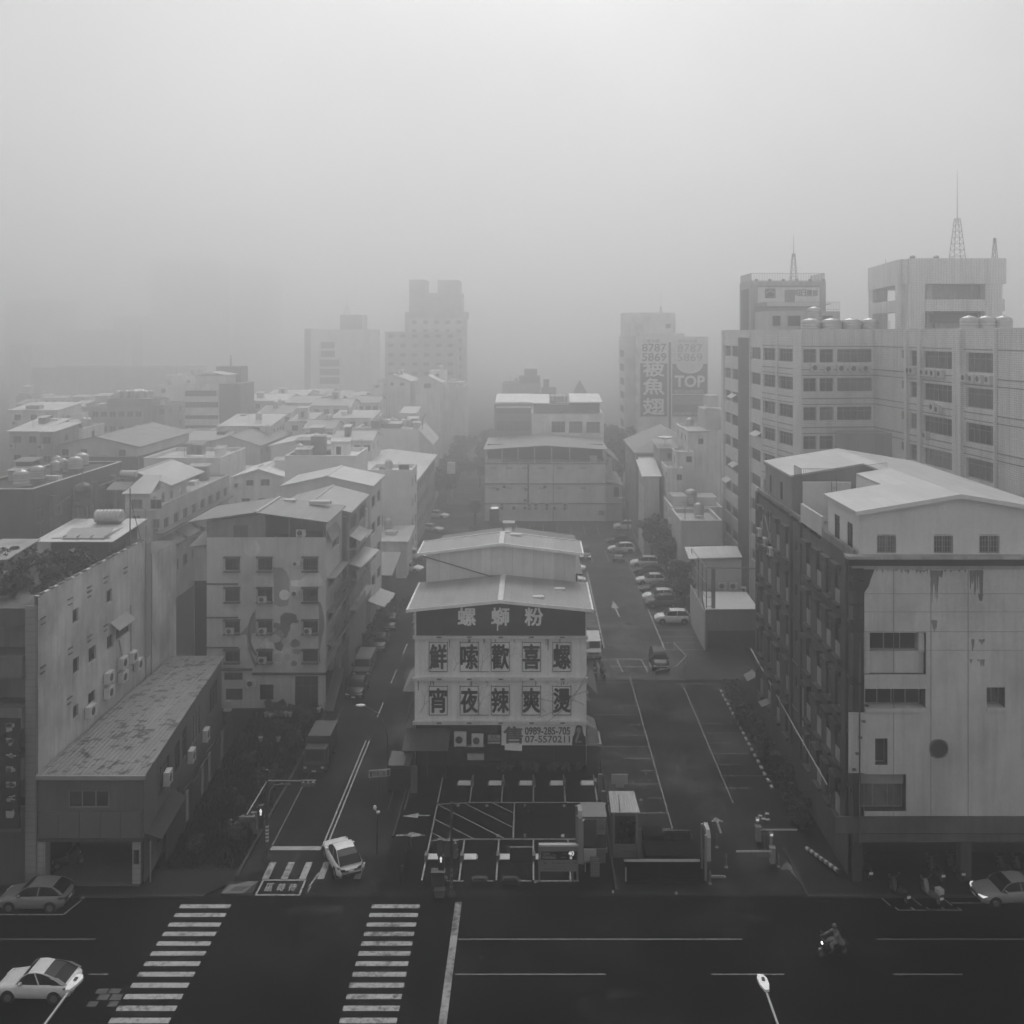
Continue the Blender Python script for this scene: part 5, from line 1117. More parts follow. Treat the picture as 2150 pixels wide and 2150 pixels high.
# ================================================================= streets behind
def house(name, label, px0, px1, ptop, d, depth, tone, roof='flat', rise=1.0, rtone=.4, nf=0, nr=0, nl=0, rows=3, group=None, axis='y', cat='building', wh=1.2, step=3.2, ww=1.3, oh=.4, fr_=None, streak=.3, pxr=False):
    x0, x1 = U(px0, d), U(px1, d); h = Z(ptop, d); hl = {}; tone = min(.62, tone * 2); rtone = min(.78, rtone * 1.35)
    if nf: hl[0] = grid(0, x1 - x0, nf, h - .8, step, rows, min(ww, (x1 - x0) / nf * .7), wh)
    if fr_: hl[0] = fr(d, x0, fr_)
    if nr: hl[1] = grid(0, depth, nr, h - .8, step, rows, min(ww, depth / nr * .7), wh)
    if nl: hl[3] = grid(0, depth, nl, h - .8, step, rows, min(ww, depth / nl * .7), wh)
    r = building(name, label, cat, rect(x0, x1, d, d + depth), h, M_wall(tone, streak, .2), roof, M_roof(rtone, 'X' if axis == 'y' else 'Y', .4, .12) if roof != 'flat' else M_wall(rtone, .2), hl, 0, group, rise=rise, axis=axis, oh=oh, deep=.2)
    if d < 270 and x1 - x0 > 4 and px1 < 1000: clutter(r, x0 + .5, x1 - .5, d + .5, d + depth - .5, h - .5 if roof == 'flat' else h + rise * .45, 5 if roof == 'flat' else 2, int(px0 * 7 + d))
    if roof == 'flat' and d < 320 and x1 - x0 > 3:       # rooftop clutter: a tank, a hut, an aerial
        q = RC.random(); xx = x0 + (x1 - x0) * RC.uniform(.25, .75)
        if q < .6: tank(r, (xx, d + depth * .6, h - .5), .75, 1.3)
        if q > .3:
            mb = MB(); mb.cyl((x0 + (x1 - x0) * .2, d + depth * .4, h - .5), (x0 + (x1 - x0) * .2, d + depth * .4, h + 2.2), .05, .04, 4); mb.cyl((x0 + (x1 - x0) * .2 - .6, d + depth * .4, h + 1.9), (x0 + (x1 - x0) * .2 + .6, d + depth * .4, h + 1.9), .03, .03, 4); obj('aerial', mb, DARK, r)
    if roof != 'flat' and nf and d < 250:
        ac_unit(r, (x0 + (x1 - x0) * .12, d, h - 2.8), 0, .9, .7, .35)
    return r
RC = random.Random(77)
GH = 'houses of the hazy quarter'
def clutter(r, x0, x1, y0, y1, z, n, seed):
    """sheds, stairheads, ducts and tanks that people have put on a roof"""
    q = random.Random(seed); q_ = []
    for k in range(n):
        w_, dp, h = q.uniform(.9, 2.8), q.uniform(.9, 2.6), q.choice((.6, .9, 1.3, 1.8, 2.2)); x, y = q.uniform(x0, max(x0 + .1, x1 - w_)), q.uniform(y0, max(y0 + .1, y1 - dp))
        if any(x < b[1] + .15 and x + w_ > b[0] - .15 and y < b[3] + .15 and y + dp > b[2] - .15 for b in q_): continue
        q_.append((x, x + w_, y, y + dp)); t_ = q.random()
        if t_ < .22: tank(r, (x + w_ / 2, y + dp / 2, z), .65, 1.2); continue
        mb = MB(); mb.box(x, y, z - .3, x + w_, y + dp, z + h); b_ = obj('roof_box', mb, M_wall(q.choice((.12, .2, .3, .42, .5)), .35, .3), r)
        if h > 1: mb = MB(); o = q.uniform(.15, .4); mb.extr([(x - o, y - o, z + h + .01), (x + w_ + o, y - o, z + h + .01), (x + w_ + o, y + dp + o, z + h + .3), (x - o, y + dp + o, z + h + .3)], (0, 0, .07)); obj('lid', mb, M_roof(q.choice((.2, .45, .6)), 'X', .4, .3), b_)
        if h > 1.5: mb = MB(); mb.box(x + w_ * .3, y - .02, z + .3, x + w_ * .3 + .7, y - .003, z + 1.5); obj('opening', mb, M_plain(.06, .7), b_)
    mb = MB()
    for k in range(max(1, n // 2)): x, y = q.uniform(x0, x1), q.uniform(y0, y1); L_ = q.uniform(1.2, 2.6); mb.cyl((x, y, z - .1), (x, y, z + L_), .035, .03, 4); mb.cyl((x - .5, y, z + L_ - .2), (x + .5, y, z + L_ - .2), .02, .02, 4)
    obj('aerial', mb, DARK, r)
# row houses beyond the mural house
a = building('row_house', 'row house beside the mural house with a two tone gabled sheet roof', 'building', rect(-27.2, -19.4, 100, 110.5), 17.2, M_wall(.24, .3), 'gable', M_roof(.36, 'X', .4, .1), {1: grid(0, 10.5, 2, 16.4, 3.2, 4, 3.6, 1.5)}, rise=1.0, oh=.35, group='row houses along the side street')
mb = MB()
for z in (13.2, 10, 6.8): mb.box(-19.39, 100.3, z, -18.5, 110.2, z + .12); mb.box(-18.62, 100.3, z + .12, -18.5, 105, z + .95)
mb.extr([(-19.39, 100.5, 14.6), (-19.39, 106, 14.6), (-18.2, 106, 14.0), (-18.2, 100.5, 14.0)], (0, 0, .06)); obj('balcony', mb, M_wall(.3, .3), a)
mb = MB(); mb.extr([(-19.39, 100.6, 11.6), (-18.2, 100.6, 11.2), (-17.6, 109, 11.2), (-19.39, 109, 11.6)], (0, 0, .06)); obj('sheet_canopy', mb, M_plain(.3, .5), a)
mb = MB(); mb.box(-19.39, 109.4, 13.6, -19.2, 110.3, 15.8); obj('shop_sign', mb, M_plain(.42, .5), a)
b = building('row_house', 'row house with a plain white gabled roof above a pale blank front', 'building', rect(-29.6, -19.3, 113, 121), 17.9, M_wall(.45, .15, .12), 'gable', M_roof(.55, 'X', .4, .05), {1: grid(0, 8, 2, 16.4, 3.2, 4, 2.6, 1.4)}, rise=1.1, oh=.4, group='row houses along the side street')
mb = MB()
for i, z in enumerate((4.6, 4.2, 3.9)): mb.extr([(-19.4, 111.5 + i * 3, z), (-19.4, 114 + i * 3, z), (-17.4, 114 + i * 3, z - .7), (-17.4, 111.5 + i * 3, z - .7)], (0, 0, .06))
obj('awning', mb, M_plain(.26, .5), b)
c = house('lean_to', 'single storey pale lean-to with a sheet roof under the blank wall', 778, 853, 1137, 140, 7, .3, 'shed', .7, .42, group=None)
tag(building('canopy_shed', 'low shed with a wide grey sloping canopy over parked scooters', 'shed', rect(-22.8, -18.9, 124, 131), 4.6, M_wall(.06, .3), 'shed', M_roof(.2, 'X', .4), rise=1.0, oh=.6), None, None)
g1 = building('blank_wall_block', 'tall pale block whose blank windowless wall faces the viewer', 'building', rect(U(773, 150), U(864, 150), 150, 157), 14.4, M_wall(.55, .15, .15), 'flat', M_wall(.6, .1), {1: grid(0, 7, 2, 13, 3.2, 4, 1.6, 1.4)})
mb = MB(); mb.box(-21.5, 152.5, 13.95, -20, 153.5, 14.9); obj('roof_plants', mb, LEAF, g1)
g2 = building('terrace_row', 'long terrace with bright white double gabled sheet roofs', 'building', rect(-36, -19.7, 158, 174), 11.6, M_wall(.26, .3), 'gable', M_roof(.62, 'X', .5, .05), {1: grid(0, 16, 5, 10.6, 3.2, 3, 1.6, 1.5)}, rise=1.1, oh=.5)
g3 = building('terrace_row', 'far half of the white roofed terrace with a split ridge', 'building', rect(-38, -19.9, 176, 192), 11.4, M_wall(.24, .3), 'gable', M_roof(.56, 'X', .5, .05), {1: grid(0, 16, 5, 10.4, 3.2, 3, 1.6, 1.5)}, rise=1.1, oh=.5)
g4 = building('walled_roof_block', 'pale block with a plain white parapet wall and a slatted box on its roof', 'building', rect(U(598, 138), U(747, 138), 138, 148), 18.2, M_wall(.55, .1, .1), 'flat', M_plain(.62, .5))
mb = MB(); mb.box(-33.2, 142, 17.7, -31.2, 144, 20.6); s_ = obj('water_tower', mb, M_wall(.22, .3), g4); tank(g4, (-34.6, 141, 17.7), .7, 1.2)
clutter(g4, U(604, 138), U(740, 138), 139, 147, 17.7, 6, 12); clutter(g1, -25.5, -20.5, 151, 156.5, 13.9, 3, 4)
g5 = house('gable_house', 'white gabled house with two dark windows under its eaves and a wall unit', 490, 598, 1002, 140, 12, .36, 'gable', 1.1, .58, fr_=[(516, 1008, 532, 1020), (547, 1006, 566, 1020), (507, 1046, 525, 1054), (542, 1046, 560, 1054)]); ac_unit(g5, (U(499, 140), 140, Z(1024, 140)), 0, 1, .8, .4)
# ---- long rows at the left
A1 = building('long_tenement', 'long dark tenement seen end on with tanks along its flat roof', 'building', rect(-70, -61, 116, 141), 17.0, M_wall(.09, .4, .4), 'flat', M_plain(.42, .5), {1: grid(0, 25, 6, 14.8, 3.2, 4, 2.0, 2.2)}, par=.3)
mb = MB()
for y in (120, 126, 131, 137): mb.box(-60.99, y, 0, -60.4, y + 1.1, 15.5)
obj('pier', mb, M_wall(.13, .4), A1)
for x, y in ((-64, 119), (-64, 123), (-63.5, 132), (-64.5, 136)): tank(A1, (x, y, 16.7), .95, 1.5)
clutter(A1, -69, -62, 117, 140, 16.7, 9, 5)
A2 = building('corner_house', 'pale corner house with a sheet roofed attic and a solar heater', 'building', rect(U(262, 121), -48.6, 121, 152), 13.4, M_wall(.34, .3), 'flat', M_plain(.3, .6), {1: grid(0, 31, 9, 11.6, 3.2, 3, 1.8, 1.5), 0: fr(121, U(262, 121), [(277, 1083, 294, 1103), (320, 1090, 334, 1110)])}, par=.2)
mb = MB(); wall_face(mb, (U(262, 121), 121.1), (-48.8, 121.1), 13.4, 15.6, [(.8, 13.7, 2.2, 14.9), (3.2, 13.7, 4.6, 14.9)], .1); wall_face(mb, (-48.8, 121.1), (-48.8, 134), 13.4, 15.6, [(1, 13.7, 2, 15), (4, 13.7, 5, 15), (7, 13.7, 8, 15), (10, 13.7, 11, 15)], .1); at_ = obj('attic_wall', mb, M_wall(.4, .1), A2)
mb = MB(); mb.extr([(U(258, 121), 120.6, 15.6), (-48.4, 120.6, 15.6), (-49.5, 127, 17.0), (U(262, 121), 127, 17.0)], (0, 0, .12)); roof_gable(mb, -58, -48.3, 127.2, 140, 15.6, 17.4, 'y', .12); obj('attic_roof', mb, M_roof(.48, 'X', .4, .08), at_)
for u in (.8, 3.2): window(A2, (U(262, 121) + u, 121.1, 13.7), 0, 1.4, 1.2, .05, 'slide')
mb = MB(); mb.extr([(-54.6, 121.6, 15.95), (-52, 121.6, 15.95), (-52, 124, 16.6), (-54.6, 124, 16.6)], (0, 0, .1)); obj('solar_collector', mb, M_plain(.12, .3), A2); tank(A2, (-53.2, 125.2, 16.5), .5, 2.2, True)
mb = MB()
for i in range(4): mb.extr([(-48.59, 123 + i * 6, 9.2), (-48.59, 127.5 + i * 6, 9.2), (-46.6, 127.5 + i * 6, 8.4), (-46.6, 123 + i * 6, 8.4)], (0, 0, .08))
mb.box(-48.59, 122, 10.2, -47.4, 151, 10.4); obj('awning', mb, M_wall(.14, .3), A2)
building('attic_block', 'white flat roofed attic block behind the corner house', 'building', rect(U(302, 152.5), U(462, 152.5), 152.5, 166), Z(962, 152.5) , M_wall(.42, .1), 'flat', M_plain(.55, .5))
clutter(A2, -60, -50, 141, 151, 13.2, 6, 9)
for o_ in list(C.objects):
    if o_.get('label') == 'white flat roofed attic block behind the corner house': clutter(o_, U(305, 152.5), U(455, 152.5), 153.5, 165, Z(962, 152.5) - .5, 6, 3)
A3 = building('wide_gable_hall', 'wide white gabled hall with patched grey sheet roof and dark lower storey', 'building', rect(U(113, 162), U(290, 162), 162, 186), Z(938, 162), M_wall(.38, .15), 'gable', M_roof(.26, 'X', .4, .35), {0: fr(162, U(113, 162), [(129, 943, 144, 957), (168, 943, 183, 957), (249, 944, 264, 958)]), 1: grid(0, 24, 6, 14.2, 3.2, 2, 1.4, 1.3)}, rise=1.7, oh=.5)
mb = MB(); mb.box(U(112, 162), 161.7, 0, U(292, 162), 161.98, Z(959, 162)); mb.box(U(290, 162), 162, 0, U(290, 162) + .3, 186, Z(959, 162)); obj('lower_storey', mb, M_wall(.08, .3), A3)
house('dark_flats', 'dark flats with a row of rooftop tanks and a lit stair hut', 172, 300, 856, 205, 16, .13, 'flat', 1, .2, 7, 3, rows=3, ww=1.8)
h_ = house('flats_stair_hut', 'dark upper block of the flats with three pale tanks', 226, 318, 838, 206.5, 8, .11, 'flat', 1, .2)
for i in range(5): tank(h_, (U(236 + i * 17, 207), 210, Z(838, 206.5) - .4), .8, 1.4)
house('side_house', 'low dark side house joined to the flats', 300, 347, 851, 209, 12, .12, 'flat', 1, .25, 3, 2, rows=3)
house('roof_hut', 'small grey house with a white lid roof at the edge of town', 20, 121, 862, 190, 10, .24, 'shed', .8, .5, 3, 0, rows=1, axis='x')
house('roof_hut', 'narrow grey annex next to the small grey house', 122, 147, 872, 192, 8, .24, 'flat', 1, .5, 1, rows=1)
house('edge_house', 'dark edge house with a slanting white sheet roof', 20, 84, 906, 165, 10, .16, 'shed', 1.2, .5, 2, 1, rows=3)
house('edge_house', 'dark narrow house with a small white canopy roof', 84, 112, 907, 160, 9, .12, 'shed', .6, .52, 1, 1, rows=3)
house('edge_house', 'grey house with a broad flat lid roof behind the hall', 112, 172, 900, 172, 9, .22, 'flat', 1, .48, 2, 1, rows=2)
house('white_house', 'plain white house with two small dark windows in the haze', 325, 392, 810, 262, 14, .4, 'flat', 1, .5, fr_=[(338, 816, 348, 825)])
house('white_house', 'taller white house with two dark openings behind the white one', 343, 404, 789, 268, 14, .4, 'flat', 1, .5, fr_=[(351, 797, 360, 806), (391, 798, 399, 806)])
t_ = house('balcony_tower', 'five storey tower with pale balconies, gabled roof hut and dark side', 386, 459, 806, 232, 12, .30, 'flat', 1, .3, fr_=[(388, 820, 455, 832), (388, 844, 458, 856), (388, 872, 458, 880), (388, 893, 458, 905)])
mb = MB(); mb.box(U(410, 233), 233, Z(806, 232), U(476, 233), 240, Z(789, 232)); roof_gable(mb, U(406, 233), U(480, 233), 232.5, 241, Z(789, 232), Z(783, 232), 'y', .2); obj('roof_hut', mb, M_wall(.44, .1), t_)
mb = MB(); mb.box(U(459, 232) + .01, 232.5, 0, U(503, 232), 244, Z(806, 232)); mb.box(U(442, 236), 240.2, Z(806, 232), U(495, 236), 246, Z(771, 236)); mb.cyl((U(477, 240), 243, Z(771, 236)), (U(477, 240), 243, Z(745, 240)), .25, .1, 6); obj('shaded_side_block', mb, M_wall(.15, .2), t_)  # side face's shade is put into this block's darker colour
house('long_hazy_block', 'long low block fading into fog beneath the distant towers', 66, 398, 772, 385, 20, .16, 'flat', 1, .2)
house('edge_tower', 'faint dark tower at the rim of the fog', 20, 66, 724, 420, 20, .25, 'flat', 1, .2)
house('hazy_slab', 'faint broad slab block with a set back top', 116, 262, 693, 540, 24, .4, 'flat', 1, .2)
house('hazy_slab_top', 'faint stepped top storey rising behind the broad slab', 238, 300, 664, 550, 20, .45, 'flat', 1, .2)
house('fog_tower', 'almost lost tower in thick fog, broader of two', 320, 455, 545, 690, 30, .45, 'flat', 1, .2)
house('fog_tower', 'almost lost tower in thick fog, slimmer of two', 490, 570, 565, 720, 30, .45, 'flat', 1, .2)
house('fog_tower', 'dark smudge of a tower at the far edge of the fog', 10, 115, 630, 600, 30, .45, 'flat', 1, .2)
# ---- middle distance, left of the street
house('gable_house', 'white house with a pale lean roof and a dark rear roof', 462, 566, 895, 192, 12, .36, 'shed', 1.3, .42, 1, 5, rows=2, axis='x', fr_=[(530, 897, 545, 909)])
house('dark_roof_row', 'row under a dark patched sheet roof running away from view', 420, 545, 936, 178, 22, .16, 'gable', 1.8, .12, 0, 6, rows=2, axis='y')
house('gable_hall', 'grey gabled hall with white roof sheets beside a slatted tower', 569, 708, 936, 178, 14, .22, 'gable', 1.2, .52, 0, 2, rows=2)
house('small_shop', 'small grey shop with a sheet roof between two alleys', 608, 652, 885, 200, 10, .22, 'shed', .9, .3, 2, rows=2)
house('mid_house', 'pale house with a flat grey lid and one white canopy', 698, 782, 878, 212, 10, .32, 'shed', .8, .36, 3, 2, rows=2)
house('mid_house', 'pale narrow house with a white sill roof beside the blank gable', 747, 780, 899, 203, 10, .34, 'flat', 1, .5, 1, rows=2)
B10 = house('blank_gable', 'tall pale blank gable with clutter and an antenna on top', 778, 880, 902, 200, 14, .40, 'flat', 1, .4, 0, 4, rows=4, streak=.12)
mb = MB(); mb.extr([(U(880, 200), 200, 0), (U(909, 200), 200, 0), (U(909, 200), 200, Z(934, 200)), (U(880, 200), 200, Z(903, 200))], (0, 14, 0)); obj('sloping_wing', mb, M_wall(.38, .12), B10)
mb = MB(); mb.box(U(779, 201), 201, Z(902, 200), U(797, 201), 205, Z(884, 201)); mb.path([(U(884, 201), 203, Z(904, 200)), (U(886, 201), 203, Z(880, 200)), (U(892, 201), 203, Z(872, 200))], .1, 5); mb.box(U(800, 203), 203, Z(902, 200), U(840, 203), 207, Z(893, 200)); obj('roof_clutter', mb, M_wall(.12, .3), B10)
for i in range(3): tank(B10, (U(808 + i * 16, 203), 208, Z(902, 200) - .5), .8, 1.3)
house('roof_cabin', 'pale cabin with a door on the roofs behind the blank gable', 842, 872, 868, 222, 8, .42, 'shed', .8, .4, 1, rows=1)
house('pale_flats', 'pale flats with a low gable and two dark attic windows', 793, 861, 800, 262, 16, .40, 'gable', 1.6, .5, fr_=[(819, 803, 827, 810), (839, 803, 849, 810)])
house('pale_flats', 'narrow darker flats between the pale ones', 861, 872, 800, 264, 16, .2, 'flat', 1, .4)
house('pale_flats', 'pale flats with a white gabled hut on top by the street', 872, 925, 803, 262, 16, .39, 'gable', 1.8, .56, 0, 3, rows=5, fr_=[(890, 805, 905, 815)])
house('pale_flats', 'plain pale flats closing the row at the far street edge', 925, 975, 812, 268, 16, .38, 'flat', 1, .45, 0, 4, rows=6)
house('white_hut', 'tiny white hut on the pale flats roofs', 780, 803, 806, 258, 8, .36, 'flat', 1, .55, fr_=[(787, 808, 796, 814)])
house('white_hut', 'white stair hut on top of the pale flats', 901, 934, 779, 272, 8, .36, 'flat', 1, .55, fr_=[(914, 784, 922, 793)])
for i, (px0, px1, pt, d, dp, tn, lb) in enumerate(((505, 600, 842, 246, 18, .5, 'wide white low roof in the haze beside the balcony tower'), (560, 640, 832, 268, 18, .4, 'pale flat roof in the haze behind the wide white one'), (600, 708, 846, 240, 14, .3, 'grey hall roof with a thin white edge in the haze'), (655, 735, 852, 226, 12, .24, 'open roofed hall on slim posts in the haze'), (682, 760, 836, 268, 14, .3, 'dull flat roof in the haze below the antenna block'), (640, 690, 828, 290, 14, .32, 'small pale roof in the haze under the antenna block'), (735, 795, 846, 246, 12, .2, 'dark flat roof in the haze left of the pale flats'), (545, 610, 868, 214, 12, .18, 'dark terrace roof in the haze with pale rails'), (640, 700, 900, 190, 10, .2, 'cluttered dark yard roof before the pale house'), (700, 780, 925, 176, 10, .3, 'low pale roof before the blank gable'), (380, 470, 925, 186, 12, .3, 'low pale yard building behind the dark roof row'))):
    house('low_house', lb, px0, px1, pt, d, dp, .22, 'gable', 1.2, tn, 4, 2, rows=2, axis='x', group='low roofs in the haze')
# ---- the many small roofs that fill the quarter
occ = []
rq_ = random.Random(404)
for o_ in list(C.objects):
    if o_.parent is None and o_.get('category') == 'building':
        b = [WL[c_.name] + Vector(v) - Vector(c_.location) + Vector(c_.location) for c_ in o_.children if c_.type == 'MESH' and c_.name.split('.')[0] == 'wall' for v in c_.bound_box]
        if b: occ.append((min(p[0] for p in b), max(p[0] for p in b), min(p[1] for p in b), max(p[1] for p in b)))
nq = 0
for _ in range(2500):
    if nq >= 95: break
    d = rq_.uniform(158, 330); px0 = rq_.uniform(30, 760); wm_ = rq_.uniform(4.5, 9.5); dp = rq_.uniform(5, 11); x0 = U(px0, d); x1 = x0 + wm_
    if x1 > -22.5 or any(x0 < b[1] + .2 and x1 > b[0] - .2 and d < b[3] + .2 and d + dp > b[2] - .2 for b in occ): continue
    occ.append((x0, x1, d, d + dp)); nq += 1
    h = rq_.choice((9.5, 11.5, 12.5, 13.5, 15, 16)) + rq_.uniform(-.6, .6) - (3 if d < 190 else 0); rk = rq_.choice(('gable', 'gable', 'shed', 'flat', 'flat', 'shed')); ax = rq_.choice('xy'); tn = rq_.choice((.2, .3, .4, .5, .55)); rt = rq_.choice((.2, .3, .45, .6, .7))
    r_ = building('small_house', 'small low house packed among the hazy roofs left of the side street', 'building', rect(x0, x1, d, d + dp), h, M_wall(tn, .3, .2), rk, M_roof(rt, ax.upper() if rk == 'gable' and ax == 'x' else 'X', .4, .15) if rk != 'flat' else M_wall(rt, .2), {0: grid(0, wm_, rq_.choice((1, 2, 2, 3)), h - .7, 3.1, 2, 1.2, 1.2), 1: grid(0, dp, 2, h - .7, 3.1, 1, 1.2, 1.2)}, 0, 'small hazy houses', rise=rq_.uniform(.6, 1.5), axis=ax, oh=.35, deep=.18)
    if rk == 'flat':
        mb = MB(); a_, b_ = x0 + wm_ * .2, x0 + wm_ * rq_.uniform(.5, .75); mb.box(a_, d + dp * .3, h - .5, b_, d + dp * .8, h + 2.0); hu = obj('roof_room', mb, M_wall(rq_.choice((.25, .4, .5)), .2), r_); mb = MB(); mb.extr([(a_ - .4, d + dp * .25, h + 2.02), (b_ + .4, d + dp * .25, h + 2.02), (b_ + .4, d + dp * .85, h + 2.5), (a_ - .4, d + dp * .85, h + 2.5)], (0, 0, .1)); obj('room_roof', mb, M_roof(.6, 'X', .4, .1), hu)
        if rq_.random() < .6: tank(r_, (x0 + wm_ * .85, d + dp * .5, h - .5), .7, 1.3)
    elif rq_.random() < .5:
        mb = MB(); mb.extr([(x0 - .1, d - 1.3, h - 2.2), (x1 + .1, d - 1.3, h - 2.2), (x1 + .1, d - .02, h - 1.6), (x0 - .1, d - .02, h - 1.6)], (0, 0, .08)); obj('canopy', mb, M_roof(.55, 'X', .4, .15), r_)
# ---- fog towers in the middle
T = house('stepped_tower', 'tall stepped tower with two square heads in the fog', 858, 975, 668, 340, 16, .2, 'flat', 1, .25, 5, 2, rows=12, ww=1.6, wh=1.3)
mb = MB()
for a, b_, y0, y1 in ((859, 893, 587, 616), (919, 964, 588, 616), (859, 969, 615, 656), (850, 859.5, 655, 700), (858, 980, 655, 669)): mb.box(U(a, 342), 342, Z(y1, 342), U(b_, 342), 354, Z(y0, 342))
obj('tower_heads', mb, M_wall(.32, .2), T)
house('tower_annex', 'dark annex with a sloping shoulder in front of the stepped tower', 808, 958, 697, 325, 14, .15, 'flat', 1, .2, 6, rows=8, ww=1.8, wh=1.2)
K = house('antenna_block', 'pale office block with a dark window stack and a roof spire', 652, 782, 692, 372, 18, .26, 'flat', 1, .3, fr_=[(673, 718, 703, 732), (673, 736, 703, 750), (671, 755, 713, 770), (671, 774, 713, 788), (671, 792, 713, 806)])
mb = MB(); mb.box(U(714, 374), 374, Z(692, 374), U(760, 374), 386, Z(661, 374)); mb.box(U(638, 372), 373, 0, U(652, 372) - .02, 386, Z(690, 372)); obj('roof_block', mb, M_wall(.22, .2), K); mast(K, (U(726, 376), 378, Z(661, 374)), 3.4, 2.4, 5)
# ---- middle of the view
dmid = 182.7; mx0, mx1 = U(1018, dmid), U(1272, dmid)
M2 = building('courtyard_block', 'pale three storey block with a shaded open roof storey and a row of wall units', 'building', rect(mx0, mx1, dmid, dmid + 19), Z(972, dmid), M_wall(.62, .2, .2), 'flat', M_plain(.5, .5), {}, par=.3)
mb = MB(); mb.box(mx0, dmid - .05, Z(972, dmid), mx0 + .3, dmid + .3, Z(944, dmid)); mb.box(mx1 - .3, dmid, Z(972, dmid), mx1, dmid + .3, Z(946, dmid))
for px in (1053, 1086, 1121, 1157, 1195): mb.box(U(px, dmid), dmid, Z(972, dmid), U(px, dmid) + .22, dmid + .25, Z(940, dmid))
mb.box(U(1239, dmid), dmid + .1, Z(971, dmid), U(1254, dmid), dmid + 1, Z(958, dmid)); obj('post', mb, M_plain(.3, .6), M2)
mb = MB(); mb.box(mx0 + .2, dmid + 6, Z(972, dmid), mx1 - .2, dmid + 6.2, Z(940, dmid)); obj('back_wall', mb, M_wall(.07, .3), M2)
mb = MB(); roof_gable(mb, mx0 - .3, mx1 + .4, dmid - .6, dmid + 20, Z(944.5, dmid), Z(936, dmid), 'y', .15); mb.extr([(mx1 + .1, dmid - .3, Z(950, dmid)), (U(1301, dmid), dmid - .3, Z(971, dmid)), (U(1301, dmid), dmid + 14, Z(971, dmid)), (mx1 + .1, dmid + 14, Z(950, dmid))], (0, 0, .12)); obj('roof', mb, M_roof(.28, 'X', .4, .15), M2)
mb = MB()
for z, xe in ((Z(972, dmid) + .0, mx1), (Z(1014.5, dmid), mx1), (Z(1056, dmid), U(1306, dmid))): mb.box(mx0 - .05, dmid - .25, z - .2, xe + .05, dmid - .003, z + .05)
obj('ledge', mb, M_wall(.2, .3), M2)
mb = MB(); mb.box(mx1 + .01, dmid + .1, 0, U(1306, dmid), dmid + 12, Z(1018, dmid)); sw_ = obj('side_wing', mb, M_wall(.32, .2), M2)
mb = MB(); mb.extr([(mx1 + .01, dmid - .2, Z(1011, dmid)), (U(1309, dmid), dmid - .2, Z(1020, dmid)), (U(1304, dmid), dmid + 10, Z(1008, dmid)), (mx1 + .01, dmid + 10, Z(1003, dmid))], (0, 0, .15)); obj('wing_roof', mb, M_roof(.5, 'Y', .4, .1), sw_)
for r_ in ((1289, 1023, 1299, 1043), (1257, 1073, 1269, 1081)): window(M2, (U(r_[0], dmid), dmid + (.1 if r_[0] > 1272 else 0) - .03, Z(r_[3], dmid)), 0, U(r_[2], dmid) - U(r_[0], dmid), Z(r_[1], dmid) - Z(r_[3], dmid), 0, 'slide', FRAME_D)
mb = MB()
for px in (1030, 1063, 1095, 1131, 1169, 1218):
    for py in (983, 1025): mb.box(U(px, dmid), dmid - .3, Z(py, dmid), U(px + 13, dmid), dmid - .004, Z(py - 1.3, dmid))
mb.box(U(1107.5, dmid), dmid - .2, Z(1056, dmid), U(1110.5, dmid), dmid - .004, Z(972, dmid)); mb.box(U(1161, dmid), dmid - .08, Z(1094, dmid), U(1162, dmid), dmid - .004, Z(972, dmid))
for px, py in ((1059, 1021), (1045, 1026), (1144, 1021), (1103, 1049), (1105, 1027)): mb.box(U(px - 3, dmid), dmid - .5, Z(py + 3, dmid), U(px + 3, dmid), dmid - .3, Z(py - 2, dmid))
obj('stain_ledge', mb, M_wall(.12, .4), M2)
for px, n_, w_, hh in ((1080, 1, 1, .8), (1103, 1, 1, .8), (1112, 2, .9, 1.2), (1126, 2, .9, 1.3), (1149, 2, .9, 1.3), (1165, 1, .9, .7), (1187, 2, .9, 1.3), (1055, 2, .9, 1.5)): ac_unit(M2, (U(px, dmid), dmid, Z(1070, dmid)), 0, w_, hh, .4, n_)
mb = MB(); mb.box(U(1032, dmid), dmid - .5, Z(1067, dmid), U(1046, dmid), dmid - .35, Z(1064, dmid)); obj('lit_tube', mb, M_emit(1, 1.2), M2)
mb = MB(); mb.box(U(1028, dmid), dmid - .25, 0, U(1048, dmid), dmid - .005, Z(1069, dmid)); obj('shop_opening', mb, M_wall(.04, .2), M2)
dk = 204.0
M3 = building('glazed_block', 'pale block with three big square windows, roof lids and a glazed bay', 'building', rect(U(1040, dk), U(1268, dk), dk, dk + 18), Z(870, dk), M_wall(.58, .12), 'flat', M_plain(.6, .5), {0: fr(dk, U(1040, dk), [(1158, 885, 1187, 908), (1195, 885, 1223, 909), (1231, 886, 1260, 909)])}, par=.3)
mb = MB(); mb.box(U(1038, dk), dk - .4, 0, U(1116, dk), dk - .02, Z(848, dk)); gb = obj('glazed_bay', mb, M_wall(.22, .2), M3)
for r_ in ((1042, 858, 1114, 868), (1042, 884, 1112, 905)): window(M3, (U(r_[0], dk), dk - .46, Z(r_[3], dk)), 0, U(r_[2], dk) - U(r_[0], dk), Z(r_[1], dk) - Z(r_[3], dk), 0, 'slide')
mb = MB(); mb.box(U(1042, dk), dk - .6, Z(856, dk), U(1115, dk), dk - .41, Z(853, dk)); obj('bay_canopy', mb, M_plain(.55, .5), M3)
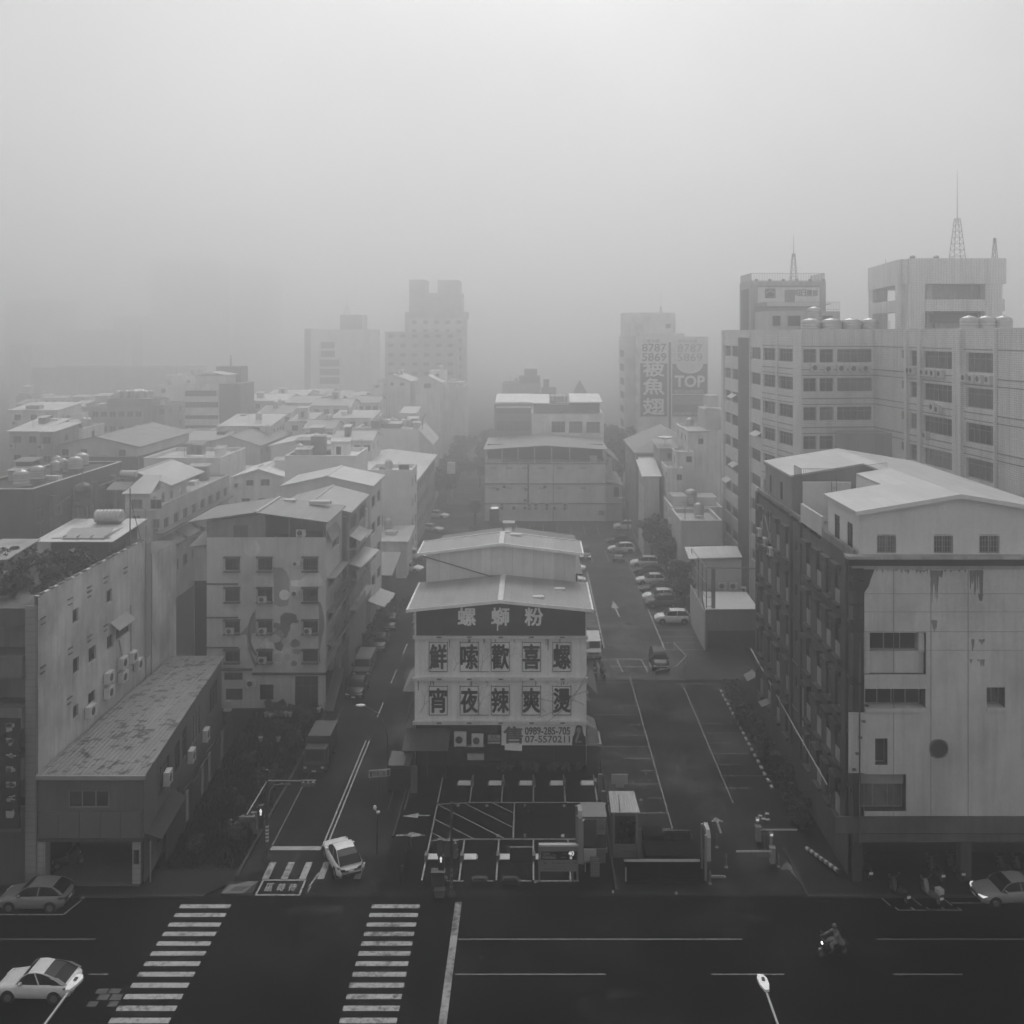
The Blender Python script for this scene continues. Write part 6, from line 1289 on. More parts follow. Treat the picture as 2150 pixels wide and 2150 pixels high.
mb = MB(); mb.extr([(U(1040, dk), dk - .5, Z(846, dk)), (U(1118, dk), dk - .5, Z(846, dk)), (U(1118, dk), dk + 9, Z(834, dk)), (U(1040, dk), dk + 9, Z(834, dk))], (0, 0, .2)); mb.extr([(U(1118, dk), dk + 1, Z(849, dk)), (U(1154, dk), dk + 1, Z(849, dk)), (U(1154, dk), dk + 9, Z(835, dk)), (U(1118, dk), dk + 9, Z(835, dk))], (0, 0, .2)); mb.extr([(U(1197, dk), dk, Z(846, dk)), (U(1265, dk), dk, Z(846, dk)), (U(1262, dk), dk + 8, Z(833, dk)), (U(1197, dk), dk + 8, Z(833, dk))], (0, 0, .2)); obj('roof_lid', mb, M_plain(.46, .5), M3)
mb = MB(); mb.box(U(1120, dk), dk + 3, Z(870, dk), U(1196, dk), dk + 9, Z(852, dk)); mb.box(U(1198, dk), dk + 4, Z(870, dk), U(1262, dk), dk + 8, Z(850, dk)); obj('roof_storey', mb, M_wall(.16, .3), M3)
for i in range(4): tank(M3, (U(1160 + i * 9, dk), dk + 7, Z(852, dk)), .7, 1.2)
W = house('stepped_house', 'dark stepped silhouette of a house in the fog behind the glazed block', 1055, 1135, 806, 300, 14, .13, 'flat', 1, .2)
mb = MB(); mb.box(U(1090, 301), 301, Z(806, 300), U(1134, 301), 310, Z(790, 300)); mb.box(U(1101, 301), 302, Z(790, 300), U(1128, 301), 309, Z(776, 300)); mb.box(U(1141, 301), 302, 0, U(1153, 301), 305, Z(797, 300)); mb.box(U(1137, 301), 301, 0, U(1168, 301), 306, Z(815, 300)); obj('upper_steps', mb, M_wall(.13, .2), W)
building('spire_roof', 'dark pyramid roof of a pavilion rising out of the fog', 'building', rect(U(1203, 290), U(1233, 290), 290, 294.4), Z(829, 290), M_wall(.15, .2), 'hip', M_plain(.12, .7), rise=4.4, oh=.3)
# ---- billboard block
ds = 215.0; bx0, bx1 = U(1340, ds), U(1487, ds)
BB = building('billboard_block', 'foggy block carrying two tall restaurant billboards with phone numbers', 'building', rect(bx0, bx1, ds, ds + 14), Z(708, ds), M_wall(.5, .15), 'flat', M_plain(.4, .6), {3: grid(0, 14, 4, 33, 3.3, 8, 1.8, 1.6)})
mb = MB(); mb.box(U(1318, ds), ds + 6, 0, bx0 - .02, ds + 22, Z(706, ds)); mb.box(U(1318, 222), 229.1, 0, U(1428, 222), 240, Z(655, 222)); mb.box(U(1345, 222), 229, Z(679, 222), U(1430, 222), 229.08, Z(676, 222)); mb.box(U(1345, 222), 224, Z(712, 222), U(1440, 222), 229.05, Z(700, 222)); sb = obj('stair_tower', mb, M_wall(.45, .2), BB)
mb = MB(); mb.box(U(1398, 228.8), 228.98, Z(689, 229), U(1408, 228.8), 229.06, Z(680, 229)); 
for i in range(9): mb.box(U(1318, ds) - .03, ds + 9, 4 + 3.3 * i, U(1318, ds) - .005, ds + 18, 5.6 + 3.3 * i)
obj('opening', mb, M_plain(.1, .7), sb)
mast(BB, (U(1390, 232), 234, Z(655, 222)), 1.5, .6, 4)
mb = MB(); mb.box(U(1404, ds), ds - .05, Z(900, ds), U(1408.5, ds), ds - .003, Z(718, ds)); obj('gap_shade_strip', mb, M_plain(.12, .7), BB)  # flat dark strip, shade of the gap between billboards put into its colour
for nm, (a, b_, y0, y1, ym) in (('l', (1343, 1402, 709, 875, 763)), ('r', (1410, 1486, 709, 875, 764))):
    mb = MB(); mb.box(U(a, ds), ds - .4, Z(y1, ds), U(b_, ds), ds - .06, Z(y0, ds)); bo = obj('billboard', mb, M_plain(.46, .6, 0, .3, .06), BB)
    mb = MB(); xa, xb = U(a + 1, ds), U(b_ - 1.5, ds)
    if nm == 'l': mb.box(xa, ds - .46, Z(y1 - 1, ds), xb, ds - .41, Z(ym, ds))
    else:
        cx = U(1447.5, ds); r_ = U(1474, ds) - cx
        arc = [(cx + r_ * math.cos(t), ds - .41, Z(ym, ds) + r_ * .72 * math.sin(t)) for t in [math.pi + math.pi * i / 16 for i in range(17)]]
        mb.extr([(xa, ds - .41, Z(y1 - 1, ds)), (xb, ds - .41, Z(y1 - 1, ds)), (xb, ds - .41, Z(ym, ds))] + list(reversed(arc)) + [(xa, ds - .41, Z(ym, ds))], (0, -.05, 0))
    f_ = obj('dark_field', mb, M_plain(.10, .6, 0, .3, .06), bo)
    y_ = ds - .48
    if nm == 'l':
        mb = MB()
        put_text(mb, '8787', (U(1373, ds), y_ + .06, Z(730, ds)), 5.4, 1.75, .02); put_text(mb, '5869', (U(1373, ds), y_ + .06, Z(749.5, ds)), 5.4, 1.75, .02); put_text(mb, '三樓大廳', (U(1366, ds), y_ + .06, Z(716, ds)), 3.8, .8, 0)
        obj('phone_number', mb, M_plain(.1, .6), bo)
        mb = MB()
        for ch, py, hh in (('被', 775.5, 3.1), ('魚', 811, 3.6), ('翅', 853, 3.6)): put_text(mb, ch, (U(1372, ds), y_, Z(py, ds)), 4.7, hh, .03)
        obj('lettering', mb, M_plain(.65, .6), f_)
    else:
        mb = MB(); put_text(mb, '8787', (U(1448, ds), y_ + .06, Z(731, ds)), 5.6, 1.75, .0); put_text(mb, '5869', (U(1448, ds), y_ + .06, Z(750, ds)), 5.6, 1.75, .0); put_text(mb, '海鮮大餐廳', (U(1442, ds), y_ + .06, Z(716, ds)), 4.4, .7, 0); obj('phone_number', mb, M_plain(.2, .6), bo)
        mb = MB(); put_text(mb, 'TOP', (U(1447.5, ds), y_, Z(800.5, ds)), 6.6, 2.5, .05); put_text(mb, 'RESTAURANT', (U(1446, ds), y_, Z(822, ds)), 6.5, .85, 0); put_text(mb, '(02)8787-5869', (U(1445.5, ds), y_, Z(869, ds)), 7.0, .8, 0); mb.box(xa, y_, Z(828.5, ds), xb, y_ + .06, Z(827, ds))
        mb.extr([(cx + (r_ + .15) * math.cos(t), y_, Z(ym, ds) + (r_ * .72 + .12) * math.sin(t)) for t in [math.pi + math.pi * i / 16 for i in range(17)]] + [(cx + (r_ - .2) * math.cos(t), y_, Z(ym, ds) + (r_ * .72 - .2) * math.sin(t)) for t in [2 * math.pi - math.pi * i / 16 for i in range(17)]], (0, .05, 0))
        obj('lettering', mb, M_plain(.65, .6), f_)
        mb = MB(); mb.box(U(1412, ds), y_, Z(849, ds), U(1483, ds), y_ + .05, Z(829.5, ds)); pc = obj('picture_field', mb, M_plain(.2, .6, 0, .3, .4), f_)
# ---- right of the rear street
house('hip_roof_hall', 'low hall with a grey hipped roof and a dish under the billboards', 1336, 1483, 950, 166, 20, .1, 'hip', 3.6, .2, 0, 0, 3, rows=3)
H1 = house('white_stair_house', 'tall white house with small windows stepping down towards the car park', 1443, 1513, 905, 157, 12, .42, 'flat', 1, .5, fr_=[(1466, 921, 1477, 933)], nl=3, rows=4)
mb = MB(); mb.box(U(1442, 156.5), 155.6, Z(905, 157) - .1, U(1486, 156.5), 163, Z(903, 157)); obj('roof_slab', mb, M_plain(.28, .6), H1)
mb = MB(); mb.box(U(1480, 159), 159, Z(905, 157), U(1522, 159), 166, Z(860, 159)); mb.box(U(1484, 158.9), 158.6, Z(855, 159), U(1508, 159), 162, Z(830, 159)); obj('rear_tower', mb, M_wall(.36, .2), H1)
house('stepped_annex', 'lower white annex with one window before the tall white house', 1420, 1457, 950, 153, 8, .42, 'flat', 1, .36, fr_=[(1441, 958, 1453, 971)], nl=2, rows=3)
house('stepped_annex', 'lowest white annex with one window and a lid roof', 1402, 1434, 984, 150, 8, .40, 'flat', 1, .34, fr_=[(1421, 996, 1432, 1009)], nl=2, rows=2)
dkh = house('dark_gap_house', 'dark recessed house front with one barred window and a roof dish', 1385, 1420, 942, 158, 8, .12, 'shed', .5, .2, fr_=[(1401, 951, 1415, 964)])
mb = MB(); mb.lathe([(.05, 0), (.8, .12), (1.3, .42), (1.25, .44), (.05, .06)], (U(1402, 158), 161, Z(938, 158) + .9), 14); mb.cyl((U(1402, 158), 161, Z(942, 158)), (U(1402, 158), 161, Z(938, 158) + 1), .08, .08, 5); obj('dish', mb, M_plain(.5, .5), dkh)
house('street_house', 'narrow house at the rear street with a white lid roof over a dark opening', 1348, 1384, 970, 162, 10, .12, 'shed', .8, .5, fr_=[(1352, 975, 1383, 993)], nl=2, rows=2)
house('street_house', 'low white roofed house at the rear street with open side windows', 1352, 1384, 1000, 153, 8, .2, 'shed', 1.4, .5, nl=3, rows=2)
H2 = house('cluttered_roof_house', 'low house with cluttered white roof terraces and a tank', 1411, 1516, 1066, 142, 9, .34, 'flat', 1, .5, nl=2, rows=2)
tank(H2, (U(1453, 145), 146, 9.4), .9, 2.0); mb = MB(); mb.box(U(1414, 144), 145, 9.5, U(1444, 144), 149, 11.2); mb.box(U(1462, 144), 146, 9.5, U(1510, 144), 150, 10.9); obj('roof_hut', mb, M_wall(.4, .2), H2)
house('grey_box_house', 'plain grey box house with a white roof edge facing the car park', 1430, 1516, 1094, 130, 9, .17, 'flat', 1, .5, streak=.15)
# frame-roofed annex between car park and tiled block
df = 108.0; ax0, ax1 = U(1482, df), U(1592, df)
AN = thing('frame_roofed_annex', 'low pale annex with wall units on its terrace and a steel frame above', 'building', (22.4, df, 0))
zf = Z(1280, df); zb_ = Z(1324, df)
mb = MB(); mb.box(ax0, df, zb_, ax1, df + 8.6, zf); mb.box(ax0 - .02, df + .3, 0, ax0 + .25, df + 10, zb_ - .01); obj('wall', mb, M_roof(.22, 'X', .3, .15, .7), AN)
mb = MB(); mb.extr([(ax0 - .1, df - .25, zf + .02), (ax1, df - .25, zf + .1), (ax1, df + 6, zf + .3), (ax0 + .6, df + 6.2, zf + .3)], (0, 0, .08)); obj('terrace', mb, M_wall(.44, .1, .1), AN)
mb = MB(); mb.box(ax0 + .4, df + 8.7, 0, ax1, df + 9, 8.3); mb.extr([(ax0 - .14, df + 10, 0), (ax0 - .14, df + .1, 0), (ax0 - .14, df + .1, zf - .2), (ax0 - .14, df + 10, zf + .2)], (.12, 0, 0)); bk = obj('rear_wall', mb, M_wall(.33, .15, .15), AN)
mb = MB(); mb.extr([(ax0 - .6, df + 8.3, 8.4), (ax1, df + 8.3, 8.6), (ax1, df + 11.5, 9.3), (ax0 - .6, df + 11.5, 9.1)], (0, 0, .1)); obj('roof', mb, M_roof(.55, 'X', .4, .08), AN)
for px in (1516, 1539): ac_unit(AN, (U(px, df + 8.6), df + 8.7, Z(1247, df + 8.6)), 0, 1.0, 1.4, .4, 2)
ac_unit(AN, (U(1560, df + 8.6), df + 8.7, Z(1244, df + 8.6)), 0, .7, .7, .35)
mb = MB()
for x, y in ((ax0 + .1, df + .2), (ax0 + .02, df + 5), (ax0 + .0, df + 9.6), (ax0 + .9, df + .3), (ax0 + .05, df + 2.5)):
    mb.cyl((x, y, zf - .2), (x, y, 9.4), .06, .06, 5)
for z in (9.4, 7.6, 6.0): mb.path([(ax0 + .1, df + .2, z), (ax0 + .0, df + 9.6, z)], .04, 5)
mb.path([(ax0 + .1, df + .2, 9.4), (ax1, df + .2, 9.3)], .08, 5); mb.path([(ax0 + .0, df + 9.6, 9.8), (ax1, df + 9.6, 9.8)], .05, 5); mb.box(ax0 + .7, df + .1, zf, ax0 + 1.1, df + .5, 9.3)
for k in range(5): mb.cyl((ax0 + .1, df + .2, 5 + k), (ax0 + .9, df + .3, 5 + k), .03, .03, 4)
obj('steel_frame', mb, M_plain(.14, .6), AN)
mb = MB(); mb.box(ax0 + .3, df + 1.5, 0, ax1, df + 1.7, zb_); obj('shadow_wall', mb, M_wall(.05, .3), AN)  # shade under the overhang is put into this wall's dark colour
# ================================================================= vehicles
CARM = {}
SPEC = {   # length, width, height, hood z, belt z, roof z, [windscreen foot, roof front, roof rear, rear foot] as x from centre, boot z
 'suv':   (4.5, 1.84, 1.66, 1.02, 1.06, 1.64, (1.05, .35, -1.55, -2.05), 1.08),
 'sedan': (4.65, 1.80, 1.45, .90, .93, 1.44, (1.0, .25, -.95, -1.75), 1.02),
 'hatch': (4.25, 1.78, 1.52, .94, .97, 1.50, (.95, .2, -1.3, -1.95), 1.02),
 'coupe': (4.28, 1.82, 1.49, .86, .92, 1.48, (.85, .15, -.75, -2.0), .98),
 'beetle': (4.2, 1.82, 1.50, .90, .98, 1.50, (.85, .3, -.55, -1.75), .95),
}
def car_meshes(kind):
    if kind in CARM: return CARM[kind]
    L, W, H, hz, bz, rz, (wf, rf, rr, rb), tz = SPEC[kind]
    hw = W / 2; h = L / 2; B = MB(); st = []
    # stations along the body: x, half width, floor, shoulder, top
    for x, k, zb, zs, zt in ((h, .62, .38, .55, .62), (h - .10, .80, .24, .66, .74), (h - .45, .94, .20, .74, hz - .06), (wf + .25, 1, .19, .80, hz), (wf - .2, 1, .19, .82, bz + .01), (0, 1, .19, .82, bz), (-.9, 1, .19, .84, bz + .02), (rb + .3, 1, .20, .86, tz), (-h + .35, .95, .24, .86, tz - .02), (-h + .08, .84, .30, .80, tz - .14), (-h, .70, .42, .70, tz - .28)):
        w_ = hw * k; st.append([(x, 0, zb), (x, w_ * .82, zb), (x, w_ * .96, zb + .12), (x, w_, (zb + zs) / 2 + .05), (x, w_ * .985, zs), (x, w_ * .90, zt - .02), (x, w_ * .7, zt + .015), (x, 0, zt + .03)])
    n = len(st[0]); V = []; Fc = []
    for s_ in st: V += s_ + [(p[0], -p[1], p[2]) for p in s_[1:-1]]
    m_ = n + n - 2
    ring = list(range(n)) + [n + i for i in range(n - 3, -1, -1)]
    for i in range(len(st) - 1):
        for j in range(m_):
            a, b = ring[j], ring[(j + 1) % m_]; Fc.append((i * m_ + a, i * m_ + b, (i + 1) * m_ + b, (i + 1) * m_ + a))
    Fc.append(tuple(ring)); Fc.append(tuple((len(st) - 1) * m_ + r for r in reversed(ring)))
    B.add(V, Fc); out = {'body': B.mesh('body', M_car(.5), None, True)}
    yb, yt = hw * .885, hw * .70; e = .012
    # roof line from the windscreen foot over the roof to the rear foot, each point with its half width
    PR = [(wf, bz, yb), (wf * .52 + rf * .48, bz * .42 + rz * .58 + .035, yb * .5 + yt * .5), (rf, rz - .035, yt), ((rf + rr) / 2, rz + .012, yt * .985), (rr, rz - .055, yt * .96), (rr * .5 + rb * .5, rz * .52 + tz * .48 + (.06 if kind in ('coupe', 'beetle', 'sedan') else .03), yt * .5 + yb * .46), (rb, tz + .005, yb * .93)]
    def seg(mb, k0, k1, dz=0.0, crown=.02):
        for k in range(k0, k1):
            (xa, za, ya), (xb, zb, yb_) = PR[k], PR[k + 1]
            for a, b in ((-1, -.5), (-.5, .5), (.5, 1)):
                ca, cb = (crown if abs(a) < 1 else 0) + dz, (crown if abs(b) < 1 else 0) + dz
                mb.quad((xa, a * ya, za + ca), (xb, a * yb_, zb + ca), (xb, b * yb_, zb + cb), (xa, b * ya, za + cb))
    G = MB(); seg(G, 0, 2); seg(G, 4, 6)
    for s in (1, -1):
        for k in range(6):
            (xa, za, ya), (xb, zb, yb_) = PR[k], PR[k + 1]; ta = bz + (tz - bz) * k / 6; tb = bz + (tz - bz) * (k + 1) / 6
            G.quad((xa, s * yb, min(ta, za)), (xb, s * yb * (1 - .07 * (k == 5)), min(tb, zb)), (xb, s * yb_, zb), (xa, s * ya, za))
    out['glass'] = G.mesh('glass', GLASS)
    R = MB(); seg(R, 2, 4, .006, .03)
    def strip(a, b, wd):   # pillar lying just outside the glass
        a, b = Vector(a), Vector(b); c = Vector((0, math.copysign(e, a.y), e)); t_ = Vector((wd, 0, 0)); R.quad(a + c - t_, a + c + t_, b + c + t_ * .8, b + c - t_ * .8)
    for s in (1, -1):
        for k, wd in ((0, .05), (1, .05), (2, .03), (3, .03), (4, .1 if kind not in ('coupe', 'beetle') else .16), (5, .14 if kind not in ('coupe', 'beetle') else .26)):
            (xa, za, ya), (xb, zb, yb_) = PR[k], PR[k + 1]
            if k in (2, 3): a, b = Vector((xa, s * ya, za)), Vector((xb, s * yb_, zb)); o_ = Vector((0, s * .012, -.05)); R.quad(a + o_, b + o_, b + Vector((0, s * .004, .012)), a + Vector((0, s * .004, .012)))
            else: strip((xa, s * ya, za), (xb, s * yb_, zb), wd)
        mx = (wf + rb) / 2 + .05; strip((mx, s * yb * .99, (bz + tz) / 2 - .01), ((rf + rr) / 2 + .05, s * yt * .99, rz - .03), .045)
    out['roof'] = R.mesh('roof', M_car(.5), None, True)
    for k in ('roof', 'glass'):
        bm_ = bmesh.new(); bm_.from_mesh(out[k]); bmesh.ops.remove_doubles(bm_, verts=bm_.verts, dist=.004); bm_.to_mesh(out[k]); bm_.free()
    rw = .33 if kind in ('suv',) else .31; ax = L * .30
    T = MB(); T.cyl((0, -.1, 0), (0, .1, 0), rw, rw, 18); out['tyre'] = T.mesh('wheel', RUBBER)
    Rm = MB(); Rm.cyl((0, .085, 0), (0, .112, 0), rw * .66, rw * .62, 14)
    for i in range(5):
        a = 2 * math.pi * i / 5; Rm.cbox((math.cos(a) * rw * .4, .114, math.sin(a) * rw * .4), rw * .28, .01, rw * .28)
    out['rim'] = Rm.mesh('rim', M_plain(.25, .35, .6)); out['axles'] = (ax, hw - .11, rw)
    A = MB(); A.cyl((0, -.15, .02), (0, .114, .02), rw + .075, rw + .07, 18); out['arch'] = A.mesh('wheel_arch', BLACK)
    hl = MB(); 
    for s in (1,): hl.extr([(h - .06, .42, .60), (h - .16, .80, .62), (h - .42, .875 * hw / .9, .74), (h - .20, .78, .76), (h - .05, .44, .70)], (.05, 0, .015))
    out['hl'] = hl
    tl = MB(); tl.extr([(-h + .03, .40, tz - .30), (-h + .03, .66, tz - .30), (-h + .36, hw * .955, tz - .17), (-h + .36, hw * .95, tz - .08), (-h + .05, .66, tz - .15), (-h + .01, .42, tz - .18)], (-.05, .01, .012)); out['tl'] = tl
    gr = MB(); gr.cbox((h - .01, 0, .56), .06, .8, .14); gr.cbox((h - .03, 0, .32), .06, 1.2, .12); out['grille'] = gr.mesh('grille', BLACK)
    bp = MB(); bp.cbox((-h + .02, 0, .40), .08, 1.3, .14); out['bumper'] = bp.mesh('bumper', BLACK)
    pl = MB(); pl.cbox((-h - .015, 0, .62), .02, .36, .16); pl.cbox((h + .03, 0, .45), .02, .36, .15); out['plate'] = pl.mesh('number_plate', M_plain(.45, .5))
    mi = MB(); mi.cbox((wf - .25, 0, 0), .12, .2, .13); out['mirror'] = mi.mesh('mirror', M_car(.5)); out['mpos'] = (hw * .98, bz + .06)
    CARM[kind] = out; return out
HLM = {}
def car(kind, tone, loc, ang, label, group=None, lit=False, cat='car'):
    """ang: direction the nose points to, degrees from +X"""
    M = car_meshes(kind); r = thing('parked_car' if not lit else 'car', label, cat, (loc[0], loc[1], .005), math.radians(ang), group); pm = M_car(tone)
    def pt(nm, me, par=r, loc=(0, 0, 0), m=None, rot=0):
        o = obj(nm, me, None, par, loc=loc, rot=rot)
        if m is not None: o.material_slots[0].link = 'OBJECT'; o.material_slots[0].material = m
        return o
    b = pt('body', M['body'], m=pm); pt('windows', M['glass']); pt('roof', M['roof'], m=pm); pt('grille', M['grille']); pt('bumper', M['bumper']); pt('number_plate', M['plate'])
    ax, ay, rw = M['axles']
    for sx in (1, -1):
        for sy in (1, -1): pt('wheel_arch', M['arch'], loc=(sx * ax, sy * ay, rw), rot=0 if sy > 0 else math.pi); w_ = pt('wheel', M['tyre'], loc=(sx * ax, sy * (ay + .016), rw), rot=0 if sy > 0 else math.pi); pt('rim', M['rim'], w_)
    for s in (1, -1):
        for key, nm, m in (('hl', 'headlight', M_emit(1, .9) if lit else M_plain(.5, .15)), ('tl', 'tail_light', M_plain(.05, .2))):
            k = (kind, key, s, lit)
            if k not in HLM:
                q = MB(); q.v = [(x, y * s, z) for x, y, z in M[key].v]; q.f = M[key].f; q.m = M[key].m; HLM[k] = q.mesh(nm, m)
            pt(nm, HLM[k])
        pt('mirror', M['mirror'], loc=(0, s * M['mpos'][0], M['mpos'][1]), m=pm)
    return r
Wt, Dk, Gr, Sv = .6, .018, .13, .36
PG = 'cars parked in the rear car park'
car('suv', Wt, (17.3, 118.6), 180, 'white compact sports utility car, nearest of the angled row by the annex', PG)
car('suv', .10, (17.0, 125.6), 180, 'grey crossover with pale sill trim, half hiding a white car', PG)
car('suv', Wt, (16.9, 128.2), 180, 'white car mostly hidden behind the grey crossover', PG)
car('sedan', Dk, (17.1, 132.4), 180, 'black saloon between two white cars in the row', PG)
car('hatch', Wt, (16.9, 137), 180, 'white hatchback with dark sunroof between two dark saloons', PG)
car('sedan', .03, (17.2, 142.6), 180, 'dark saloon behind the white hatchback with sunroof', PG)
car('suv', Wt, (17.2, 147), 180, 'white sports utility car at the far end of the row', PG)
car('suv', Wt, (14.5, 156.6), 180, 'white sports utility car parked behind the dark car with the pale screen', PG)
car('sedan', .03, (14.8, 163), 180, 'dark saloon parked behind a white sports utility car, far off', PG)
car('suv', Wt, (16.9, 175), 180, 'white sports utility car alone below the courtyard block', PG)
car('suv', .025, (13.5, 151.6), -92, 'dark car facing the camera with a pale framed windscreen', PG)
cl = car('suv', .05, (8.25, 153), -90, 'dark van-like car coming on with both headlights lit', None, True)
car('sedan', Wt, (5.6, 144), 0, 'white car nose out beside the sign building, farthest of its row', PG)
car('hatch', Wt, (5.4, 137), 0, 'white hatchback nose out beside the sign building, second from the far end', PG)
car('hatch', Wt, (5.5, 124.4), 0, 'white hatchback nose just showing past the sign building', PG)
car('sedan', .02, (5.6, 111.8), 0, 'dark saloon nose showing past the sign building', PG)
car('suv', .014, (13.6, 103.2), -90, 'black car waiting at the barrier of the rear car park')
SG = 'cars parked along the side street'
car('sedan', .03, (-17.6, 95.4), -90, 'dark saloon facing the camera beside the mural house', SG)
car('suv', Wt, (-19.0, 152), -15, 'white car half out of the blank wall forecourt, farther one', SG)
car('hatch', Wt, (-18.7, 144), -20, 'white hatchback half out of the blank wall forecourt, nearer one', SG)
car('sedan', Wt, (-18.6, 186), -30, 'white car parked at the far kerb under the trees', SG)
car('sedan', .4, (-18.5, 173), -25, 'pale car parked before the white roofed terrace', SG)
car('coupe', .50, (-12.95, 64.6), 117, 'white fastback turning into the side street over the crossing', None)
car('beetle', .42, (-26.95, 52.0), 178, 'white rounded coupe parked in the near corner beside the lamp')
car('hatch', .18, (-31.3, 60.0), 180, 'grey hatchback with glossy roof parked before the workshop')
car('sedan', .20, (30.3, 60.6), 184, 'silver saloon with lit headlights at the kerb by the scooters', None, True)
# delivery van behind the dark saloon
def boxes(nm, par, m, *bs, smooth=False):
    mb = MB()
    for b in bs: mb.box(*b)
    return obj(nm, mb, m, par, world=False, loc=(0, 0, 0))
def truck(nm, label, loc, ang, L, Wd, H, tone, cab, box_tone):
    r = thing(nm, label, 'truck' if cab else 'van', (loc[0], loc[1], .005), math.radians(ang)); hw = Wd / 2; h = L / 2
    mb = MB()
    if cab:
        pr = [(h - .15, .35), (h, .5), (h, .95), (h - .12, 1.15), (h - .55, 1.95), (h - 1.6, 1.98), (h - 1.65, .35)]
    else: pr = [(h - .1, .3), (h, .5), (h - .05, .95), (h - .55, 1.2), (h - 1.0, H - .08), (h - 1.3, H), (-h + .1, H), (-h, H - .2), (-h, .3)]
    mb.extr([(x, -hw, z) for x, z in pr], (0, Wd, 0)); obj('cab' if cab else 'body', mb, M_car(tone, .35), r, world=False, loc=(0, 0, 0))
    a, b = ((h - .14, 1.2), (h - .52, 1.88)) if cab else ((h - .58, 1.24), (h - .97, H - .14))
    mb = MB(); mb.quad((a[0] + .03, -hw * .88, a[1]), (a[0] + .03, hw * .88, a[1]), (b[0] + .03, hw * .84, b[1]), (b[0] + .03, -hw * .84, b[1]))
    for s in (1, -1): mb.quad((a[0] - .15, s * (hw + .006), a[1] + .05), (a[0] - 1.1, s * (hw + .006), a[1] + .05), (a[0] - 1.1, s * (hw + .006), b[1]), (b[0] - .08, s * (hw + .006), b[1]))
    obj('windscreen', mb, GLASS, r, world=False, loc=(0, 0, 0))
    if cab:
        boxes('cargo_box', r, M_plain(box_tone, .6), (-h, -hw - .04, .75, h - 1.85, hw + .04, H)); boxes('cargo_roof', r, M_plain(.07, .6), (-h - .03, -hw - .08, H + .002, h - 1.8, hw + .08, H + .07)); boxes('chassis', r, BLACK, (-h + .1, -hw + .2, .4, h - .2, hw - .2, .74))
    for sx in (h - .75, -h + .85):
        for s in (1, -1): q = MB(); q.cyl((sx, s * (hw - .22), .32), (sx, s * (hw + .01), .32), .32, .32, 16); w_ = obj('wheel', q, RUBBER, r, world=False, loc=(0, 0, 0)); q = MB(); q.cyl((sx, s * (hw + .011), .32), (sx, s * (hw + .02), .32), .18, .17, 12); obj('rim', q, M_plain(.3, .4, .5), w_, world=False, loc=(0, 0, 0))
    boxes('bumper', r, M_plain(tone * .6, .5), (h - .05, -hw, .32, h + .08, hw, .55)); boxes('grille', r, BLACK, (h + .005, -hw * .7, .72, h + .03, hw * .7, .86))
    for s in (1, -1): boxes('headlight', r, M_plain(.4, .2), (h + .005, s * hw * .82 - .13, .62, h + .035, s * hw * .82 + .13, .78)); boxes('mirror', r, BLACK, (h - .3, s * (hw + .12) - .06, 1.35, h - .2, s * (hw + .12) + .06, 1.65))
    boxes('number_plate', r, M_plain(.4, .5), (h + .085, -.17, .38, h + .1, .17, .5))
    return r
truck('box_truck', 'small dark box truck with a grey roof parked facing the crossing', (-17.85, 79.9), -90, 4.9, 1.72, 2.45, .05, True, .02)
truck('delivery_van', 'grey van with a flat pale roof parked behind the dark saloon', (-17.9, 101.2), -90, 4.6, 1.7, 1.95, .15, False, 0)
truck('delivery_van', 'pale van nosing out beside the sign building below the other parked cars', (6.6, 107), -90, 4.6, 1.75, 1.95, .35, False, 0)
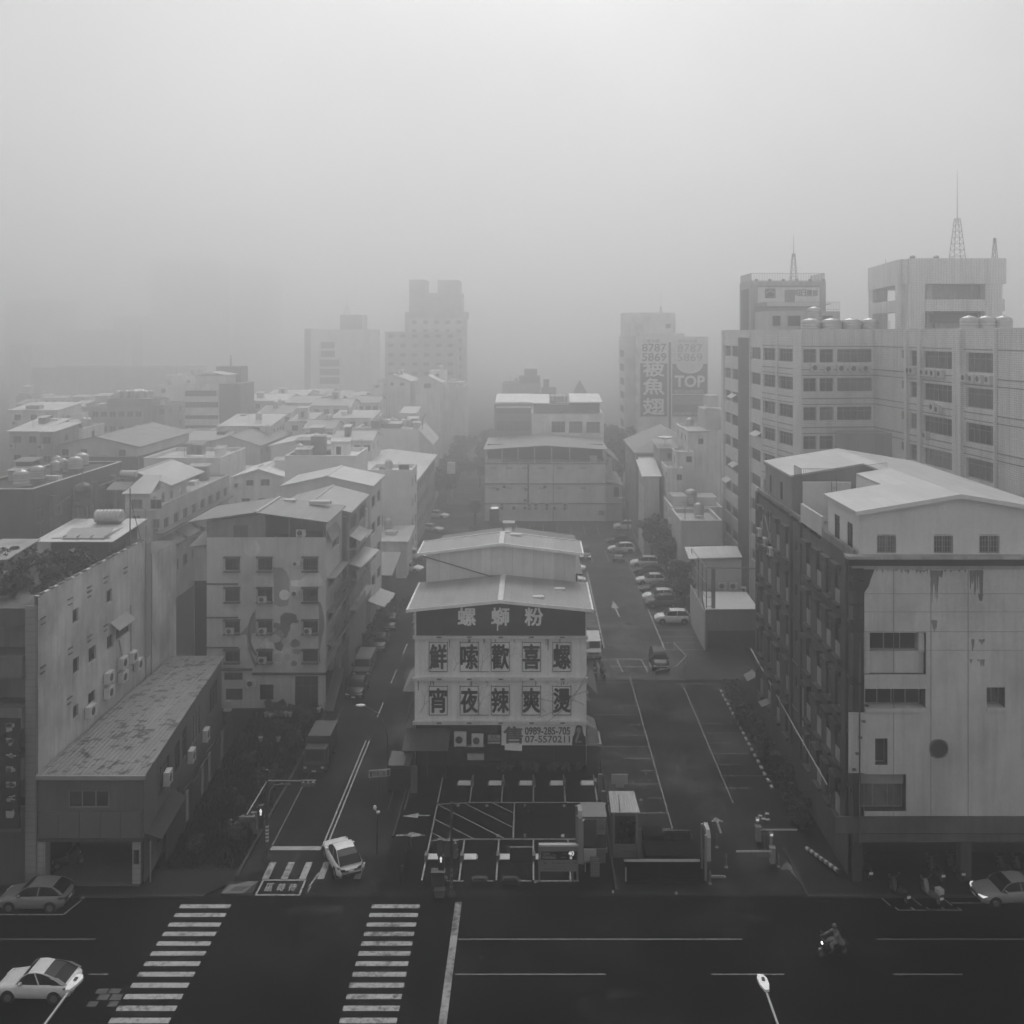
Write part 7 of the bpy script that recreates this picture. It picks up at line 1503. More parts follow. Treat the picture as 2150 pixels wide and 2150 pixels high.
# ---------------------------------------------------------------- scooters
SCM = {}
def scooter(loc, ang, label, tone=.03, group='scooters parked along the pavement', name='scooter', plate=True, cover=False):
    r = thing(name, label, 'scooter', (loc[0], loc[1], loc[2] if len(loc) > 2 else .005), math.radians(ang), group)
    if 'b' not in SCM:
        b = MB(); sec = [(-.85, .07, .55, .72), (-.6, .17, .38, .78), (-.25, .19, .30, .74), (.0, .17, .24, .60), (.08, .16, .22, .34), (.4, .16, .22, .34), (.5, .17, .26, .70), (.62, .15, .40, .98), (.70, .08, .52, .95)]
        V = []
        for x, w_, z0, z1 in sec: V += [(x, -w_, z0), (x, w_, z0), (x, w_, z1 - .05), (x, w_ * .6, z1), (x, -w_ * .6, z1), (x, -w_, z1 - .05)]
        b.add(V, [(i * 6 + j, i * 6 + (j + 1) % 6, (i + 1) * 6 + (j + 1) % 6, (i + 1) * 6 + j) for i in range(len(sec) - 1) for j in range(6)] + [tuple(range(6)), tuple(range(48 + 5, 47, -1))]); SCM['b'] = b
        s_ = MB(); s_.blob((-.38, 0, .79), .46, .17, .075, 12, 5); SCM['s'] = s_.mesh('seat', M_plain(.012, .6), None, True)
        w_ = MB(); w_.cyl((0, -.06, 0), (0, .06, 0), .25, .25, 16); SCM['w'] = w_.mesh('wheel', RUBBER); q = MB(); q.cyl((0, -.065, 0), (0, .065, 0), .15, .15, 12); SCM['r'] = q.mesh('rim', M_plain(.2, .4, .5))
        q = MB(); q.path([(.58, -.34, 1.03), (.62, -.1, 1.0), (.62, .1, 1.0), (.58, .34, 1.03)], .02, 6); q.cyl((.62, 0, .9), (.78, 0, .3), .03, .03, 6); SCM['h'] = q.mesh('handlebar', M_plain(.1, .4, .5))
        q = MB(); 
        for s in (1, -1): q.cyl((.58, s * .26, 1.03), (.55, s * .34, 1.2), .01, .01, 4); q.cbox((.55, s * .36, 1.22), .03, .12, .07)
        SCM['m'] = q.mesh('mirror', M_plain(.3, .2, .5))
        q = MB(); q.cbox((-.93, 0, .55), .02, .26, .15); SCM['p'] = q.mesh('number_plate', M_plain(.5, .5)); q = MB(); q.cbox((-.87, 0, .66), .06, .2, .07); SCM['t'] = q.mesh('tail_light', M_plain(.08, .2)); q = MB(); q.cyl((.70, 0, .84), (.74, 0, .83), .07, .07, 10); SCM['l'] = q.mesh('headlight', M_plain(.45, .1))
        q = MB(); q.extr([(.62, -.09, .5), (.95, -.07, .38), (.98, 0, .55), (.85, .0, .6)], (0, .16, 0)); SCM['f'] = q.mesh('front_mudguard', M_car(.1))
    k = ('body', tone)
    if k not in SCM: SCM[k] = SCM['b'].mesh('body', M_car(tone), None, True)
    P = lambda nm, k, par=r, l=(0, 0, 0): obj(nm, SCM[k], None, par, loc=l)
    P('body', k); P('seat', 's'); P('handlebar', 'h'); P('mirror', 'm'); P('headlight', 'l'); P('tail_light', 't'); P('front_mudguard', 'f')
    if plate: P('number_plate', 'p')
    for x in (.8, -.68): w_ = P('wheel', 'w', r, (x, 0, .25)); P('rim', 'r', w_)
    if cover: mb = MB(); mb.cbox((-.72, 0, .95), .42, .38, .3); obj('top_box', mb, M_plain(.3, .5), r, world=False, loc=(0, 0, 0))
    return r
scooter((23.35, 60.75), 105, 'dark scooter in the painted bay nearest the corner pillar')
scooter((25.35, 60.6), 105, 'pale panelled scooter in the middle painted bay', .16, cover=True)
for x, y, l_ in ((22.0, 63.2, 'dark scooter against the corner pillar of the weathered block'), (26.6, 62.9, 'dark scooter under the arcade, left one of the middle pair'), (28.0, 63.1, 'dark scooter under the arcade, right one of the middle pair'), (31.2, 62.9, 'dark scooter under the arcade, left one of the pair behind the silver car'), (32.3, 62.9, 'dark scooter under the arcade, right one of the pair behind the silver car')): scooter((x, y, .135), 95, l_, .03)
scooter((-31.2, 63.9, .2), 30, 'dark scooter in the garage mouth of the workshop')
for i, (x, y) in enumerate(((-18.6, 107.5), (-18.5, 109.6), (-18.5, 112), (-18.6, 114.2), (-18.4, 120.2), (-18.3, 121.6), (-18.2, 123), (-18.0, 125), (-17.9, 126.3))):
    scooter((x, y), (10, 25, -5, 15, 30, 20, 35, 25, 15)[i], 'dark scooter in the huddle along the side street kerb', .03, 'scooters huddled along the side street')
for i, (x, y) in enumerate(((5.6, 100.3), (6.5, 100.5), (7.3, 100.2))): scooter((x, y), 80 + 10 * i, 'dark scooter in the huddle by the rear car park barrier', .03, 'scooters by the car park barrier')
# ---------------------------------------------------------------- rider in a raincoat (skin of one continuous body)
rs = scooter((17.35, 55.1), 192, 'black scooter ridden along the wet road with its lamp lit', .012, None, 'ridden_scooter', False)
for ch in rs.children:
    if ch.name.startswith('headlight'): ch.material_slots[0].link = 'OBJECT'; ch.material_slots[0].material = M_emit(1, 6)
def skin_body(name, joints, edges, mat, parent=None, sub=2, root=0):
    me = bpy.data.meshes.new(name); me.from_pydata([j[0] for j in joints], edges, []); o = bpy.data.objects.new(name, me); C.objects.link(o)
    sk = o.modifiers.new('skin', 'SKIN'); sk.use_smooth_shade = True; o.modifiers.new('sub', 'SUBSURF').render_levels = sub; o.modifiers['sub'].levels = sub
    for i, j in enumerate(joints): r_ = j[1]; me.skin_vertices[0].data[i].radius = r_ if isinstance(r_, tuple) else (r_, r_)
    me.skin_vertices[0].data[root].use_root = True
    bpy.context.view_layer.update(); dg = bpy.context.evaluated_depsgraph_get(); m2 = bpy.data.meshes.new_from_object(o.evaluated_get(dg)); bpy.data.objects.remove(o); bpy.data.meshes.remove(me); m2.name = name
    m2.materials.clear(); m2.materials.append(mat)
    for p in m2.polygons: p.use_smooth = True
    return m2
J = [((-.30, 0, .92), (.17, .19)), ((-.26, 0, 1.10), (.15, .18)), ((-.20, 0, 1.30), (.15, .20)), ((-.15, 0, 1.44), (.10, .16)), ((-.12, 0, 1.53), .06), ((-.09, 0, 1.62), .085), ((-.08, 0, 1.70), .09)]
E = [(i, i + 1) for i in range(6)]
for s in (1, -1):
    k = len(J); J += [((-.14, s * .19, 1.41), .075), ((.10, s * .30, 1.20), .058), ((.38, s * .31, 1.10), .045), ((.55, s * .31, 1.065), .04), ((.63, s * .30, 1.06), .028)]
    E += [(3, k), (k, k + 1), (k + 1, k + 2), (k + 2, k + 3), (k + 3, k + 4)]
    k = len(J); J += [((-.2, s * .12, .86), .10), ((.16, s * .19, .84), .085), ((.20, s * .18, .58), .062), ((.18, s * .17, .40), .05), ((.28, s * .17, .365), .042), ((.38, s * .17, .36), .035)]
    E += [(0, k), (k, k + 1), (k + 1, k + 2), (k + 2, k + 3), (k + 3, k + 4), (k + 4, k + 5)]
pr = thing('person', 'scooter rider in a pale raincoat and helmet, hands on the bars', 'person', tuple(rs.location), rs.rotation_euler.z)
obj('body', skin_body('body', J, E, M_plain(.10, .7)), None, pr, loc=(0, 0, 0))
q = MB(); V = []; Nn = 16
for z, x, rx, ry in ((1.50, -.13, .09, .12), (1.42, -.15, .14, .24), (1.25, -.2, .17, .25), (1.05, -.27, .20, .26), (.88, -.34, .26, .30), (.74, -.40, .28, .33)):
    V += [(x + rx * math.cos(2 * math.pi * i / Nn), ry * math.sin(2 * math.pi * i / Nn) * (1 + .04 * (i % 2)), z + (.02 if i % 2 else 0)) for i in range(Nn)]
q.add(V, [(a * Nn + i, a * Nn + (i + 1) % Nn, (a + 1) * Nn + (i + 1) % Nn, (a + 1) * Nn + i) for a in range(5) for i in range(Nn)]); obj('raincoat', q, M_plain(.14, .45, 0, .5, .25), pr, world=False, loc=(0, 0, 0), smooth=True)
q = MB()
for s in (1, -1): q.path([(-.14, s * .2, 1.42), (.10, s * .31, 1.20), (.40, s * .315, 1.10)], .075, 8); q.path([(-.1, s * .16, .9), (.2, s * .21, .84), (.22, s * .19, .5)], .11, 8)
for s in (1, -1):      # gloved hands closed round the grips: palm, four unequal fingers and a thumb
    g = MB(); g.blob((.60, s * .31, 1.085), .055, .05, .03, 10, 6)
    for i, L in enumerate((.92, 1.0, .95, .78)):
        y = s * (.272 + .024 * i); g.path([(.62, y, 1.09), (.62 + .045 * L, y, 1.085), (.62 + .055 * L, y, 1.05), (.62 + .03 * L, y, 1.025)], .0105, 6)
    g.path([(.575, s * .265, 1.075), (.585, s * .24, 1.045), (.61, s * .238, 1.02)], .012, 6); obj('hand', g, M_plain(.06, .6), pr, world=False, loc=(0, 0, 0), smooth=True)
obj('sleeves_and_trousers', q, M_plain(.14, .45, 0, .5, .25), pr, world=False, loc=(0, 0, 0), smooth=True)
q = MB(); q.blob((-.08, 0, 1.70), .145, .13, .14, 14, 8); hm_ = obj('helmet', q, M_plain(.10, .2), pr, world=False, loc=(0, 0, 0), smooth=True)
q = MB(); q.extr([(.055, -.09, 1.63), (.055, .09, 1.63), (.075, .08, 1.74), (.075, -.08, 1.74)], (.012, 0, 0)); obj('visor', q, GLASS, hm_, world=False, loc=(0, 0, 0))
# ================================================================= street furniture
def sbox(nm, label, cat, m, *bs, group=None):
    mb = MB()
    for b in bs: mb.box(*b)
    return tag(obj(nm, mb, m), label, cat, group)
# ---- left signal pole
t = thing('signal_pole', 'grey signal pole with two long arms and a striped foot at the side street', 'traffic signal', (-18.2, 65.1, 0))
mb = MB(); mb.cyl((-18.2, 65.1, .25), (-18.2, 65.1, 6.1), .1, .085, 10); mb.cyl((-18.2, 65.1, 6.1), (-18.2, 65.1, 6.18), .11, .11, 10); mb.lathe([(.32, 0), (.3, .18), (.14, .4)], (-18.2, 65.1, 0), 12); obj('pole', mb, M_plain(.055, .5, .3), t)
mb = MB(); mb.path([(-18.2, 65.1, 5.42), (-17.6, 65.1, 5.44), (-15.6, 65.1, 5.4)], .05, 6); mb.path([(-18.2, 65.1, 5.42), (-18.25, 60.6, 5.35)], .05, 6); mb.path([(-18.1, 65.1, 4.0), (-18.0, 65.1, 4.8), (-17.7, 65.1, 5.15), (-17.2, 65.1, 5.2), (-16.6, 65.1, 5.2)], .035, 6); obj('arm', mb, M_plain(.22, .5, .3), t)
st_ = MB()
for i in range(5): st_.cyl((-18.2, 65.1, 1.3 + i * .24), (-18.2, 65.1, 1.42 + i * .24), .112, .11, 10)
obj('stripes', st_, M_plain(.4, .6), t)
def head(par, c, horiz=True, dir_=1, name='signal_head'):
    mb = MB()
    for i in range(3):
        o = (i - 1) * .34; x, z = (c[0] + o, c[2]) if horiz else (c[0], c[2] + o)
        mb.box(x - .165, c[1] - .1, z - .17, x + .165, c[1] + .1, z + .17)
    h_ = obj(name, mb, M_plain(.05, .5), par)
    mb = MB()
    for i in range(3):
        o = (i - 1) * .34; x, z = (c[0] + o, c[2]) if horiz else (c[0], c[2] + o)
        mb.cyl((x, c[1] - dir_ * .1, z), (x, c[1] - dir_ * .32, z - .02), .15, .15, 12); 
    obj('visor', mb, M_plain(.07, .5), h_)
    mb = MB()
    for i in range(3):
        o = (i - 1) * .34; x, z = (c[0] + o, c[2]) if horiz else (c[0], c[2] + o)
        mb.cyl((x, c[1] - dir_ * .321, z - .02), (x, c[1] - dir_ * .325, z - .02), .13, .13, 12)
    obj('lens', mb, M_plain(.10, .3), h_); return h_
head(t, (-15.35, 65.1, 5.3), True, 1); head(t, (-18.2, 60.5, 5.15), True, -1)
mb = MB(); mb.box(-18.8, 65.0, 3.0, -18.42, 65.3, 3.75); mb.box(-18.8, 65.0, 2.2, -18.42, 65.3, 2.95); hd_ = obj('pedestrian_signal', mb, BLACK, t)
mb = MB(); mb.box(-18.66, 64.97, 3.12, -18.56, 64.995, 3.34); mb.box(-18.69, 64.97, 3.34, -18.53, 64.995, 3.46); mb.blob((-18.61, 64.98, 3.52), .045, .012, .05, 8, 4); obj('lit_figure', mb, M_emit(1, .9), hd_)
# ---- near pole with back-to-back heads
t = thing('signal_pole', 'dark signal pole with twin stacked heads and a control cabinet at the lot corner', 'traffic signal', (-5.25, 61, 0))
mb = MB(); mb.cyl((-5.25, 61, 0), (-5.25, 61, 6), .09, .08, 10); mb.lathe([(.3, 0), (.26, .14), (.12, .3)], (-5.25, 61, 0), 12); mb.path([(-6.0, 61, 3.5), (-5.25, 61, 3.5), (-5.0, 61, 3.5)], .03, 5); obj('pole', mb, M_plain(.03, .6), t)
mb = MB()
for i in range(4): mb.cyl((-5.25, 61, .5 + i * .36), (-5.25, 61, .68 + i * .36), .102, .1, 10)
obj('stripes', mb, M_plain(.12, .6), t)
for x in (-6.1, -5.5, -4.98):
    if x == -6.1: head(t, (x + .1, 61, 3.1), False, -1)
    else: head(t, (x, 61 if x > -5.4 else 61.02, 3.02), False, -1 if x < -5.4 else 1)
mb = MB(); mb.box(-6.1, 60.85, 2.15, -5.72, 61.15, 2.6); mb.box(-6.1, 60.85, 1.7, -5.72, 61.15, 2.14); hd_ = obj('pedestrian_signal', mb, BLACK, t)
mb = MB(); mb.box(-5.96, 60.82, 2.22, -5.86, 60.845, 2.42); mb.box(-5.99, 60.82, 2.42, -5.83, 60.845, 2.5); mb.blob((-5.91, 60.83, 2.54), .04, .012, .04, 8, 4); obj('lit_figure', mb, M_emit(1, .8), hd_)
mb = MB(); mb.box(-6.55, 61.2, 0, -5.75, 61.7, 1.25); mb.box(-6.6, 61.15, 1.251, -5.7, 61.75, 1.36); obj('control_cabinet', mb, M_plain(.03, .5), t)
sbox('utility_box', 'low grey utility box beside the dark signal pole', 'utility box', M_plain(.09, .5), (-6.3, 60.7, .005, -5.7, 61.05, .45), (-6.35, 60.66, .451, -5.65, 61.1, .5))
# ---- street name sign, curved street lamp, camera post on the right of the side street
t = thing('street_sign', 'street name plate on a thin pole beside the dark hut', 'street sign', (-11.75, 73.3, 0))
mb = MB(); mb.cyl((-11.75, 73.3, 0), (-11.75, 73.3, 2.5), .035, .035, 6); obj('pole', mb, M_plain(.08, .5, .4), t)
mb = MB(); mb.extr([(-12.65, 73.22, 1.86), (-11.02, 73.22, 2.0), (-11.0, 73.22, 2.55), (-12.63, 73.22, 2.42)], (0, -.05, 0)); pl_ = obj('plate', mb, M_plain(.26, .5), t)
mb = MB(); mb.extr([(-12.58, 73.165, 1.93), (-12.38, 73.165, 1.95), (-12.37, 73.165, 2.38), (-12.56, 73.165, 2.36)], (0, -.006, 0)); mb.extr([(-11.26, 73.165, 2.04), (-11.07, 73.165, 2.06), (-11.06, 73.165, 2.49), (-11.25, 73.165, 2.47)], (0, -.006, 0)); put_text(mb, '自強二路', (-11.82, 73.16, 2.21), .95, .36, .01, rot=0); obj('lettering', mb, M_plain(.035, .5), pl_)
t = thing('street_lamp', 'curved arm street lamp with a white head over the side street', 'street lamp', (-11.4, 74.6, 0))
mb = MB(); mb.path([(-11.4, 74.6, 0), (-11.4, 74.6, 4.4), (-11.7, 75.0, 5.2), (-12.2, 75.6, 5.75), (-13.6, 76.6, 6.0)], .05, 7); obj('pole', mb, M_plain(.05, .5, .3), t)
mb = MB(); mb.blob((-13.95, 76.85, 6.0), .42, .2, .1, 12, 6); obj('lamp_head', mb, M_plain(.5, .4), t, smooth=True)
t = thing('camera_post', 'short black post with white lamp cameras near the lot entrance', 'camera post', (-10.8, 65.8, 0))
mb = MB(); mb.cyl((-10.8, 65.8, 0), (-10.8, 65.8, 3.0), .05, .045, 8); obj('pole', mb, M_plain(.02, .6), t)
mb = MB(); mb.blob((-10.95, 65.8, 3.25), .13, .12, .16, 8, 6); mb.blob((-10.72, 65.75, 2.95), .14, .1, .1, 8, 6); mb.cyl((-10.95, 65.8, 3.2), (-10.78, 65.8, 2.9), .03, .03, 5); obj('camera', mb, M_plain(.45, .4), t)
# two lamp heads rising from below the picture
for x, y, l_, hd2 in ((-19.05, 39.6, 'white street lamp head at the near corner by the rounded coupe', -1), (9.55, 39.6, 'white street lamp head over the near road by the scooter', -1)):
    t = thing('street_lamp', l_, 'street lamp', (x + (-.6 if x < 0 else .25), 36.2, 0))
    bx = x + (-.6 if x < 0 else .25)
    mb = MB(); mb.path([(bx, 36.2, 0), (bx, 36.2, 7.6), (bx + (x - bx) * .3, 36.9, 8.5), (x, y - .45, 9.0)], .055, 8); obj('pole', mb, M_plain(.4, .4, .3), t)
    mb = MB(); o = .35 * (x - bx)
    mb.extr([(x - .09 - o * .3, y - .55, 9), (x + .09 - o * .3, y - .55, 9), (x + .19, y - .25, 9.02), (x + .21 + o * .3, y + .12, 9.03), (x + .1 + o * .3, y + .34, 9.03), (x - .12 + o * .3, y + .36, 9.03), (x - .2 + o * .3, y + .14, 9.03), (x - .19, y - .25, 9.02)], (0, 0, .1)); lh = obj('lamp_head', mb, M_plain(.55, .4), t)
    mb = MB(); mb.box(x - .05, y - .06, 9.132, x + .07, y + .12, 9.17); obj('sensor', mb, BLACK, lh)
# ---- hut, cabinet, bollards
t = thing('dark_hut', 'dark lock-up hut with a pale flat top beside the street sign', 'hut', (-10.7, 75, 0))
mb = MB(); mb.box(-11.5, 75, 0, -9.75, 77.6, 1.93); obj('walls', mb, M_plain(.016, .6), t); mb = MB(); mb.box(-11.52, 74.95, 1.932, -10.2, 77.6, 2.0); obj('top', mb, M_plain(.075, .5), t); mb = MB(); mb.box(-11.3, 74.97, .1, -10.0, 74.998, 1.75); obj('door', mb, M_plain(.013, .5), t)
sbox('leaning_board', 'pale grey board leaning beside the dark hut', 'board', M_plain(.10, .6), (-9.6, 74.6, .005, -9.1, 74.72, 2.1))
for y, l_, v in ((66.6, 'pale topped bollard, farthest of the three at the lot entrance', .3), (64.5, 'dark bollard, middle of the three at the lot entrance', .02), (62.6, 'dark bollard, nearest of the three at the lot entrance', .02)):
    t = thing('bollard', l_, 'bollard', (-8.65, y, 0), 0, 'bollards at the lot entrance'); mb = MB(); mb.cyl((-8.65, y, 0), (-8.65, y, .85), .1, .09, 10); obj('post', mb, M_plain(.02, .5), t); mb = MB(); mb.lathe([(.1, .85), (.1, 1.0), (.05, 1.06)], (-8.65, y, 0), 10); obj('cap', mb, M_plain(v, .5), t)
t = thing('meter_post', 'pale grey cabinet on a dark post at the vacant lot', 'cabinet', (-19.8, 67.6, 0))
mb = MB(); mb.box(-20.05, 67.5, .9, -19.65, 67.75, 2.0); mb.box(-19.9, 67.48, .55, -19.35, 67.78, .9); mb.cyl((-19.45, 67.6, .9), (-19.45, 67.6, 1.25), .12, .08, 8); obj('cabinet', mb, M_plain(.10, .5), t); mb = MB(); mb.cyl((-19.7, 67.62, 0), (-19.7, 67.62, .6), .08, .08, 8); obj('post', mb, BLACK, t)
# ---- parking flaps
def flap(x0, x1, y, side, label):
    t = thing('parking_lock', label, 'parking lock', ((x0 + x1) / 2, y, 0), 0, 'parking locks in the front lot')
    mb = MB(); mb.extr([(x0, y - .24, .10), (x1, y - .24, .10), (x1, y + .22, .22), (x0, y + .22, .22)], (0, 0, .05)); obj('flap', mb, M_plain(.42, .5), t)
    xh = x1 + .02 if side > 0 else x0 - .24
    mb = MB(); mb.box(xh, y - .3, 0, xh + .22, y + .3, .42); obj('housing', mb, M_plain(.12, .5), t)
    xe = x0 - .1 if side > 0 else x1 + .02
    mb = MB(); mb.box(xe, y - .22, .05, xe + .08, y + .2, .2); mb.box(x0, y - .1, .012, x1, y + .1, .1); obj('hinge', mb, M_plain(.2, .5), t)
W5 = ('first', 'second', 'third', 'fourth', 'fifth')
for k in range(5): flap(-5.98 + 2.45 * k, -5.0 + 2.45 * k, 75.9, 1, 'white parking flap in the far row, %s from the street side' % W5[k])
for k in range(4): flap(-7.2 + 2.45 * k, -6.35 + 2.45 * k, 65.2, -1, 'white parking flap in the near row, %s from the street side' % W5[k])
for k, x in enumerate((-3.98, -1.98, -6.6)):
    sbox('kerb_block', 'black kerb block at the lot edge, ' + ('left of the dim board', 'below the dim board', 'by the control cabinet')[k], 'kerb block', M_plain(.008, .6), (x - .02, 62.2, .0, x + .95, 62.75, .28), (x + .05, 62.3, .281, x + .85, 62.65, .34), group='kerb blocks at the lot edge')
# ---- parking sign with lit number
t = thing('parking_sign', 'wide parking board with lit number forty over icon strips', 'sign', (1.65, 62.5, 0)); y = 62.5
x0, x1 = U(1131, y), U(1214, y)
mb = MB(); mb.box(x0 + .12, y - .1, Z(1828, y), x1 - .06, y + .12, Z(1776, y)); bd = obj('board', mb, M_plain(.13, .5), t)
mb = MB(); mb.box(x0 - .02, y - .06, 0, x0 + .11, y + .1, Z(1775, y)); mb.box(x1 - .42, y - .02, 0, x1 - .32, y + .08, Z(1828, y)); obj('post', mb, M_plain(.14, .5), t)
mb = MB(); mb.box(x0, y - .14, Z(1776, y) + .002, x1, y + .16, Z(1774, y) + .06); obj('top_cap', mb, M_plain(.26, .5), t)
mb = MB(); mb.box(x0 + .16, y - .13, Z(1803, y), x1 - .1, y - .102, Z(1786, y)); sc = obj('screen', mb, M_plain(.006, .3), bd)
mb = MB(); put_text(mb, 'CITY', (U(1148, y), y - .135, Z(1791.5, y)), .45, .15, .02); put_text(mb, 'PARKING', (U(1153, y), y - .135, Z(1798, y)), .82, .15, .02); put_text(mb, '空位', (U(1185, y), y - .135, Z(1790, y)), .32, .1, 0); put_text(mb, '收費', (U(1183, y), y - .135, Z(1798, y)), .32, .1, 0)
mb.path([(U(1157, y), y - .134, Z(1794, y)), (U(1161, y), y - .134, Z(1792, y)), (U(1166, y), y - .134, Z(1793, y)), (U(1168, y), y - .134, Z(1796, y))], .015, 4); obj('lettering', mb, M_plain(.28, .5), sc)
mb = MB(); put_text(mb, '40', (U(1199, y), y - .135, Z(1789.5, y)), .36, .28, .02); mb.box(U(1196, y), y - .138, Z(1801, y), U(1201, y), y - .133, Z(1800, y)); mb.box(U(1196, y), y - .138, Z(1798, y), U(1201, y), y - .133, Z(1796.5, y)); obj('lit_number', mb, M_emit(1, .7), sc)
mb = MB(); mb.box(x0 + .14, y - .125, Z(1816, y), x1 - .1, y - .102, Z(1804.5, y)); mb.box(x0 + .14, y - .125, Z(1827, y), x1 - .1, y - .102, Z(1818, y)); st2 = obj('info_strip', mb, M_plain(.15, .5), bd)
mb = MB()
for i in range(18):
    a, b = 2 * math.pi * i / 18, 2 * math.pi * (i + 1) / 18; cx, cz = U(1144, y), Z(1810, y); mb.extr([(cx + .125 * math.cos(a), y - .128, cz + .125 * math.sin(a)), (cx + .125 * math.cos(b), y - .128, cz + .125 * math.sin(b)), (cx + .1 * math.cos(b), y - .128, cz + .1 * math.sin(b)), (cx + .1 * math.cos(a), y - .128, cz + .1 * math.sin(a))], (0, -.006, 0))
mb.extr([(cx - .06, y - .128, cz - .05), (cx + .06, y - .128, cz - .05), (cx + .06, y - .128, cz + .02), (cx, y - .128, cz + .07), (cx - .06, y - .128, cz + .02)], (0, -.006, 0))
rr = random.Random(4)
for xx, ww in ((1158, .22), (1168, .62), (1190, .2), (1202, .3)):
    for k in range(2): mb.box(U(xx, y), y - .132, Z(1808.5 + 3 * k, y), U(xx, y) + ww, y - .127, Z(1807.4 + 3 * k, y))
for i, xx in enumerate((1142, 1146, 1151, 1155, 1159, 1163, 1170, 1175, 1182, 1186, 1195, 1201)): mb.box(U(xx, y), y - .132, Z(1824, y) + .02 * (i % 3), U(xx, y) + (.08 if i % 2 else .05), y - .127, Z(1820.5, y))
obj('icons', mb, M_plain(.04, .5), st2)
t = thing('notice_board', 'dim dark notice board on thin legs beside the parking board', 'sign', (-.75, 62.9, 0)); y = 62.9
mb = MB(); mb.box(U(1071, y), y - .04, Z(1811, y), U(1118, y), y + .04, Z(1779, y)); bd = obj('board', mb, M_plain(.018, .5), t); mb = MB(); mb.box(U(1071, y) - .03, y - .07, Z(1780, y), U(1118, y), y + .07, Z(1778, y)); mb.box(U(1071, y) - .03, y - .06, Z(1811, y), U(1071, y) + .01, y - .041, Z(1780, y)); obj('frame', mb, M_plain(.09, .5), bd)
mb = MB(); mb.cyl((U(1081, y), y, 0), (U(1081, y), y, .7), .03, .03, 6); mb.cyl((U(1107, y), y, 0), (U(1107, y), y, .7), .03, .03, 6); obj('leg', mb, M_plain(.04, .5), t)
mb = MB()
for i in range(8): mb.box(U(1076, y), y - .046, Z(1787 + i * 3, y), U(1113, y), y - .041, Z(1786 + i * 3, y))
mb.box(U(1085, y), y - .05, Z(1783, y), U(1103, y), y - .043, Z(1781, y)); obj('printed_lines', mb, M_plain(.05, .6), bd)
# ---- tall edge-on sign pylons
def pylon(label, x, y0, y1, h, hb, tone):
    t = thing('sign_pylon', label, 'sign pylon', (x, y0, 0))
    mb = MB(); mb.box(x - .13, y0, 0, x + .0, y0 + .16, h - .2); mb.box(x - .13, y1 - .16, 0, x + .0, y1, h - .2); obj('leg', mb, M_plain(tone, .5), t)
    mb = MB(); mb.extr([(x + .003, y0, hb), (x + .003, y1, hb), (x + .003, y1, h - .3), (x + .003, y1 - .3, h), (x + .003, y0 + .35, h), (x + .003, y0, h - .35)], (.26, 0, 0)); obj('panel', mb, M_plain(tone * 1.4, .4), t)
    mb = MB(); mb.extr([(x - .002, y0 + .1, hb + .1), (x - .002, y1 - .1, hb + .1), (x - .002, y1 - .1, h - .35), (x - .002, y0 + .1, h - .4)], (-.02, 0, 0)); obj('sign_face', mb, M_plain(.012, .4), t)
pylon('slim pale sign pylon seen edge-on beside the frosted kiosk', 2.95, 62.5, 64.0, 4.5, 1.2, .13)
pylon('slim pale sign pylon seen edge-on at the end of the dark hoarding', 11.4, 62.6, 64.2, 3.2, 1.3, .17)
# ---- kiosk with frosted glass, second kiosk with corrugated roof
y = 64.6
t = thing('ticket_kiosk', 'narrow frosted glass kiosk with a wall unit and a grey lid', 'kiosk', (4.2, y, 0)); x0, x1 = U(1222, y), U(1272, y)
mb = MB(); mb.box(x0 + .1, y + .1, 0, x1, y + 1.6, Z(1715, y)); obj('body', mb, M_plain(.13, .5), t); mb = MB(); mb.box(x0 - .03, y - .1, Z(1717, y), x1 + .05, y + 1.9, Z(1717, y) + .12); obj('roof', mb, M_plain(.11, .5), t)
mb = MB(); mb.box(x0 + .12, y + .04, .9, U(1253, y), y + .098, Z(1722, y)); obj('frosted_glass', mb, M_plain(.06, .3, 0, .5, .4), t); mb = MB(); mb.box(x0 - .02, y - .05, 0, x0 + .1, y + .09, Z(1717, y) - .01); mb.box(x0 - .02, y - .06, Z(1720, y), x1, y + .03, Z(1717, y) - .01); mb.box(U(1253, y) + .0, y - .0, .9, U(1254.5, y), y + .09, Z(1721, y)); obj('frame', mb, M_plain(.2, .5), t)
mb = MB(); mb.box(U(1254.5, y) + .02, y - .02, Z(1752, y), x1 - .02, y + .098, Z(1722, y)); lp = obj('logo_panel', mb, M_plain(.15, .5), t); mb = MB(); put_text(mb, '-S', (U(1263, y), y - .026, Z(1737, y)), .36, .34, .015); obj('lettering', mb, M_plain(.03, .5), lp)
mb = MB(); mb.box(U(1253, y), y - .1, Z(1779, y), x1 + .02, y + .09, Z(1754, y)); obj('vent_unit', mb, M_plain(.03, .5), t); mb = MB(); mb.box(U(1253, y) - .02, y - .2, Z(1787, y), x1 + .1, y + .09, Z(1779, y) - .01); obj('shelf', mb, M_plain(.15, .5), t); mb = MB(); mb.path([(x0, y - .3, Z(1695, y) - .8), (x0 + .3, y + .2, Z(1695, y) - .75)], .06, 6); obj('roof_lamp', mb, M_plain(.4, .5), t)
sbox('white_board', 'blank white board standing before the frosted kiosk', 'board', M_plain(.28, .5), (U(1226, 63.6), 63.6, .75, U(1252, 63.6), 63.68, Z(1783, 63.6)), (U(1228, 63.6), 63.69, .0, U(1230, 63.6), 63.75, .75), (U(1249, 63.6), 63.69, .0, U(1251, 63.6), 63.75, .75))
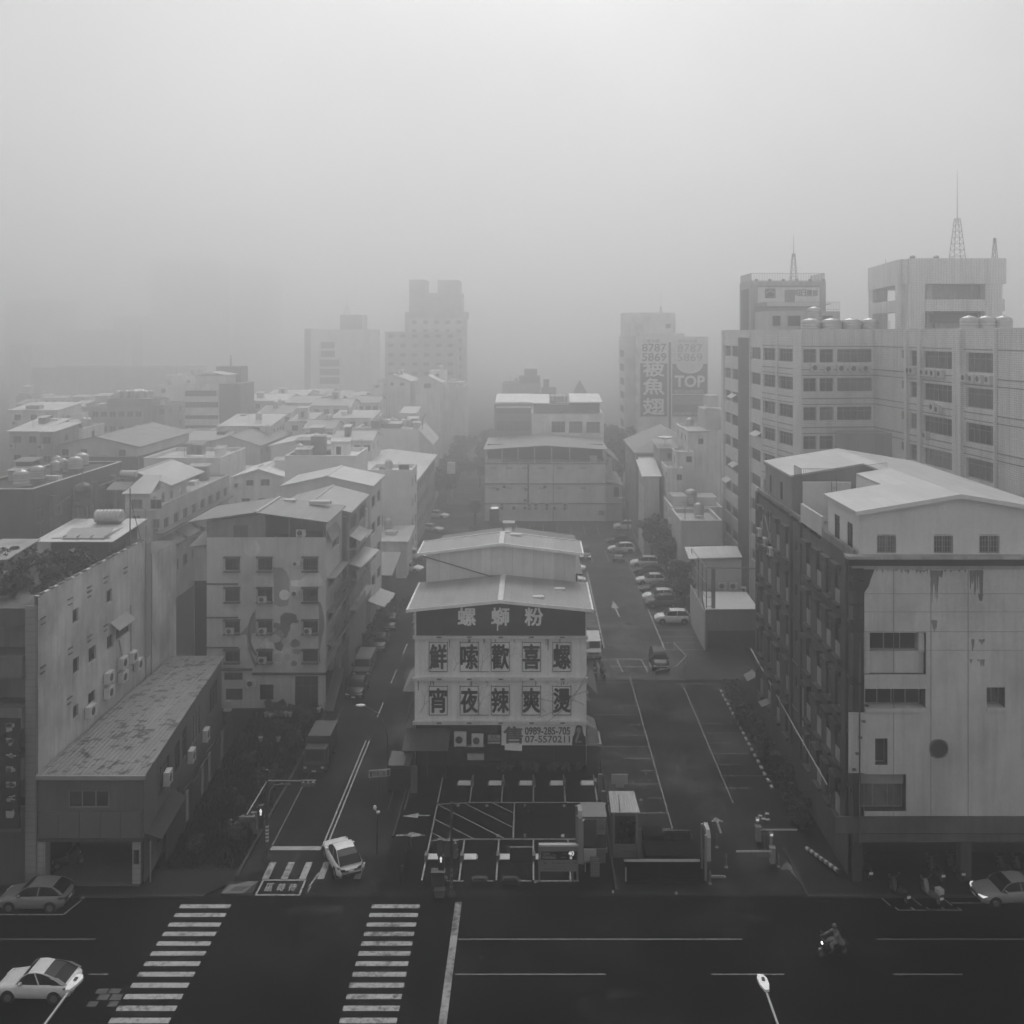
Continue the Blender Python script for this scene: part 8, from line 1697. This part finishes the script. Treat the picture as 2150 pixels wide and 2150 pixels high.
t = thing('panel_stack', 'narrow column of five small lettered tiles on a stand by the kiosk', 'sign', (4.05, 63, 0)); mb = MB(); mb.box(3.75, 63.02, 0, 4.4, 63.07, 1.35); obj('stand', mb, M_plain(.05, .5), t)
for i in range(5):
    mb = MB(); mb.box(3.8 + .0, 62.97, .12 + .25 * i, 4.36, 63.015, .31 + .25 * i); p_ = obj('tile', mb, M_plain(.17, .5), t); mb = MB()
    for k in range(4): mb.box(3.86 + k * .12, 62.96, .17 + .25 * i + .03 * (k % 2), 3.92 + k * .12, 62.967, .26 + .25 * i)
    obj('marks', mb, M_plain(.05, .5), p_)
y = 65.4
t = thing('gate_kiosk', 'glazed kiosk with a ribbed white roof and louvred skirt', 'kiosk', (6.3, y, 0)); x0, x1 = U(1287, y), U(1338, y)
mb = MB(); mb.box(x0, y, 0, x1, y + 2.3, Z(1706, y)); obj('body', mb, M_plain(.10, .5), t); mb = MB(); mb.extr([(x0 - .15, y - .2, Z(1705, y)), (x1 + .15, y - .2, Z(1705, y)), (x1 + .05, y + 2.6, Z(1705, y) + .12), (x0 - .1, y + 2.6, Z(1705, y) + .12)], (0, 0, .08)); obj('roof', mb, M_roof(.28, 'X', .25, .1), t)
mb = MB(); mb.box(x0 + .15, y - .03, 1.0, x1 - .12, y - .003, Z(1713, y)); obj('glazing', mb, M_plain(.015, .15, 0, .5, .3), t); mb = MB()
for i in range(6): mb.box(x0 + .1, y - .1, .06 + .15 * i, x1 - .06, y - .003, .16 + .15 * i)
mb.box(x0 - .02, y - .06, 0, x0 + .1, y + .0, Z(1708, y)); mb.box(x1 - .1, y - .06, 0.97, x1 + .02, y + .0, Z(1708, y)); obj('louvre', mb, M_plain(.16, .5), t)
mb = MB(); mb.path([(x0 + .45, y - .25, Z(1705, y) + .02), (x0 + .5, y + 1.2, Z(1705, y) + .6)], .025, 5); obj('aerial', mb, DARK, t)
# ---- dark hoarding with a tariff board
t = thing('dark_hoarding', 'low black hoarding box between the glazed kiosk and the pylon', 'hoarding', (8.9, 62.6, 0))
mb = MB(); mb.box(U(1311, 62.6), 62.6, 0, U(1470, 62.6), 62.9, 1.25); mb.box(U(1311, 62.6), 62.3, .0, U(1470, 62.6), 62.598, .12); obj('front', mb, M_plain(.008, .7, 0, .1), t); mb = MB(); mb.box(U(1355, 63.5), 63.3, 0, U(1470, 63.5), 65.2, 1.3); mb.box(U(1353, 65), 65.2, 0, U(1395, 65), 66.5, 1.6); obj('platform', mb, M_plain(.006, .8, 0, .05), t); mb = MB(); mb.box(U(1311, 62.6), 62.55, 1.252, U(1470, 62.6), 62.9, 1.3); obj('top_rail', mb, M_plain(.04, .5), t)
mb = MB(); mb.cyl((U(1314, 62.4), 62.4, 0), (U(1314, 62.4), 62.4, 1.0), .06, .05, 8); tag(obj('bollard', mb, M_plain(.2, .5)), 'pale post at the corner of the black hoarding', 'bollard')
y = 65.3
t = thing('tariff_board', 'black tariff board with parking rates above the hoarding', 'sign', (9.6, y, 0)); x0, x1 = U(1391, y), U(1446, y)
mb = MB(); mb.box(x0, y - .04, Z(1783, y), x1 + .1, y + .04, Z(1743, y)); bd = obj('board', mb, M_plain(.015, .5), t); mb = MB(); mb.box(x0 + .1, y + .05, 0, x0 + .2, y + .12, Z(1783, y) + .5); mb.box(x1 - .2, y + .05, 0, x1 - .1, y + .12, Z(1783, y) + .5); obj('post', mb, DARK, t)
mb = MB(); put_text(mb, '中山西路停車場', (U(1421, y), y - .045, Z(1746, y)), 1.5, .17, .005); put_text(mb, '汽車計時', (U(1398, y), y - .045, Z(1752.5, y)), .36, .09, 0); put_text(mb, '20 元', (U(1399, y), y - .045, Z(1758, y)), .5, .17, .005); put_text(mb, '每小時計次', (U(1426, y), y - .045, Z(1752.5, y)), .5, .09, 0); put_text(mb, '40 元', (U(1425, y), y - .045, Z(1758, y)), .5, .17, .005); put_text(mb, '當日最高', (U(1398, y), y - .045, Z(1764, y)), .36, .09, 0); put_text(mb, '120', (U(1403, y), y - .045, Z(1769.5, y)), .38, .17, .005); put_text(mb, '夜間最高', (U(1426, y), y - .045, Z(1764, y)), .5, .09, 0); put_text(mb, '-100', (U(1427, y), y - .045, Z(1769.5, y)), .55, .17, .005); mb.box(U(1397, y), y - .05, Z(1776.5, y), U(1436, y), y - .042, Z(1775, y)); mb.blob((U(1394, y), y - .046, Z(1746, y)), .1, .004, .1, 10, 4); obj('lettering', mb, M_plain(.11, .5), bd)
mb = MB(); mb.extr([(x1 + .14, y - .02, Z(1752, y)), (x1 + .24, y - .02, Z(1752, y)), (x1 + .44, y - .02, Z(1780, y)), (x1 + .34, y - .02, Z(1780, y))], (0, .05, 0)); obj('brace', mb, M_plain(.1, .5), t)
# ---- barrier gates
def barrier(label, x, y, L, dir_, zt):
    t = thing('barrier_gate', label, 'barrier', (x, y, 0)); mb = MB(); mb.box(x - .17, y - .2, 0, x + .17, y + .2, 1.0); mb.box(x - .2, y - .22, 1.001, x + .2, y + .22, 1.06); obj('cabinet', mb, M_plain(.2, .5), t); mb = MB(); a, b = (x + dir_ * .1, x + dir_ * L); mb.box(min(a, b), y - .26, .84, max(a, b), y - .22, .95); ar = obj('boom', mb, M_plain(.3, .5), t); mb = MB(); mb.box(min(x + dir_ * .2, x + dir_ * 1.1), y - .25, .5, max(x + dir_ * .2, x + dir_ * 1.1), y - .22, .72); obj('counter_panel', mb, M_plain(.12, .5), ar); mb = MB(); mb.cyl((x, y + .35, 0), (x, y + .35, zt), .1, .1, 8); mb.box(x - .14, y + .2, zt - .25, x + .14, y + .34, zt); tc = obj('ticket_column', mb, M_plain(.18, .5), t); mb = MB(); mb.box(x - .1, y + .17, zt - .2, x + .1, y + .195, zt - .05); obj('display', mb, M_emit(1, .45), tc)
barrier('barrier gate with its boom down and a lit ticket display', 16.25, 64.8, 2.5, -1, 1.9)
barrier('farther barrier gate with its boom pointing to the weathered block', 15.95, 67.6, 2.7, 1, 1.5)
t = thing('camera_pole', 'thin pole with small cameras between the barrier gates', 'camera pole', (15.95, 65.6, 0)); mb = MB(); mb.cyl((15.95, 65.6, 0), (15.95, 65.6, 3.2), .035, .03, 6); obj('pole', mb, M_plain(.12, .5, .4), t)
for dx, z in ((-.3, 2.75), (.15, 2.9), (-.1, 2.55), (.2, 2.5)): mb = MB(); mb.box(15.95 + dx - .16, 65.5, z, 15.95 + dx + .1, 65.6, z + .09); obj('camera', mb, M_plain(.35, .4), t)
for x, y, l_ in ((12.85, 66.7, 'thin post farther back between the pylon and the barrier'), (13.0, 64.2, 'dark ringed post between the pylon and the barrier'), (16.55, 64.3, 'short post just beyond the lit ticket column'), (11.55, 62.3, 'pale post before the end of the black hoarding')):
    t = thing('post', l_, 'post', (x, y, 0)); mb = MB(); mb.cyl((x, y, 0), (x, y, .9), .05, .045, 8); obj('shaft', mb, M_plain(.12, .5), t); mb = MB(); mb.cyl((x, y, .002), (x, y, .06), .13, .12, 10); mb.cyl((x, y, .7), (x, y, .78), .056, .056, 8); obj('base', mb, M_plain(.2, .5), t)
sbox('low_plank', 'pale low plank beside the pylon of the black hoarding', 'plank', M_plain(.16, .6), (11.75, 62.9, .01, 12.7, 63.1, .1), (11.8, 62.95, .101, 12.6, 63.05, .14))
sbox('sheet_panel', 'white torn sheet lying against the fence behind the glazed kiosk', 'sheet', M_plain(.26, .6), (U(1284, 75.4), 75.4, .35, U(1318, 75.4), 75.46, 1.1), (U(1293, 75.4), 75.4, .05, U(1310, 75.4), 75.45, .349))
# kerb blocks of the gravel car park
for i in range(19):
    yy = 75.2 + i * 1.12
    mb = MB(); mb.prism([(18.75, yy), (18.98, yy + .02), (18.98, yy + .55), (18.75, yy + .58)], .004, .12); mb.prism([(18.79, yy + .06), (18.94, yy + .06), (18.94, yy + .5), (18.79, yy + .5)], .121, .15)
    tag(obj('kerb_stone', mb, M_plain(.24, .7)), 'white painted kerb stone in the dotted row along the gravel car park', 'kerb stone', 'kerb stones along the gravel car park')
# barrier rails of the rear car park
t = thing('chain_barrier', 'bent white rail barrier around the black car at the rear lot', 'barrier', (14.2, 100.5, 0)); mb = MB()
for pts in ([(12.3, 101.6, .9), (12.4, 100.0, .9), (12.4, 100.0, 0)], [(12.7, 99.2, 0), (12.7, 99.2, .85), (15.0, 100.4, .9), (16.6, 103.5, .95), (16.1, 106.5, .95), (15.9, 108, .95)], [(8.3, 102.9, .9), (12.3, 102.6, .9)]): mb.path(pts, .04, 5)
obj('rail', mb, M_plain(.3, .5), t); mb = MB()
for x, y in ((12.3, 101.6), (16.6, 103.5), (15.9, 108), (8.3, 102.9)): mb.cyl((x, y, 0), (x, y, .95), .05, .05, 6)
obj('post', mb, M_plain(.3, .5), t)
# fence strip between sign building lot and the gravel car park
t = thing('lot_fence', 'low dark fence with pale posts between the two car parks', 'fence', (5.6, 66, 0)); mb = MB(); mb.box(5.5, 66.5, .1, 5.56, 79, 1.1); obj('panel', mb, M_plain(.02, .7), t); mb = MB()
for i in range(7): mb.cyl((5.53, 66.5 + i * 2.05, 0), (5.53, 66.5 + i * 2.05, 1.3 if i % 3 else 1.9), .06, .06, 6)
obj('post', mb, M_plain(.13, .6), t)
sbox('stacked_panels', 'pale panels standing on end where the lot fence meets the kiosk', 'panels', M_plain(.14, .6), (5.0, 73.6, .005, 5.35, 73.8, 1.9), (5.1, 71.5, .005, 5.4, 71.7, 1.6), (5.1, 70.2, .005, 5.38, 70.4, 1.3))
# plant box and wall at weathered block corner
t = thing('striped_barrier', 'leaning striped barrier pipe at the corner of the weathered block', 'barrier', (19.6, 64, .13)); mb = MB(); mb.cyl((18.9, 66.0, .35), (20.2, 62.9, .45), .14, .14, 10); obj('pipe', mb, M_plain(.02, .5), t); mb = MB()
for i in range(7): a = Vector((18.9, 66.0, .35)).lerp(Vector((20.2, 62.9, .45)), (i + .1) / 7); b = Vector((18.9, 66.0, .35)).lerp(Vector((20.2, 62.9, .45)), (i + .6) / 7); mb.cyl(a, b, .145, .145, 10)
obj('stripes', mb, M_plain(.28, .5), t); mb = MB()
for x, y in ((19.0, 65.8), (20.1, 63.1)): mb.cyl((x, y, .13), (x, y, .34), .05, .05, 6)
obj('foot', mb, DARK, t)
# ---- rear street posts
t = thing('sign_pylon', 'tall pale sign pylon standing over the trees of the side street', 'sign pylon', (-17.2, 200, 0)); mb = MB(); mb.box(-17.7, 200, 0, -16.9, 200.6, 6.5); obj('post', mb, M_plain(.34, .5), t); mb = MB(); mb.box(-18.1, 199.7, 6.502, -16.5, 200.8, 8.9); obj('head', mb, M_plain(.42, .5), t)
t = thing('street_sign', 'dark hooded signboard on a post left of the courtyard block', 'sign', (-10.5, 172, 0)); mb = MB(); mb.cyl((-10.5, 172, 0), (-10.5, 172, 3.5), .3, .3, 8); obj('post', mb, M_plain(.03, .5), t); mb = MB(); mb.cyl((-10.5, 171.6, 4.7), (-10.5, 172.4, 4.7), 1.1, 1.1, 16); mb.box(-11.4, 171.5, 5.72, -9.6, 172.5, 5.9); obj('hood', mb, M_plain(.025, .5), t)
t = thing('street_sign', 'narrow lit vertical sign at the foot of the hooded signboard', 'sign', (-10.6, 164, 0)); mb = MB(); mb.box(-11.1, 164, .2, -10.2, 164.3, 2.8); bd = obj('board', mb, M_plain(.03, .5), t); mb = MB()
rr = random.Random(9)
for i in range(9): a = -10.95 + rr.random() * .5; z = .6 + i * .2; mb.box(a, 163.96, z, a + .12 + rr.random() * .15, 163.99, z + .12)
obj('marks', mb, M_emit(.6, .5), bd)
t = thing('street_lamp', 'thin dark lamp pole at the rear street corner', 'street lamp', (16.1, 162, 0)); mb = MB(); mb.path([(16.1, 162, 0), (16.1, 162, 7.4), (15.3, 162, 8)], .1, 6); obj('pole', mb, M_plain(.07, .5), t); mb = MB(); mb.blob((14.9, 162, 8), .5, .2, .1, 8, 4); obj('lamp_head', mb, M_plain(.4, .5), t)
for x, y, z in ((17.0, 178, .9), (17.6, 230, 1.2), (15.2, 300, 2.2)):
    pass
# ================================================================= plants
LEAF3 = M_plain(.07, .5, 0, .3, .4)
def leafmesh(nm, seed, n, R, leaf, clumps, m, flat=1.0):
    rr = random.Random(seed); mb = MB(); cs = [(rr.gauss(0, .42), rr.gauss(0, .42), rr.uniform(-.55, .75), rr.uniform(.22, .42)) for _ in range(clumps)]
    for i in range(n):
        c = cs[rr.randrange(clumps)]
        while True:
            d_ = Vector((rr.uniform(-1, 1), rr.uniform(-1, 1), rr.uniform(-1, 1)))
            if .3 < d_.length < 1: break
        p = Vector((c[0], c[1], c[2] * flat)) + d_ * c[3]; p = Vector((p.x * R, p.y * R, p.z * R))
        a = Vector((rr.gauss(0, 1), rr.gauss(0, 1), rr.gauss(0, .6))).normalized() * leaf * rr.uniform(.6, 1.4); b = a.cross(Vector((rr.gauss(0, 1), rr.gauss(0, 1), rr.gauss(0, 1))).normalized()) * .7
        mb.mat(1 if c[2] > .2 and rr.random() < .6 or rr.random() < .2 else 0); mb.quad(p - a, p - b * .8, p + a, p + b * .8)
    return mb.mesh(nm, [m, LEAF3])
CR = [leafmesh('crown', s, 2600, 2.4, .24, 16, (LEAF, LEAF2)[s % 2]) for s in range(3)]
BU = [leafmesh('foliage', 20 + s, 700, .8, .10, 9, (LEAF, LEAF2)[s % 2], .7) for s in range(3)]
def tree(loc, h, r, k, label, group):
    t = thing('tree', label, 'tree', (loc[0], loc[1], loc[2] if len(loc) > 2 else 0), random.uniform(0, 6), group); mb = MB(); mb.cyl((0, 0, 0), (.08, .05, h - r * .9), .16, .09, 7)
    for a in range(4): q = 1.57 * a + .4; mb.cyl((.06, .04, h - r * 1.35), (math.cos(q) * r * .55, math.sin(q) * r * .55, h - r * .25), .07, .025, 5)
    obj('trunk', mb, BARK, t, world=False, loc=(0, 0, 0)); c = obj('crown', CR[k % 3], None, t, loc=(0, 0, h - r)); s_ = r / 2.4; c.scale = (s_, s_, s_ * 1.05)
def bush(loc, s, k, label, group):
    t = thing('shrub', label, 'shrub', (loc[0], loc[1], loc[2] if len(loc) > 2 else 0), random.uniform(0, 6), group); mb = MB()
    for a in range(4): q = 1.57 * a; mb.cyl((0, 0, 0), (math.cos(q) * .3 * s, math.sin(q) * .3 * s, .55 * s), .025, .012, 4)
    obj('stem', mb, BARK, t, world=False, loc=(0, 0, 0)); c = obj('foliage', BU[k % 3], None, t, loc=(0, 0, .6 * s)); c.scale = (s, s, s)
tg = 'dark trees along the side street'
for i, (x, y, h, r) in enumerate(((-19.2, 194, 7.5, 2.6), (-18.6, 203, 8, 2.8), (-18.8, 214, 8.5, 3.0), (-18.2, 226, 8, 2.8), (-18.6, 240, 8.5, 3), (-12.5, 222, 7.5, 2.8), (-12.0, 236, 8, 3), (-12.8, 250, 8, 3), (-18.4, 258, 9, 3), (-12.2, 268, 9, 3))): tree((x, y), h, r, i, 'dark street tree lost in haze along the far side street', tg)
for i, (x, y, h, r) in enumerate(((19.0, 152.5, 6.5, 1.9), (19.4, 147, 8.0, 2.3), (19.7, 141, 8.2, 2.4), (19.6, 135, 7.0, 2.2), (19.7, 129.5, 5.4, 1.9), (19.8, 124.5, 4.0, 1.6), (20.2, 138, 6.6, 2.0))): tree((x, y), h, r, i, 'dark shaggy tree along the edge of the rear car park', 'trees along the rear car park')
for i, (x, y, h, r) in enumerate(((20.4, 196, 13, 3.8), (19.4, 208, 14, 4.2), (22.0, 189, 10, 3.2), (18.6, 222, 15, 4.4))): tree((x, y), h, r, i + 1, 'dark street tree between the courtyard block and the hipped hall', 'trees by the hipped hall')
for i, (x, y, s) in enumerate(((-38.8, 71.5, 2.6), (-37.2, 70.2, 2.4), (-36.2, 72.4, 2.2), (-35.2, 74.2, 2.0), (-34.2, 73.2, 1.6), (-39.6, 68.4, 2.2), (-36.8, 67.6, 1.9), (-35.2, 69.8, 1.8), (-38.2, 66.2, 1.7), (-34.6, 66.8, 1.2), (-33.6, 76.0, 1.3))): bush((x, y, 17.26), s * .82, i, 'tangled shrub in the roof garden of the stained white block', 'roof garden shrubs')
rr = random.Random(21)
for i in range(24): bush((rr.uniform(19.2, 20.4), 69 + i * 1.15 + rr.uniform(-.4, .4)), rr.uniform(.7, 1.3), i, 'dark shrub in the strip along the weathered block', 'shrubs along the weathered block')
for i in range(9): bush((-21.2 - rr.uniform(0, 4), 90.6 + rr.uniform(-.3, .3)), rr.uniform(.5, .9), i, 'potted-height shrub along the foot of the mural house', 'shrubs at the mural house')
for i in range(14): bush((-20.2 - rr.uniform(0, 1.6) - (2 if i % 4 == 0 else 0), 66 + i * 1.7), rr.uniform(.5, 1.1), i, 'dark shrub in the vacant lot beside the side street', 'shrubs in the vacant lot')
for i in range(8): bush((3.9 - i * .95 + rr.uniform(-.2, .2), 78.35), rr.uniform(.35, .7), i, 'small shrub along the foot of the sign building', 'shrubs at the sign building')
for i in range(6): bush((-30.5 + 3.6 * i * .25, 100 + i * 4), rr.uniform(1.2, 1.8), i, 'dark shrub in the alley behind the mural house', 'alley shrubs')
mb = MB()
for i in range(5200):
    x, y = rr.uniform(-26.3, -19.7), rr.uniform(64, 91); h_ = rr.uniform(.08, .4) * (1.4 if rr.random() < .2 else 1); a = rr.uniform(0, 6.28); dx, dy = math.cos(a) * .06, math.sin(a) * .06; lx, ly = rr.gauss(0, .1), rr.gauss(0, .1)
    mb.add([(x - dx, y - dy, .004), (x + dx, y + dy, .004), (x + lx, y + ly, h_)], [(0, 1, 2)])
o = obj('weeds', mb, M_plain(.02, .8, 0, .1, .5), loc=(0, 0, 0)); o['kind'] = 'stuff'
for i in range(11): bush((-18.75 + rr.uniform(-.3, .4), 104.5 + i * 1.75), rr.uniform(1.1, 1.7), i, 'dark bushy plant on the kerb between the vans and the parked scooters', 'plants on the side street kerb')
for i, (x, y, v, l_) in enumerate(((-18.1, 109.2, .02, 'dark saloon squeezed against the kerb plants of the side street'), (-18.0, 116.5, .03, 'dark hatchback farther along the planted kerb'))): car(('sedan', 'hatch')[i], v, (x + .5, y), -90, l_, SG)
# pots and litter in the vacant lot
def pot(x, y, tone, label, s=1.0):
    t = thing('flower_pot', label, 'flower pot', (x, y, 0), 0, 'pots in the vacant lot'); mb = MB(); mb.lathe([(.13 * s, 0), (.19 * s, .36 * s), (.21 * s, .36 * s), (.21 * s, .42 * s), (.17 * s, .42 * s)], (x, y, 0), 12); obj('pot', mb, M_plain(tone, .6), t); mb = MB(); q = leafmesh('plant', int(x * 10 + y), 60, .25, .06, 4, LEAF2); o = obj('plant', q, None, t, loc=(0, 0, .55 * s))
for px, py, l_ in ((547, 1557, 'pale pot standing in the vacant lot, one of two a step apart'), (584.5, 1557, 'pale pot in the vacant lot nearer the truck of two'), (558.5, 1505, 'white pot by the mural house wall, left of a close pair'), (568, 1508, 'white pot by the mural house wall, right of a close pair'), (600, 1504, 'grey pot by the mural house shop opening'), (609, 1505, 'squat grey pot by the mural house shop opening'), (669.5, 1496, 'round white pot at the corner of the mural house')): dd = D(py); pot(U(px, dd), dd, .3, l_, 1.0)
for px, py, w_, l_ in ((480, 1532, .3, 'scrap of white litter among the weeds by the workshop wall'), (484, 1541, .45, 'longer scrap of white litter among the weeds'), (459, 1549, .4, 'crumpled white litter against the workshop wall'), (628, 1536, .4, 'torn white litter behind the box truck'), (567, 1563, .2, 'tiny white scrap mid vacant lot'), (574, 1565, .2, 'tiny white scrap beside the pale pot'), (484, 1723, .25, 'white scrap on the dark ground by the workshop corner'), (174, 1886, .3, 'white scrap on the road before the workshop'), (1287, 1874, .2, 'white speck on the pavement before the black hoarding'), (1420, 1877, .2, 'white scrap on the road before the black hoarding'), (1125, 1853, .25, 'white crumpled bag below the parking board'), (1346, 1681, .3, 'white scrap on the gravel behind the kiosk')):
    dd = D(py); x = U(px, dd); mb = MB(); mb.add([(x - w_ / 2, dd - .1, .03), (x, dd - .16, .05), (x + w_ / 2, dd - .05, .03), (x + w_ * .4, dd + .12, .06), (x - .02, dd + .02, .16), (x - w_ * .4, dd + .13, .04)], [(0, 1, 4), (1, 2, 4), (2, 3, 4), (3, 5, 4), (5, 0, 4), (0, 5, 3, 2, 1)]); tag(obj('litter', mb, M_plain(.16, .7)), l_, 'litter')
sbox('pallet', 'pale slatted pallet lying by the mural house wall', 'pallet', M_plain(.11, .7), *[(-25.2 + .32 * i, 89.3, .15, -24.95 + .32 * i, 90.6, .2) for i in range(6)], (-25.25, 89.4, .005, -23.3, 89.55, .149), (-25.25, 90.3, .005, -23.3, 90.45, .149))
sbox('white_crate', 'white crate set down before the barred gate of the mural house', 'crate', M_plain(.3, .6), (-29.4, 90.7, .5, -28.85, 91.0, .95), (-29.5, 90.6, .02, -28.8, 91.1, .2), (-29.2, 90.75, .2, -29.0, 90.95, .5))
t = thing('tin_fence', 'patched sheet fence with pale panels along the workshop side', 'fence', (-26.2, 70, 0)); mb = MB()
for i in range(9): x = -25.1 - i * .17; mb.box(x - .03, 65 + i * 2.1, .02, x + .03, 67.0 + i * 2.1, 2.2 + .3 * (i % 3))
obj('panel', mb, M_roof(.07, 'Y', .25, .5), t); mb = MB()
for i in (2, 4, 5, 7): x = -25.05 - i * .17; mb.box(x + .0, 65.3 + i * 2.1, .3, x + .05, 65.8 + i * 2.1, 2.5)
obj('pale_strip', mb, M_plain(.2, .7), t)
t = thing('ramp_panel', 'dark slanted sheet ramp leaning at the corner of the mural house', 'ramp', (-19.3, 92, 0)); mb = MB(); mb.extr([(-19.9, 90.5, .05), (-19.0, 90.5, .05), (-19.0, 96, 2.2), (-19.9, 96, 2.2)], (0, 0, .08)); obj('sheet', mb, M_plain(.06, .6), t); mb = MB(); mb.extr([(-20.0, 90.5, .05), (-19.9, 90.5, .05), (-19.9, 96, 2.2), (-20.0, 96, 2.2)], (0, 0, .2)); mb.cyl((-19.0, 95.5, 0), (-19.0, 95.5, 2.0), .05, .05, 6); obj('edge_rail', mb, M_plain(.14, .6), t)
# foreground bricks by the near lamp
t = thing('paving_plate', 'dark cross shaped drain plates on the road by the near lamp', 'drain cover', (-23.2, 51.6, 0)); mb = MB()
for a, b, c, d_ in ((-23.9, 51.9, -23.3, 52.3), (-23.2, 51.9, -22.6, 52.3), (-23.6, 51.4, -23.0, 51.85), (-22.9, 51.4, -22.3, 51.85), (-23.9, 50.9, -23.4, 51.3), (-22.8, 50.9, -22.3, 51.3)): mb.box(a, b, .004, c, d_, .03)
obj('plate', mb, M_plain(.05, .5), t)
mb = MB()
for y in (100, 120, 140):
    pass
# ================================================================= haze: one closed box of even, pale air round everything
hz = MB(); hz.box(-1300, -25, -1.0, 1300, 2200, HAZE_TOP)
hm3 = bpy.data.materials.new('haze_air'); hm3.use_nodes = True; ht = hm3.node_tree; ht.nodes.clear(); ho = N(ht, 'ShaderNodeOutputMaterial'); hv = N(ht, 'ShaderNodeVolumePrincipled')
hv.inputs['Density'].default_value = HAZE_DENSITY; hv.inputs['Color'].default_value = (1, 1, 1, 1); hv.inputs['Anisotropy'].default_value = .855
ht.links.new(hv.outputs[0], ho.inputs['Volume'])
ho_ = obj('haze', hz, hm3, loc=(0, 0, 0)); ho_['kind'] = 'stuff'
